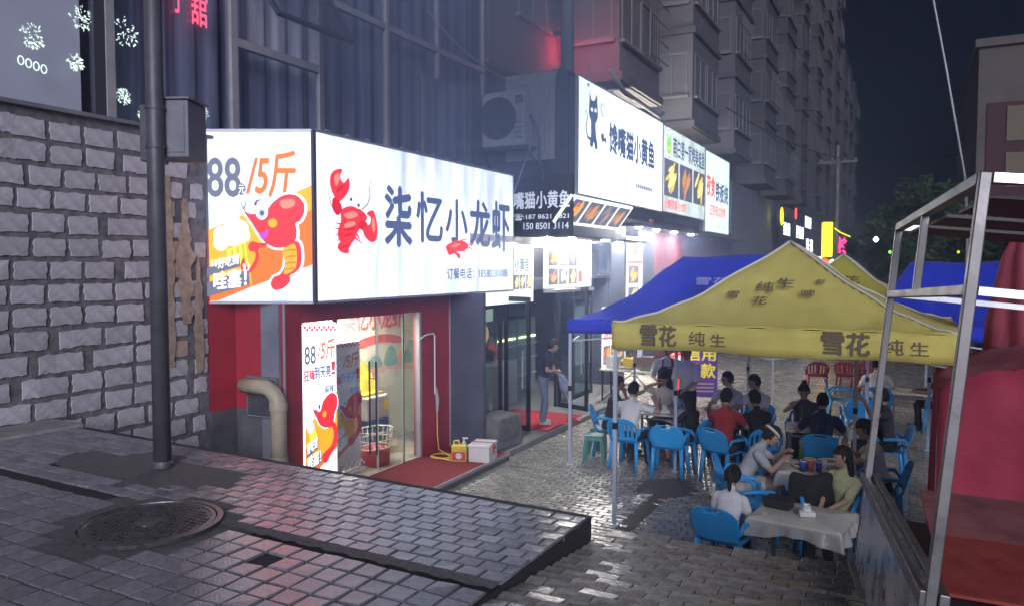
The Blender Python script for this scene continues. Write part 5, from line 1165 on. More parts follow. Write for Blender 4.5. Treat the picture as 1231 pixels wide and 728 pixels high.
def bottle(label, x, y, z, m):
    t = thing('bottle', label, 'bottle', (x, y, z), 0, 'bottles on tables'); MB().lathe([(.032, 0), (.034, .14), (.014, .20), (.013, .25)], 14).build('bottle_body', m, t, smooth=True); MB().lathe([(.015, .25), (.015, .27)], 10).build('cap', M_lblR, t)
bowl('white bowl of food at the front of the second table', -1.15, 9.86, .737); bowl('large bowl heaped with food on the second table', -.85, 10.12, .737, .13); bowl('small bowl at the far side of the second table', -1.08, 10.22, .737, .08); bowl('bowl on the far table by the hair bun', -1.4, 12.55, .732, .09); bowl('white bowl on the left table', -3.95, 12.65, .732, .1)
cup('red paper cup on the second table', -1.02, 9.76, .737, M_cupr, .15, .045); cup('blue carton cup left of the red cup', -1.10, 9.73, .737, M_cupb, .13, .04); cup('second blue cup right of the red cup', -.93, 9.78, .737, M_cupb, .13, .04); cup('clear cup with drink at the back of the second table', -.72, 10.22, .737, M_cupr, .13, .04); cup('pale cup on the second table back edge', -.64, 10.12, .737, M_plW, .12, .04)
cup('white cup on the middle table', -2.45, 12.6, .732, M_plW); bottle('clear water bottle on the middle table by the red shirt', -2.62, 12.35, .732, mat('pale_bottle', (.55, .6, .58), .2)); bottle('dark bottle on the far table', -1.05, 12.6, .732, mat('dark_bottle', (.05, .08, .05), .2))
rr = random.Random(21)
k_ = 0
for tx, ty_, nm, n in ((-.98, 10.0, 'second table', 4), (-3.75, 12.72, 'left table', 5), (-2.55, 12.6, 'middle table', 4), (-1.22, 12.5, 'far table', 4)):
    for q in range(n):
        a, b = tx + rr.uniform(-.34, .34), ty_ + rr.uniform(-.26, .26); z_ = .737 if nm == 'second table' else .732; t_ = q % 3; where = ['near side', 'left part', 'right part', 'far side', 'middle'][q]
        if t_ == 0:
            p_ = thing('side_plate', 'small white plate on the %s of the %s' % (where, nm), 'plate', (a, b, z_), 0, 'plates on tables'); MB().lathe([(.04, 0), (.085, .012), (.083, .016), (.04, .005)], 20, capt=False).build('plate_rim', M_bowl, p_, smooth=True, fix=False); MB().lathe([(.001, .012), (.035, .010), (.05, .006)], 14, capb=False, capt=False).build('scraps', M_food, p_, smooth=True)
        elif t_ == 1: cup('clear tumbler on the %s of the %s' % (where, nm), a, b, z_, M_plW, .09, .032)
        else: bottle('beer bottle on the %s of the %s' % (where, nm), a, b, z_, mat('green_beer_glass', (.04, .12, .05), .15))
bin_ = thing('waste_bin', 'black open waste bin under the front white table', 'waste bin', (-.98, 7.72, 0)); MB().lathe([(.13, 0), (.165, .30), (.175, .30), (.175, .315), (.15, .315), (.12, .02)], 22, capt=False).build('bin_shell', M_card, bin_, smooth=True, fix=False); MB().lathe([(.178, .27), (.178, .318)], 22, capb=False, capt=False).build('bag_rim', M_bfr, bin_)
# ---- chairs in place (angle 0 faces away along the street)
chair('top', -1.62, 7.86, -10, 'blue chair in the foreground, back to us, woman with ponytail on it')
chair('grid', -1.62, 9.10, -50, 'empty blue chair with pierced back behind the ponytail woman')
chair('slot', -1.80, 9.72, -82, 'blue chair under the woman in the grey shirt')
chair('top', -.74, 9.02, 178, 'blue chair under the woman in pale yellow at the front table')
chair('slot', -3.92, 11.62, -4, 'blue chair under the man in white, back to us at left')
chair('top', -3.22, 11.46, 6, 'empty blue chair beside the man in white, back to us')
chair('top', -2.42, 11.55, -22, 'blue chair under the person in the red shirt')
chair('slot', -1.98, 11.85, 30, 'blue chair under the dark-haired person right of the red shirt')
chair('slot', -4.48, 12.3, -75, 'blue chair at the left end of the left table')
chair('top', -1.10, 11.86, 2, 'blue chair under the person in navy at the far table')
chair('slot', -.30, 10.35, 95, 'blue chair under the woman in white by the metal frame')
chair('slot', -.28, 12.75, 100, 'blue chair under the dark man with raised hand')
chair('slot', -3.85, 13.35, 175, 'blue chair under the lady resting her cheek')
chair('slot', -2.75, 13.5, 170, 'blue chair under the man in printed white shirt'); chair('top', -2.25, 13.4, 185, 'blue chair under the man in plain white at middle table')
chair('slot', -1.5, 13.25, 182, 'blue chair under the woman with the hair bun'); chair('slot', -3.0, 12.05, 60, 'blue chair under the dark child at the left table')
chair('slot', -1.20, 17.2, -85, 'empty blue chair seen side-on beyond the far table'); chair('top', -.82, 15.3, 15, 'empty blue chair alone behind the dark man'); chair('slot', -.55, 16.9, 5, 'blue chair with round white sticker under the man in white')
chair('slot', .55, 16.9, 80, 'blue chair under the dark person far right'); chair('slot', -.95, 9.32, 15, 'chair with a black jacket hung over it at the second table')
chair('red', -2.05, 20.6, 10, 'red plastic chair left of the thin tent pole', group='red plastic chairs'); chair('red', -1.35, 20.9, -10, 'red plastic chair in the middle of the red ones', group='red plastic chairs'); chair('red', -1.0, 21.3, 20, 'red plastic chair at right, behind the man in white', group='red plastic chairs')
jk = thing('jacket', 'black jacket draped over a chair back at the second table', 'jacket', (-.95, 9.32, 0), R(15))
P = []
for j in range(9):
    v = j / 8; r_ = []
    for i in range(21):
        u = -1 + 2 * i / 20; a = u * 1.25; z = .88 - .05 * abs(u) ** 2 - .52 * v + .02 * math.sin(5 * u + 3 * v); r_.append((.30 * math.sin(a) * (1 + .1 * v), -.34 - .07 * math.cos(a) + .14 * (1 - math.cos(a)) - .02 * v + .015 * math.sin(9 * u + 2 * v), z))
    P.append(r_)
top_ = [[(x * (1 - .1 * k), y + .05 * k, z + .03 * math.sin(k * 1.5)) for x, y, z in P[0]] for k in (2, 1)]
MB().grid(top_ + P).build('jacket_cloth', mat('black_cloth', (.018, .018, .02), .9, bump=.3, bscale=30), jk, smooth=True, fix=False, solid=.02)
st = MB().lathe([(.001, 0), (.10, 0), (.10, .004), (.001, .004)], 20, M=Matrix.Translation((-.55, 16.53, .66)) @ Euler((R(102), 0, R(5))).to_matrix().to_4x4()).build('chair_sticker', M_plW)
for o in list(scene.objects):
    if o.get('label') == 'blue chair with round white sticker under the man in white': st.parent = o; st.matrix_parent_inverse = (Matrix.Translation(o.location) @ o.rotation_euler.to_matrix().to_4x4()).inverted(); st.name = 'sticker'
# ================================================================== STAINLESS STALL CART (right foreground)
M_ss = mat('worn_stainless', (.17, .16, .16), .45, metal=.75, var=.25, scale=7, bump=.08, bscale=50, rvar=.12); M_ssd = mat('dark_stainless', (.46, .46, .48), .30, metal=.85, var=.3, scale=5, rvar=.15)
M_brd = mat('brown_board', (.05, .04, .038), .6, var=.3, scale=5, stretch=(1, 1, 6))
cart = thing('stall_cart', 'open stainless steel stall frame with side panel at the right edge', 'stall', (-.26, 5.17, 1.323))
cart.rotation_mode = 'YXZ'; cart.rotation_euler = (R(-2.43), R(5.56), R(8.47))
CL, CW, H1, H2, H3 = 2.034, 1.25, .588, 1.71, 2.14
for x in (0, CW):
    for y in (0, -CL): MB().box(x - .02, x + .02, y - .02, y + .02, -.02 if x == 0 else -.06, H3 - .001).build('post', M_ss, cart, bevel=.004)
MB().box(-.018, .018, -.90, -.864, H2 + .02, H3 - .02).build('short_post', M_ss, cart, bevel=.003)
for x in (0, CW):
    MB().box(x - .022, x + .022, -CL + .021, -.021, H3 - .042, H3 + .002).build('top_rail', M_ss, cart, bevel=.003); MB().box(x - .02, x + .02, -CL + .021, -.021, H2 - .02, H2 + .02).build('middle_rail', M_ss, cart, bevel=.003)
for y in (0, -CL):
    MB().box(.023, CW - .023, y - .02, y + .02, H3 - .04, H3).build('cross_rail', M_ssd, cart, bevel=.003); MB().box(.021, CW - .021, y - .018, y + .018, H2 - .018, H2 + .018).build('cross_rail', M_ssd, cart, bevel=.003)
for k, (y0, y1) in enumerate(((-.5, -.05), (-1.15, -.75), (-1.95, -1.4))): MB().box(.05, CW - .03, y0, y1, H3 - .06 - .01 * k, H3 - .045 - .01 * k).build('roof_board', M_brd, cart)
MB().box(-.018, .014, -CL + .022, -.022, .03, H1 - .06).build('side_panel', M_ssd, cart, bevel=.004)
MB().box(-.045, -.020, -CL - .03, .02, H1 - .05, H1 + .01).build('outer_rail', M_ss, cart, bevel=.005); MB().box(.022, .060, -CL - .03, .02, H1 - .05, H1 + .008).build('inner_rail', M_ss, cart, bevel=.005); MB().box(-.020, .022, -CL + .025, -.025, H1 - .058, H1 - .018).build('rail_channel', M_ssd, cart)
MB().box(-.05, .02, -CL - .03, .02, -.01, .028).build('foot_rail', M_ss, cart, bevel=.004)
MB().box(.065, CW - .03, -CL + .03, -.03, .02, .36).build('counter_box', mat('dark_counter', (.03, .03, .035), .5), cart, bevel=.01)
for y in (-.55, -1.15): MB().box(-.021, -.0185, y - .03, y + .03, .22, .30).build('lock_plate', M_ssd, cart)
bd = thing('menu_board', 'faded red food board lying inside the stainless stall frame', 'board', (0, 0, 0)); bd.rotation_mode = 'YXZ'; bd.rotation_euler = cart.rotation_euler; bd.location = cart.location
Mb = Matrix.Translation((.17, -1.45, .40)) @ Euler((R(10), R(-4), R(-4))).to_matrix().to_4x4()
M_rb = mat('faded_red_board', (.22, .075, .075), .6, var=.3, scale=6); M_rb2 = mat('red_food_print', (.20, .025, .022), .45, scale=9, color2=(.30, .06, .045), bump=.2)
MB().box(0, .62, .60, 1.16, 0, .015, M=Mb).build('upper_half', M_rb, bd); MB().box(0, .62, 0, .598, 0, .015, M=Mb).build('lower_half', M_rb2, bd)
# ---- red cloth-covered stall and closed parasol
M_redc = canopy_mat('red_cover_cloth', (.52, .05, .10))
rt = thing('red_covered_stall', 'stall wrapped in red plastic cloth behind the metal frame', 'stall', (1.0, 8.2, 0))
X0, X1, Y0, Y1 = .24, 2.4, 7.6, 9.2
def cov(u, v):   # roof: rises to the right
    x, y = X0 + (X1 - X0) * u, Y0 + (Y1 - Y0) * v; z = 2.12 + .62 * min(1, u * 1.1) ** .8 + .10 * math.sin(math.pi * v) * u + .028 * math.sin(17 * u + 5 * v) + .016 * math.sin(31 * v + 7 * u) + .012 * math.sin(43 * u - 9 * v); return (x, y, z)
W(MB().grid([[cov(i / 24, j / 10) for i in range(25)] for j in range(11)]), 'cover_top', M_redc, rt, smooth=True, fix=False, solid=.004)
fr_ = [[(X0 + (X1 - X0) * i / 24 - .02 * k / 6, Y0 - .05 * (1 + math.sin(i * 1.1 + k * .3) * math.cos(i * .37)) * (k + 1) / 7 - .004, cov(i / 24, 0)[2] * (1 - k / 6) + .25 * k / 6) for i in range(25)] for k in range(7)]
W(MB().grid(fr_), 'cover_front', M_redc, rt, smooth=True, fix=False, solid=.004)
ls = [[(X0 - .03 * (1 + math.sin(i * 1.3 + k * .4)) * k / 6 - .004, Y0 + (Y1 - Y0) * i / 12, cov(0, i / 12)[2] * (1 - k / 6) + .25 * k / 6) for i in range(13)] for k in range(7)]
W(MB().grid(ls), 'cover_side', M_redc, rt, smooth=True, fix=False, solid=.004)
for x in (.30, 2.3): W(MB().box(x - .02, x + .02, 7.66, 7.70, 0, 2.1), 'leg', M_tpole, rt); W(MB().box(x - .02, x + .02, 9.08, 9.12, 0, 2.1), 'leg', M_tpole, rt)
pz = thing('closed_parasol', 'closed red parasol standing behind the red covered stall', 'parasol', (1.06, 9.6, 0))
prof = []
for j, (z, q) in enumerate(((1.9, .30), (2.2, .33), (2.6, .31), (3.0, .26), (3.3, .20), (3.55, .10), (3.62, .03))): prof.append([(q * (1 + .16 * math.sin(a * 7 + j * .5)) * math.cos(a), q * (1 + .16 * math.sin(a * 7 + j * .5)) * math.sin(a), z) for a in [2 * math.pi * k / 40 for k in range(40)]])
MB().grid(prof, closed=True).build('folded_cloth', canopy_mat('pink_red_cloth', (.50, .10, .14)), pz, smooth=True, fix=False); MB().tube([(0, 0, 0), (0, 0, 3.7)], .025, 10).build('shaft', M_tpole, pz); MB().lathe([(.28, 0), (.28, .05), (.06, .09)], 20).build('base', M_dconc, pz)

# ================================================================== APARTMENT BLOCKS ALONG THE STREET
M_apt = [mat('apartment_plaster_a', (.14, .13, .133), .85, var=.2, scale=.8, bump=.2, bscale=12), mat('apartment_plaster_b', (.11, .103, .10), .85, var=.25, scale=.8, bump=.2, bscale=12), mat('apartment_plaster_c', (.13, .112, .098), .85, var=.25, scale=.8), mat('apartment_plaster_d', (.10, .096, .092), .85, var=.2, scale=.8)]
M_wdark = mat('dark_window', (.02, .022, .03), .12, spec=.6); M_wfr = mat('pale_window_frame', (.22, .21, .205), .6); M_warm = glow('lit_window', (1.0, .72, .38), .25); M_cage = mat('window_cage', (.20, .19, .18), .6, metal=.4)
def wmesh():
    """facade window facing +x, about 1.5 x 1.4 m, origin at its lower edge centre"""
    f = MB()
    for y0, y1, z0, z1 in ((-.75, -.68, 0, 1.4), (.68, .75, 0, 1.4), (-.03, .03, .07, 1.33), (-.68, .68, 0, .07), (-.68, .68, 1.33, 1.4)): f.box(-.05, .03, y0, y1, z0, z1)
    return f.mesh('window', M_wfr), MB().box(-.06, -.02, -.68, .68, .07, 1.33).mesh('pane', M_wdark), MB().box(-.02, .12, -.85, .85, -.09, -.01).mesh('sill', M_wfr)
WF, WP, WS_ = wmesh(); WPL = MB().box(-.06, -.02, -.68, .68, .07, 1.33).mesh('pane', M_warm)
cg = MB()
for k in range(9): cg.box(.28, .295, -.8 + .2 * k - .008, -.8 + .2 * k + .008, 0, 1.5)
for z in (0, .5, 1.0, 1.5): cg.box(.28, .30, -.8, .8, z - .01, z + .01)
for s in (-.8, .8): cg.box(0, .29, s - .01, s + .01, -.01, .01).box(0, .29, s - .01, s + .01, 1.49, 1.51)
WC = cg.mesh('window_cage', M_cage)
def add_window(b, x, y, z, rz=0.0, sc=1.0, lit=False, cage=False):
    w = link_mesh('window', WF, None); BW(w, b); w.location = (x, y, z); w.rotation_euler = (0, 0, rz); w.scale = (1, sc, 1)
    for me in (WPL if lit else WP, WS_) + ((WC,) if cage else ()):
        o = link_mesh(me.name.split('.')[0], me, w)
def block(label, y0, y1, top, mi, bays, floor0, fx=-7.75, seed=1, ph=3.0):
    b = thing('apartment_building', label, 'building', (fx, y0, 0), group='apartment blocks along the left side'); m = M_apt[mi]; rr = random.Random(seed)
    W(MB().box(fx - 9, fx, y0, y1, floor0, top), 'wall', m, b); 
    if floor0 > 3: W(MB().box(fx - 9, fx - .4, y0, y1, 4.7, floor0 - .002), 'lower_wall', M_wall_d, b)
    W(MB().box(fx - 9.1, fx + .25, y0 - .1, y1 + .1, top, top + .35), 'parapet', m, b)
    zs = [floor0 + 1.0 + ph * k for k in range(int((top - floor0) / ph))]
    prev = y0
    for (a, c, d) in bays:
        W(MB().box(fx + .002, fx + d, a, c, floor0 + .25, top - .6), 'bay', m, b)
        for z in zs:
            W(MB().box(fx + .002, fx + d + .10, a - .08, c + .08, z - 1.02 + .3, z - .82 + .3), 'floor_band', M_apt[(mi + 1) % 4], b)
            for y in ([(a + c) / 2] if c - a < 3.3 else [a + (c - a) * .27, a + (c - a) * .73]): add_window(b, fx + d, y, z + .3, 0, 1, rr.random() < .03, rr.random() < .45)
            add_window(b, fx + d * .5, a, z + .3, -math.pi / 2, min(.75, d * .5), False, rr.random() < .3)
        if a - prev > 1.8:
            for z in zs: add_window(b, fx, (a + prev) / 2, z + .3, 0, 1, rr.random() < .02, rr.random() < .5)
        prev = c
    if y1 - prev > 1.8:
        for z in zs: add_window(b, fx, (y1 + prev) / 2, z + .3, 0, 1, False, rr.random() < .5)
    return b
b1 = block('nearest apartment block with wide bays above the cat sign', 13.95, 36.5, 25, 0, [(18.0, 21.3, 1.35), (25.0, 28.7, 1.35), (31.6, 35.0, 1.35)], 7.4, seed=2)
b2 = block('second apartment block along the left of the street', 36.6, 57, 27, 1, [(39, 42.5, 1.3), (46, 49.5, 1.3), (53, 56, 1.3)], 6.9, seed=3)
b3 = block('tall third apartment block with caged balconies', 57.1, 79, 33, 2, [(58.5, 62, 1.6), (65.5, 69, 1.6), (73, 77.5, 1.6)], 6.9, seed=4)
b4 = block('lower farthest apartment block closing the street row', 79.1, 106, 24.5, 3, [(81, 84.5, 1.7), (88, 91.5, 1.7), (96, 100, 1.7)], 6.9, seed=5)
# ground-floor shop row below the far blocks
lw = thing('shop_row', 'dark ground floor shop row below the far apartment blocks', 'building', (-7.3, 36, 0)); 
for k, y in enumerate((34.2, 41, 48, 55, 62, 69, 76, 84, 92, 100)): W(MB().box(-9, -7.0 - .1 * (k % 2), y, y + 6.6, 0, 6.85), 'shop_wall', M_wall_d, lw); W(MB().box(-6.99, -6.93, y + 1, y + 5.6, .05, 3.0), 'shutter', M_cage, lw); W(MB().box(-7.0, -6.55, y + .2, y + 6.4, 3.4, 3.6), 'awning_ledge', M_blk, lw)
# pipe under the first bay and awning struts
wp = thing('white_pipe_run', 'white drain pipe bent along the facade above the cat sign', 'pipe', (-6.3, 18, 7.4)); W(MB().tube([(-6.35, 17.2, 7.75), (-6.35, 18.2, 7.45), (-6.35, 21.2, 7.35), (-6.35, 21.5, 7.5)], .06, 10), 'pipe_run', M_wfr, wp, smooth=True)
rl = thing('red_lamp', 'glowing red tube lamp on the dark wall above the air conditioner', 'lamp', (-7.7, 16.2, 8.2)); W(MB().tube([(-7.38, 17.1, 7.9), (-7.38, 17.1, 8.7)], .05, 12), 'tube', glow('red_tube', (1.0, .03, .08), 24.0), rl); W(MB().box(-7.74, -7.33, 17.05, 17.15, 8.70, 8.77).box(-7.74, -7.33, 17.05, 17.15, 7.83, 7.9), 'end_cap', M_bfr, rl)
dp = thing('dark_downpipe', 'dark downpipe beside the glowing red lamp', 'pipe', (-7.55, 16.75, 7)); W(MB().tube([(-7.1, 16.46, 7.08), (-7.1, 16.46, 14)], .15, 12), 'pipe_run', M_wall_d, dp, smooth=True)

# ---- far lit signs
E_fw = glow('far_white_letters', (.85, .9, 1.0), 1.3); E_fy = glow('far_yellow_box', (.95, .95, .03), .75); E_fp = glow('far_pink_neon', (1.0, .05, .22), 1.0); E_fr = glow('far_red', (1.0, .08, .05), 1.0)
def far_sign(label, y0, y1, z0, z1, cols_, extra=None):
    o = thing('far_shop_sign', label, 'sign', (-6.5, y0, z0), group='lit signs down the street'); W(MB().box(-6.6, -6.45, y0 - .3, y1 + .3, z0 - .3, z1 + .3), 'board', M_blk, o); rr = random.Random(int(y0))
    n = cols_; w = (y1 - y0) / n
    for k in range(n):   # stroke blocks: too far to read
        mb = MB(); a = y0 + w * k
        for j in range(4): zz = z0 + (z1 - z0) * (j + .15) / 4; mb.box(-6.448, -6.43, a + .08 * w + rr.uniform(0, .1) * w, a + w * rr.uniform(.75, .92), zz, zz + (z1 - z0) * .12)
        for q in (.3, .62): mb.box(-6.448, -6.428, a + w * q, a + w * (q + .13), z0 + .05, z1 - .05)
        W(mb, 'letter', E_fw, o)
    if extra: extra(o)
    return o
far_sign('far sign with white letters and a yellow oval, leftmost', 45.6, 48.5, 4.9, 5.7, 2, lambda o: W(MB().lathe([(.001, 0), (.5, 0), (.5, .05), (.001, .05)], 20, M=Matrix.Translation((-6.44, 44.8, 5.9)) @ Euler((0, R(90), 0)).to_matrix().to_4x4() @ Matrix.Diagonal((1.0, 1, 1, 1))), 'yellow_oval', E_fy, o))
far_sign('far sign of white letters with a red dot above', 51.0, 54.9, 4.9, 5.75, 3, lambda o: W(MB().lathe([(.001, 0), (.35, 0), (.35, .05), (.001, .05)], 16, M=Matrix.Translation((-6.44, 50.6, 6.4)) @ Euler((0, R(90), 0)).to_matrix().to_4x4()), 'red_dot', E_fr, o))
far_sign('far white letter sign set highest of the row', 55.4, 59.2, 5.75, 6.6, 3); far_sign('far white letter sign low behind the tent peak', 56.0, 60.5, 3.9, 5.1, 2)
yb = thing('yellow_blade_sign', 'bright yellow blade sign jutting out over the street', 'sign', (-3.8, 42, 3.6)); W(MB().box(-4.07, -3.55, 41.9, 42.1, 3.62, 5.38), 'light_box', E_fy, yb, bevel=.06); W(MB().bar((-3.54, 42, 5.2), (-3.45, 42, 5.2), .06).bar((-3.54, 42, 3.8), (-3.45, 42, 3.8), .06), 'bracket', M_bfr, yb)
pn = thing('pink_neon_sign', 'small pink neon sign under a yellow light string', 'sign', (-3.05, 42, 3.7)); mb = MB(); rr = random.Random(8)
for k in range(9): x = -3.25 + .04 * k; mb.tube([(x, 41.9, 3.78 + rr.uniform(0, .2)), (x + .02, 41.9, 4.55 + rr.uniform(-.15, .1))], .022, 6)
tag(W(mb, 'neon_tube', E_fp, pn), kind='stuff'); W(MB().box(-3.3, -2.86, 41.95, 42, 3.7, 4.75), 'backing', M_blk, pn); W(MB().bar((-3.35, 42, 4.74), (-3.5, 42, 4.74), .05), 'bracket', M_bfr, pn)
ls_ = thing('yellow_light_string', 'sagging yellow light string behind the utility pole', 'light string', (-3.2, 41.8, 4.9)); W(MB().tube([(-3.45, 41.8, 5.05), (-3.2, 41.8, 4.85), (-2.95, 41.8, 4.72), (-2.72, 41.8, 4.62)], .03, 6), 'string', E_fy, ls_)
for i, (x, z, m, s_) in enumerate(((-3.98, 3.30, E_fr, .28), (-3.6, 3.38, E_fw, .14), (-4.2, 3.52, E_fw, .14))):
    q = thing('lantern', ['round red lantern glowing above the large yellow tent', 'small white lamp right of the red lantern', 'small white lamp left of the red lantern'][i], 'lantern', (x, 42.5, z), group='lamps below the yellow blade sign'); MB().lathe([(.3 * s_, -s_), (.85 * s_, -.55 * s_), (s_, 0), (.85 * s_, .55 * s_), (.3 * s_, s_)], 16).build('globe', m, q, smooth=True); MB().lathe([(.3 * s_, s_), (.3 * s_, s_ + .06)], 10).build('cap', M_bfr, q)
up = thing('utility_pole', 'slim concrete utility pole with crossarm down the street', 'utility pole', (-3.38, 42, 0)); MB().tube([(0, 0, 0), (0, 0, 9.2)], [.12, .08], 12).build('shaft', M_conc, up, smooth=True); MB().box(-.9, .9, -.05, .05, 8.3, 8.42).build('crossarm', M_cage, up)
for x in (-.8, -.3, .3, .8): MB().lathe([(.05, 8.42), (.06, 8.5), (.03, 8.56)], 10, M=Matrix.Translation((x, 0, 0))).build('insulator', M_wfr, up)
for i, (a, b_) in enumerate((((-4.18, 42, 8.52), (-7.0, 60, 10)), ((-2.6, 42, 8.5), (2.4, 46, 9.0)), ((-3.1, 42, 8.5), (-6.4, 30, 9.2)))):
    A_, B_ = Vector(a), Vector(b_); wv = thing('overhead_wire', ['black overhead wire running from the utility pole along the blocks', 'black overhead wire crossing towards the right building', 'black overhead wire coming back to the near apartment bay'][i], 'wire', a, group='wires of the utility pole'); W(MB().tube([A_ * (1 - t) + B_ * t - Vector((0, 0, 1.2 * t * (1 - t))) for t in [k / 10 for k in range(11)]], .02, 5), 'wire_run', M_bfr, wv)
cw = thing('slack_cable', 'single pale cable dropping from the top edge against the night sky', 'cable', (.3, 20, 9)); W(MB().tube([(.02, 20, 12), (.31, 20, 9.16), (.60, 20, 7.6), (1.02, 20, 5.19)], .022, 6), 'cable_run', mat('pale_wire', (.5, .5, .52), .6), cw, smooth=True)
W(MB().tube([(1.02, 20, 5.19), (1.1, 20, 4.0), (1.1, 20, 0)], .03, 6), 'support', M_cage, cw)

# ================================================================== RIGHT SIDE: building, trees
rb_ = thing('right_building', 'beige and maroon building at the far right behind the trees', 'building', (2.4, 40, 0))
W(MB().box(2.45, 14, 40, 58, 0, 12.75), 'wall', mat('beige_wall', (.17, .14, .12), .85, var=.2, scale=1.0), rb_); W(MB().box(2.8, 14, 39.94, 39.998, 6.0, 10.3), 'maroon_cladding', mat('maroon_cladding', (.10, .03, .033), .7), rb_)
for x in (3.55, 5.2): 
    for z in (6.6, 8.6): W(MB().box(x, x + 1.1, 39.88, 39.938, z, z + 1.5), 'cream_panel', mat('cream_panel', (.24, .19, .12), .7), rb_)
W(MB().box(2.3, 14.2, 39.8, 58.2, 12.75, 13.1), 'parapet', MATS['beige_wall'], rb_)
for z in (1.4, 4.2, 7.0, 9.8):
    for y in (42.5, 46.5, 50.5): add_window(rb_, 2.45, y, z, math.pi)
rb2 = thing('right_shop_wall', 'low dark building with awning beyond the stall frame', 'building', (3.2, 26, 0)); W(MB().box(3.2, 9, 24, 38, 0, 5.2), 'wall', M_wall_d, rb2); W(MB().box(2.6, 9, 23.4, 24, 4.4, 5.2), 'awning', M_brd, rb2)
M_bark = mat('bark', (.10, .075, .055), .9, var=.3, scale=10, bump=.6, bscale=30)
def leaf_mat(n, c):
    m = mat(n, c, .55, var=.35, scale=1.4); return island_tint(m, .45)
M_leaf = leaf_mat('tree_leaf', (.05, .085, .03)); M_leaf2 = leaf_mat('bush_leaf', (.06, .10, .03))
def tree(label, x, y, h, crowns, seed, name='street_tree', leaf=.13, n=2600, m=None):
    t = thing(name, label, 'tree' if name.endswith('tree') else 'bush', (x, y, 0)); rr = random.Random(seed)
    mb = MB(); tips = []
    mb.tube([(0, 0, 0), (.05, .02, h * .3), (0, .05, h * .55), (.05, 0, h * .8)], [.16, .13, .10, .04], 10)
    for cx, cy, cz, cr in crowns: mb.tube([(0.02, .02, h * .35), (cx * .5, cy * .5, (h * .35 + cz) / 2 + .2), (cx, cy, cz)], [.08, .05, .02], 7)
    mb.build('trunk', M_bark, t, smooth=True)
    lv = MB()
    for cx, cy, cz, cr in crowns:
        clumps = [(rr.gauss(0, .5) * cr, rr.gauss(0, .5) * cr, rr.gauss(0, .42) * cr) for _ in range(26)]
        for _ in range(int(n * cr)):
            c = rr.choice(clumps); p = Vector((cx + c[0] + rr.gauss(0, .13) * cr, cy + c[1] + rr.gauss(0, .13) * cr, cz + c[2] + rr.gauss(0, .11) * cr))
            e = Euler((rr.uniform(-.9, .9), rr.uniform(-.9, .9), rr.uniform(0, 6.28))).to_matrix(); l = leaf * rr.uniform(.6, 1.3)
            lv.add([p + e @ Vector(v) for v in ((0, -l, 0), (l * .42, 0, l * .12), (0, l, -.1 * l), (-l * .42, 0, l * .12))], [(0, 1, 2, 3)])
    tag(lv.build('crown', m or M_leaf, t, fix=False), kind='stuff'); return t
tree('tall dark leafy tree left of the metal stall frame', -.1, 31, 6.2, [(0, 0, 5.0, 1.15), (-.6, .4, 4.0, .9), (.8, -.2, 4.3, 1.0), (.4, .3, 5.7, .7), (-.1, -.3, 3.3, .8)], 3)
tree('wide dark tree seen through the stall frame', 1.6, 27, 5.2, [(0, 0, 3.9, 1.1), (-.8, .2, 3.4, .8), (.9, .1, 3.5, .9)], 5)
tree('faint tree farther off behind the street lights', -1.0, 46, 6, [(0, 0, 4.6, 1.4), (1.4, 0, 5.2, 1.3), (-.9, .5, 3.6, 1.0)], 9)
tree('leafy green bush beside the red covered stall', 1.2, 13.1, 1.6, [(0, 0, 1.5, .42), (-.3, .1, 1.15, .36), (.3, 0, 1.9, .35), (.35, -.1, 1.2, .4)], 11, 'green_bush', .06, 3600, M_leaf2)
for i, (x, z, m, s_, lab) in enumerate(((-.9, 3.93, E_fw, .08, 'small white light glowing among the dark trees'), (-.54, 3.57, glow('far_green', (.2, 1.0, .1), .8), .045, 'small green light below the tree'), (1.12, 3.56, E_fy, .035, 'tiny yellow light inside the stall frame view'), (2.39, 3.79, E_fr, .09, 'red light at the far right edge'))):
    q = thing('small_light', lab, 'light', (x, 24, z), group='small lights at right'); MB().lathe([(.3 * s_, -s_), (s_, 0), (.3 * s_, s_)], 12).build('bulb', m, q, smooth=True); MB().tube([(0, 0, s_), (0, 0, s_ + .2), (0, .3, s_ + .25)], .01, 5).build('wire', M_bfr, q)
# night sky closes the far end; ground runs on
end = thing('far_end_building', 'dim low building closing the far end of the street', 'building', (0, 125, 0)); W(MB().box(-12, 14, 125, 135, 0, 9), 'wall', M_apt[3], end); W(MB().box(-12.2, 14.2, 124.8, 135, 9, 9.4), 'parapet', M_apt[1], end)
for x in range(-10, 13, 3): add_window(end, x, 124.95, 5, -math.pi / 2)
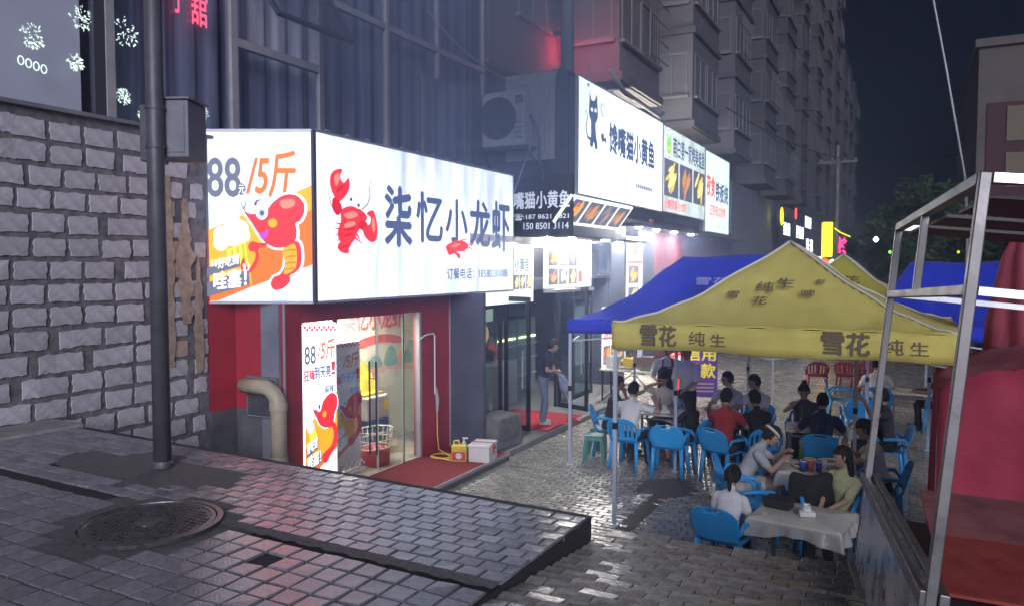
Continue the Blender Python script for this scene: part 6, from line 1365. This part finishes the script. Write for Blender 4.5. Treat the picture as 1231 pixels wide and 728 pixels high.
# ================================================================== PEOPLE
SK = mat('skin', (.42, .26, .19), .55, var=.06, scale=9); SK2 = mat('skin_tan', (.34, .20, .14), .55, var=.06, scale=9)
M_hair = mat('black_hair', (.014, .012, .012), .62, var=.4, scale=60, bump=1.0, bscale=110, stretch=(1, 1, .12), spec=.3); M_eye = mat('eye_dark', (.015, .012, .012), .3); M_lip = mat('lip', (.30, .10, .09), .5)
CL_ = {}
def cloth(n, c, v=.12, color2=None, sc=5): return mat('cloth_' + n, c, .88, var=v, scale=sc, bump=.9, bscale=15, color2=color2, stretch=(1, 1, .55))
C_white = cloth('white', (.74, .73, .71)); C_print = cloth('white_print', (.72, .71, .72), color2=(.36, .36, .42), sc=16); C_grey = cloth('grey', (.38, .40, .43)); C_red = cloth('red', (.33, .03, .04)); C_navy = cloth('navy', (.018, .025, .06)); C_black = cloth('black', (.015, .015, .018)); C_lime = cloth('pale_yellow', (.50, .52, .30)); C_cream = cloth('cream', (.66, .61, .53)); C_jean = cloth('jeans', (.13, .16, .22)); C_shoe = mat('shoe', (.05, .05, .055), .6); C_shoeW = mat('pale_shoe', (.45, .43, .42), .6); C_char = cloth('charcoal', (.05, .05, .055)); C_shirtw = cloth('shirt_white', (.70, .69, .74))

def rcone(mb, a, b, ra, rb, n=12):
    """closed round cone between two joints"""
    a, b = Vector(a), Vector(b); d = b - a; L = d.length
    if L < 1e-6: d = Vector((0, 0, 1)); L = 1e-6
    d = d.normalized(); u = d.cross(Vector((0, 0, 1)) if abs(d.z) < .9 else Vector((1, 0, 0))).normalized(); w = d.cross(u); rings = []
    for p, r, ts in ((a, ra, (-85, -60, -30)), (a, ra, (0,)), (b, rb, (0,)), (b, rb, (30, 60, 85))):
        for t in ts:
            t = R(t); rings.append([p + d * (r * math.sin(t)) + (u * math.cos(2 * math.pi * k / n) + w * math.sin(2 * math.pi * k / n)) * (r * math.cos(t)) for k in range(n)])
    b0 = len(mb.v); mb.grid(rings, closed=True); m_ = len(rings) - 1
    mb.add(rings[0], [tuple(range(n - 1, -1, -1))]); mb.add(rings[m_], [tuple(range(n))])

def loft(mb, secs, n=20):
    """secs: (centre, half width, half depth, right, fwd)"""
    rings = [[Vector(c) + r * (hw * math.copysign(abs(math.cos(t)) ** .85, math.cos(t))) + f * (hd * math.copysign(abs(math.sin(t)) ** .85, math.sin(t))) for t in [2 * math.pi * k / n for k in range(n)]] for c, hw, hd, r, f in secs]
    mb.grid(rings, closed=True); mb.add(rings[0], [tuple(range(n - 1, -1, -1))]); mb.add(rings[-1], [tuple(range(n))])

def ik(S, T, l1, l2, pole):
    S, T = Vector(S), Vector(T); d = T - S; L = min(d.length, (l1 + l2) * .995); d = d.normalized(); T = S + d * L
    a = (l1 * l1 - l2 * l2 + L * L) / (2 * L); h = math.sqrt(max(0, l1 * l1 - a * a)); p = Vector(pole); p = (p - d * p.dot(d)).normalized()
    return S + d * a + p * h, T

def head_mesh(M, female):
    """head with skull, jaw, nose, brow, lips and ears; M places it (origin at the skull centre, +y forward)"""
    mb = MB(); P = []; n, m_ = 22, 16
    for j in range(m_ + 1):
        ph = -math.pi / 2 + math.pi * j / m_; row = []
        for i in range(n):
            t = 2 * math.pi * i / n; cx, cy, cz = math.cos(ph) * math.sin(t), math.cos(ph) * math.cos(t), math.sin(ph)
            x, y, z = .076 * cx, .096 * cy, .118 * cz
            if z < 0: k = -z / .118; x *= 1 - .30 * k * k; y = y * (1 - .12 * k) + .012 * k * (1 if cy > -.2 else -.5)
            if cy > .55 and -.02 < z < .055 and abs(z - .012) < .02: y -= .007 * (1 - abs(z - .012) / .02)      # eye sockets
            row.append(M @ Vector((x, y, z)))
        P.append(row)
    mb.grid(P, closed=True)
    rcone(mb, M @ Vector((0, .094, .012)), M @ Vector((0, .112, -.022)), .009, .014, 8)                          # nose
    rcone(mb, M @ Vector((-.018, .086, -.058)), M @ Vector((.018, .086, -.058)), .010, .010, 8)                  # mouth
    rcone(mb, M @ Vector((0, .074, -.095)), M @ Vector((0, .070, -.10)), .020, .018, 8)                          # chin
    for s in (-1, 1): rcone(mb, M @ Vector((s * .076, -.006, .012)), M @ Vector((s * .078, -.004, -.022)), .013, .010, 8)
    return mb

def hand(mb, w, d, side, up, curl=.6, sc=1.0):
    """palm and five bent fingers of unequal length; d = hand direction, up = back of the hand"""
    d = Vector(d).normalized(); up = Vector(up); up = (up - d * up.dot(d)).normalized(); x = d.cross(up).normalized() * side; w = Vector(w)
    for k in (-1, 0, 1): rcone(mb, w + x * (.020 * k), w + d * .075 * sc + x * (.024 * k), .017, .015, 8)
    for k, L in ((-1.5, .062), (-.5, .078), (.5, .084), (1.5, .074)):
        b0 = w + d * .078 * sc + x * (-.018 * k); c = curl; d1 = (d * math.cos(c * .7) - up * math.sin(c * .7)); d2 = (d * math.cos(c * 1.7) - up * math.sin(c * 1.7)); k1 = b0 + d1 * L * .5; rcone(mb, b0, k1, .0095, .009, 7); rcone(mb, k1, k1 + d2 * L * .5, .009, .0075, 7)
    t0 = w + d * .022 - x * (-.026); t1 = t0 + (d * .6 + x * .75 - up * .2).normalized() * .034; rcone(mb, t0, t1, .0115, .010, 7); rcone(mb, t1, t1 + (d * .9 + x * .2 - up * .25).normalized() * .030, .010, .008, 7)

def person(label, x, y, rz, pose='sit', z=0.0, lean=8, hands=None, head=(0, 0, 0), top=C_white, bottom=C_char, hair='short', female=False, sleeve=.5, legs='long', shoe=None, skin=SK, scale=1.0, group='diners under the tents', apron=None, side_lean=0.0, knee=None, extra=None):
    """one continuous body (joined volumes fused by a voxel remesh) with hair and clothing detail as children"""
    root = thing('person', label, 'person', (x, y, z), R(rz), group); root.scale = (scale,) * 3
    sw = .165 if female else .195; segs = []            # (a, b, r, tag)
    mb = MB()
    ph = .535 if pose == 'sit' else .93
    ln, sl = R(lean), R(side_lean); upv = Vector((math.sin(sl), math.sin(ln), math.cos(ln) * math.cos(sl))).normalized(); fwd = Vector((0, math.cos(ln), -math.sin(ln))); rgt = fwd.cross(upv).normalized()
    pel = Vector((0, -.06 if pose == 'sit' else 0, ph)); tl = .50 if not female else .47
    at = lambda h, f=0.0, r_=0.0: pel + upv * h + fwd * f + rgt * r_
    wf = .9 if female else 1.0
    secs = [(at(-.09), .150, .105, rgt, fwd), (at(0), .172 if female else .165, .118, rgt, fwd), (at(.10), .150 * wf, .108, rgt, fwd), (at(.20), .140 * wf, .100, rgt, fwd), (at(.32, .01), .162 * wf, .115, rgt, fwd), (at(.42), .178 * wf, .108, rgt, fwd), (at(tl, -.01), .150 * wf, .080, rgt, fwd), (at(tl + .045, -.01), .085, .060, rgt, fwd)]
    loft(mb, secs)
    segs += [(at(-.12), at(.06), .15, 'bottom' if apron is None else 'bottom'), (at(.10), at(tl + .02), .16, 'top')]
    nk = at(tl + .03, -.01); hx, hy, hz = (R(a) for a in head)           # head: pitch, roll, yaw
    HM = Matrix.Translation(nk + upv * .06) @ Euler((-ln * .6 + hx, hy, hz), 'XYZ').to_matrix().to_4x4() @ Matrix.Translation((0, .022, .135))
    rcone(mb, nk - upv * .02, HM @ Vector((0, -.02, -.05)), .056 * (.88 if female else 1), .050, 12); segs.append((nk + upv * .02, HM @ Vector((0, 0, .08)), .085, 'skin'))
    hm = head_mesh(HM, female); mb.add(hm.v, hm.f)
    # legs
    for i, s in enumerate((-1, 1)):
        hip = pel + Vector((s * .088, 0, -.04))
        if pose == 'sit':
            kn = Vector((s * (.13 if not female else .09), .38, .50)) if knee is None else Vector(knee[i]); an = Vector((kn.x + s * .01, kn.y - .02 + .03 * s, .085))
        else:
            kn = hip + Vector((s * .02, .03 + .03 * s, -.42)); an = Vector((kn.x + s * .015, kn.y - .05, .085))
        rcone(mb, hip, kn, .088, .062); rcone(mb, kn, an, .058, .042); segs.append((hip, kn, .08, 'bottom'))
        if legs == 'long': rcone(mb, kn, an, .066, .058); segs.append((kn, an, .06, 'bottom'))
        else:
            k2 = hip + (kn - hip) * (1.0 if legs == 'knee' else .62); rcone(mb, hip, k2, .100, .085); segs[-1] = (hip, k2, .08, 'bottom'); segs.append((kn + (hip - kn) * (.25 if legs == 'short' else 0), an, .06, 'skin'))
        toe = an + Vector((s * .015, .15, -.045)); rcone(mb, an + Vector((0, -.03, -.04)), toe, .044, .034); segs.append((an + Vector((0, -.04, -.045)), toe, .05, 'shoe'))
    # arms
    hnd = hands or ((-.20, .36, .78), (.20, .36, .78)); post = MB(); l1, l2 = (.27, .24) if not female else (.25, .225)
    for i, s in enumerate((-1, 1)):
        sh = at(tl - .045, -.005, s * sw * .97); el, wr = ik(sh, hnd[i], l1, l2, (s * .8, -.45, -.75)); rcone(mb, sh, el, .050 * wf, .040 * wf); rcone(mb, el, wr, .040 * wf, .027)
        segs.append((sh, el, .045, 'skin')); segs.append((el, wr, .035, 'skin'))
        rcone(mb, at(tl - .03, 0, s * sw * .55), sh, .058, .060); segs.append((at(tl - .03, 0, s * sw * .5), sh, .06, 'top'))
        if sleeve > 0:
            se = sh + (el - sh) * min(1, sleeve); rcone(mb, sh, se, .066 * wf, .064 * wf); segs.append((sh, se, .068, 'top'))
            if sleeve > 1: s2 = el + (wr - el) * (sleeve - 1); rcone(mb, el, s2, .055, .046); segs.append((el, s2, .06, 'top'))
        dr = (wr - el).normalized(); bk = Vector((0, -.2, 1)) if abs(dr.z) < .7 else Vector((0, -1, 0)) if dr.z > 0 else Vector((0, 1, 0)); hand(post, wr, dr, s, bk, .55)
    me = mb.mesh('body', [SK]); o = link_mesh('tmp', me); rm = o.modifiers.new('r', 'REMESH'); rm.mode = 'VOXEL'; rm.voxel_size = .0135; smo = o.modifiers.new('s', 'SMOOTH'); smo.iterations = 3; smo.factor = .5
    dg = bpy.context.evaluated_depsgraph_get(); dg.update(); body = bpy.data.meshes.new_from_object(o.evaluated_get(dg)); bpy.data.objects.remove(o)
    nv = len(body.vertices); co = np.empty(nv * 3); body.vertices.foreach_get('co', co); co = co.reshape(-1, 3)
    # per-face material from the nearest labelled bone
    fc = np.empty(len(body.polygons) * 3); body.polygons.foreach_get('center', fc); fc = fc.reshape(-1, 3); best = np.full(len(fc), 9.0); lab = np.zeros(len(fc), int); code = {'skin': 0, 'top': 1, 'bottom': 2, 'shoe': 3}
    for a, b, r, tg in segs:
        a, b = np.array(a), np.array(b); ab = b - a; t = np.clip(((fc - a) @ ab) / (ab @ ab + 1e-9), 0, 1); dd = np.linalg.norm(fc - (a + t[:, None] * ab), axis=1) - r; k = dd < best; best[k] = dd[k]; lab[k] = code[tg]
    hd = (np.array(HM.inverted())[:3, :3] @ fc.T).T + np.array(HM.inverted())[:3, 3]; lab[(np.abs(hd[:, 0]) < .1) & (hd[:, 2] > -.125) & (np.abs(hd[:, 1]) < .13) & (lab != 3) & (np.linalg.norm(hd, axis=1) < .15)] = 0
    vv = [tuple(c) for c in co]; ff = [tuple(p.vertices) for p in body.polygons]; full = MB(); full.v = vv; full.f = [list(f) for f in ff]; full.m = [int(k) for k in lab]
    full.add(post.v, post.f, 0)
    for s in (-1, 1): e = MB(); rcone(e, HM @ Vector((s * .031 - .006, .084, .014)), HM @ Vector((s * .031 + .006, .084, .014)), .0075, .0075, 8); full.add(e.v, e.f, 4)
    e = MB(); rcone(e, HM @ Vector((-.016, .0945, -.058)), HM @ Vector((.016, .0945, -.058)), .0045, .0045, 6); full.add(e.v, e.f, 5)
    full.build('body', [skin, top, bottom, shoe or C_shoe, M_eye, M_lip], root, smooth=True, fix=False); bpy.data.meshes.remove(body)
    # hair
    hb = MB(); P = []; n, m_ = 24, 14
    for j in range(m_ + 1):
        ph_ = -.9 + (math.pi / 2 + .9) * j / m_; row = []
        for i in range(n):
            t = 2 * math.pi * i / n; cx, cy, cz = math.cos(ph_) * math.sin(t), math.cos(ph_) * math.cos(t), math.sin(ph_)
            lo = .028 if cy > .35 else (-.035 if cy > -.1 else -.075 if not female else -.10)        # hairline: high in front, low at the back
            w_ = .003 * math.sin(t * 9 + j) ; v = Vector((.086 * cx * (1 + w_ * 8), .105 * cy - .008, max(.128 * cz, lo - .02) + .006))
            if v.z < lo and cy > .35: v = Vector((.070 * cx, .080 * cy - .02, lo))
            row.append(HM @ v)
        P.append(row)
    hb.grid(P, closed=True); hb.add(P[0], [tuple(range(n))])
    if hair in ('long', 'pony', 'bun'):
        for s in (-1, 1): rcone(hb, HM @ Vector((s * .068, -.02, .04)), HM @ Vector((s * .066, -.05, -.06)), .028, .022, 10)
    if hair == 'long':
        for k in range(5): s = (k - 2) / 2; rcone(hb, HM @ Vector((s * .06, -.07 + .02 * abs(s), .0)), HM @ Vector((s * .085, -.075 + .03 * abs(s), -.21 - .02 * (k % 2))), .040, .026, 10)
    if hair == 'pony': rcone(hb, HM @ Vector((0, -.095, .05)), HM @ Vector((0, -.125, .0)), .034, .045, 10); rcone(hb, HM @ Vector((0, -.125, .0)), HM @ Vector((.01, -.12, -.20)), .046, .020, 10)
    if hair == 'bun': rcone(hb, HM @ Vector((0, -.05, .125)), HM @ Vector((0, -.055, .15)), .042, .034, 12)
    ho = link_mesh('tmp', hb.mesh('hair', [M_hair])); rm = ho.modifiers.new('r', 'REMESH'); rm.mode = 'VOXEL'; rm.voxel_size = .011; smo = ho.modifiers.new('s', 'SMOOTH'); smo.iterations = 2; smo.factor = .5
    dg = bpy.context.evaluated_depsgraph_get(); dg.update(); hme = bpy.data.meshes.new_from_object(ho.evaluated_get(dg)); bpy.data.objects.remove(ho)
    hin = HM.inverted(); q0 = rz * .1 + x
    for v in hme.vertices:   # tufts: uneven outline, never a smooth cap
        p = hin @ v.co; a = math.atan2(p.x, p.y + .01)
        v.co = v.co + v.normal * (.0055 * math.sin(11 * a + 38 * p.z + q0) + .004 * math.sin(23 * a - 60 * p.z + 2 * q0) + .003 * math.sin(90 * p.x + 70 * p.y))
    hme.polygons.foreach_set('use_smooth', [True] * len(hme.polygons)); link_mesh('hair', hme, root)
    if hair == 'tied':
        q = MB(); q.tube([HM @ Vector((.090 * math.cos(a), -.02 + .095 * math.sin(a), .045 + .03 * math.sin(a + 2))) for a in [k * math.pi / 12 for k in range(25)]], .017, 8); q.build('hair_band', C_cream, root, smooth=True); q = MB(); rcone(q, HM @ Vector((0, -.10, .03)), HM @ Vector((0, -.14, .0)), .035, .03, 10); q.build('hair_knot', M_hair, root, smooth=True)
    if apron is not None:
        q = MB(); rows = []
        for h in (.40, .30, .2, .1, 0, -.12, -.26, -.42):
            wdt = .11 if h > .3 else .19; rows.append([at(h, .13 + .012 * math.cos(a * 2) + (.02 if h < 0 else 0), wdt * math.sin(a)) - fwd * (.07 * (1 - math.cos(a))) for a in [-1.2 + 2.4 * k / 10 for k in range(11)]])
        q.grid(rows).build('apron', apron, root, smooth=True, fix=False, solid=.008)
        for s in (-1, 1): MB().tube([at(.40, .125, s * .09), at(tl + .03, .06, s * .085), at(tl, -.085, s * .07), at(.12, -.125, s * .10)], .013, 6).build('strap', apron, root, smooth=True)
    if extra: extra(root, HM, at)
    return root

# --- standing
pmop = person('woman in dark top and grey trousers mopping at the dark shop entrance', -6.33, 13.55, -75, 'stand', .108, lean=14, hands=((-.10, .32, .95), (.10, .28, 1.10)), head=(-14, 0, 8), top=C_navy, bottom=C_jean, hair='short', female=True, sleeve=.5, shoe=C_shoeW, scale=.97, group='people standing')
mop = thing('mop', 'mop with pale stick held by the woman at the entrance', 'mop', (-6.0, 13.6, .11)); W(MB().tube([(-6.06, 13.66, 1.20), (-5.62 - .3, 14.18 - .1, .18)], .014, 8), 'stick', MATS['pale_wood'], mop); W(MB().tube([(-5.93, 14.07, .20), (-5.9, 14.12, .13)], [.03, .06], 8).box(-6.05, -5.78, 14.06, 14.16, .108, .14), 'mop_head', M_lblR, mop)
bag = thing('blue_bag', 'blue and white cloth bundle in the mopping woman\'s hand', 'bundle', (-6.05, 13.62, 1.0)); mb = MB(); rcone(mb, (-6.02, 13.72, 1.02), (-5.98, 13.78, .82), .07, .10, 12); W(mb, 'bundle_cloth', cloth('blue_check', (.10, .15, .36), color2=(.5, .5, .6), sc=22), bag, smooth=True)
person('man standing in a white buttoned shirt and black trousers', -3.55, 13.75, 168, 'stand', lean=3, hands=((-.12, .30, 1.02), (.10, .30, 1.0)), head=(-16, 0, 10), top=C_shirtw, bottom=C_black, sleeve=.85, group='people standing')
person('person in white shirt and long dark apron beside the standing man', -4.05, 14.2, 195, 'stand', lean=4, hands=((-.12, .34, 1.30), (.16, .30, 1.05)), head=(-10, 0, -20), top=C_white, bottom=C_black, sleeve=.9, apron=C_navy, group='people standing')
# --- left table
person('man in white, back to us on the left blue chair', -3.92, 11.62, -6, lean=16, hands=((-.16, .40, .80), (.30, .30, 1.05)), head=(-8, 0, 0), top=C_white, bottom=C_char, sleeve=.5)
person('lady in a pale blouse resting her cheek on her hand', -3.85, 13.32, 178, lean=12, hands=((-.20, .34, .78), (.075, .19, 1.13)), head=(-12, 0, 8), top=C_cream, bottom=C_char, hair='long', female=True, sleeve=.7)
person('dark child seated behind the empty blue chair', -3.02, 12.08, 62, lean=18, hands=((-.16, .40, .76), (.16, .38, .76)), head=(-14, 0, 0), top=C_black, bottom=C_char, hair='long', female=True, scale=.9)
person('dim person at the left end beside the tent pole', -4.46, 12.3, -78, lean=14, hands=((-.16, .38, .76), (.05, .22, 1.1)), top=C_char, bottom=C_char, skin=SK2, scale=.98)
# --- middle table
person('person in a red shirt with their back to us', -2.42, 11.56, -12, lean=10, hands=((-.18, .40, .80), (.16, .42, .80)), head=(-6, 0, 12), top=C_red, bottom=C_char, sleeve=.55)
person('person with dark hair and black top right of the red shirt', -1.98, 11.88, 35, lean=16, hands=((-.22, .36, .85), (.12, .40, .78)), head=(-8, 0, 10), top=C_black, bottom=C_char, hair='short', sleeve=.4, female=True)
person('man in a printed white shirt looking left at the middle table', -2.75, 13.48, 160, lean=6, hands=((-.16, .38, .78), (.18, .36, .78)), head=(-4, 0, -52), top=C_print, bottom=C_char, sleeve=.55)
person('man in a plain white shirt facing left behind the middle table', -2.26, 13.38, 150, lean=8, hands=((-.16, .38, .78), (.16, .38, .78)), head=(-8, 0, -40), top=C_white, bottom=C_char, sleeve=.55)
# --- far table
person('woman with a hair bun facing us at the far table', -1.5, 13.22, 184, lean=16, hands=((-.12, .36, .80), (.10, .24, 1.02)), head=(-16, 0, 0), top=C_char, bottom=C_char, hair='bun', female=True, sleeve=.2)
person('person in navy with their back to us at the far table', -1.10, 11.88, 4, lean=20, hands=((-.22, .38, .80), (.20, .40, .80)), head=(-10, 0, 0), top=C_navy, bottom=C_char, sleeve=.6)
person('dark man raising a hand to his face by the pole', -.30, 12.75, 100, lean=8, hands=((-.14, .30, 1.16), (.18, .36, .78)), head=(-8, 0, 0), top=C_char, bottom=C_black, skin=SK2, sleeve=.35)
# --- second table
person('woman in a grey shirt leaning over her food', -1.78, 9.74, -80, lean=30, hands=((-.10, .46, .90), (.14, .44, .86)), head=(-18, 0, 0), top=C_grey, bottom=C_cream, hair='tied', female=True, sleeve=.6, legs='short', knee=((-.09, .36, .50), (.09, .34, .50)))
person('woman in white looking at her phone by the metal frame', -.32, 10.35, 96, lean=14, hands=((-.07, .34, .96), (.07, .34, .94)), head=(-18, 0, 0), top=C_white, bottom=C_char, hair='pony', female=True, sleeve=.5)
# --- front table
person('woman with a black ponytail, back to us in the foreground', -1.60, 7.90, -10, lean=14, hands=((-.12, .26, .60), (.12, .26, .60)), head=(-16, 0, 6), top=C_white, bottom=C_black, hair='pony', female=True, sleeve=.5, scale=.87)
person('woman in pale yellow sitting behind the front table, looking left', -.64, 9.0, 150, lean=4, hands=((-.04, .27, .64), (.08, .25, .62)), head=(-8, 0, -38), top=C_lime, bottom=C_black, hair='long', female=True, sleeve=.75, side_lean=-6, scale=.93)
# --- far right
person('man in a white shirt seated far off with his back to us', -.55, 16.9, 8, lean=20, hands=((-.18, .40, .78), (.18, .40, .78)), head=(-14, 0, 0), top=C_white, bottom=C_char, sleeve=.6)
person('dark figure seated at the far right table', .55, 16.95, 84, lean=12, hands=((-.18, .38, .76), (.16, .38, .76)), top=C_black, bottom=C_black, skin=SK2)
ph = thing('phone', 'pale phone in the hands of the woman by the frame', 'phone', (0, 0, 0)); W(MB().box(-.745, -.72, 10.20, 10.44, .93, 1.06), 'phone_body', M_tis, ph, bevel=.006)
# ================================================================== SMOKY NIGHT AIR
hz = MB().box(-30, 24, -10, 150, -1, 34.5).build('haze', [], None)
hm_ = bpy.data.materials.new('haze_air'); hm_.use_nodes = True; N = hm_.node_tree.nodes; L = hm_.node_tree.links
for n in list(N):
    if n.type == 'BSDF_PRINCIPLED': N.remove(n)
pv = N.new('ShaderNodeVolumePrincipled'); pv.inputs['Color'].default_value = (.46, .58, 1.0, 1); pv.inputs['Density'].default_value = 0.013; pv.inputs['Anisotropy'].default_value = 0.76
L.new(pv.outputs[0], N['Material Output'].inputs['Volume']); hz.data.materials.append(hm_); tag(hz, kind='stuff')
# thin grill smoke hanging in the light of the signs, thinning out towards its edges
sm = MB().box(-7.72, -4.2, 4.6, 16.4, 3.9, 9.4).build('smoke', [], None)
m_ = bpy.data.materials.new('grill_smoke'); m_.use_nodes = True; N = m_.node_tree.nodes; L = m_.node_tree.links
for n in list(N):
    if n.type == 'BSDF_PRINCIPLED': N.remove(n)
pv = N.new('ShaderNodeVolumePrincipled'); pv.inputs['Color'].default_value = (.46, .62, 1.0, 1); pv.inputs['Anisotropy'].default_value = 0.0
tc = N.new('ShaderNodeTexCoord'); mp = N.new('ShaderNodeMapping'); mp.vector_type = 'POINT'; gr = N.new('ShaderNodeTexGradient'); gr.gradient_type = 'SPHERICAL'
mp.inputs['Location'].default_value = (-1.05, -1.05, -1.0); mp.inputs['Scale'].default_value = (2.1, 2.1, 2.0)
L.new(tc.outputs['Generated'], mp.inputs[0]); L.new(mp.outputs[0], gr.inputs[0])
nz = N.new('ShaderNodeTexNoise'); nz.inputs['Scale'].default_value = .55; nz.inputs['Detail'].default_value = 2; L.new(tc.outputs['Object'], nz.inputs['Vector'])
mr = N.new('ShaderNodeMapRange'); mr.inputs[1].default_value = .35; mr.inputs[2].default_value = .7; mr.inputs[3].default_value = .35; mr.inputs[4].default_value = 1.3; L.new(nz.outputs[0], mr.inputs[0])
mu = N.new('ShaderNodeMath'); mu.operation = 'MULTIPLY'; L.new(gr.outputs['Fac'], mu.inputs[0]); L.new(mr.outputs[0], mu.inputs[1])
m2_ = N.new('ShaderNodeMath'); m2_.operation = 'MULTIPLY'; m2_.inputs[1].default_value = 0.62; L.new(mu.outputs[0], m2_.inputs[0]); L.new(m2_.outputs[0], pv.inputs['Density'])
L.new(pv.outputs[0], N['Material Output'].inputs['Volume']); sm.data.materials.append(m_); tag(sm, kind='stuff')
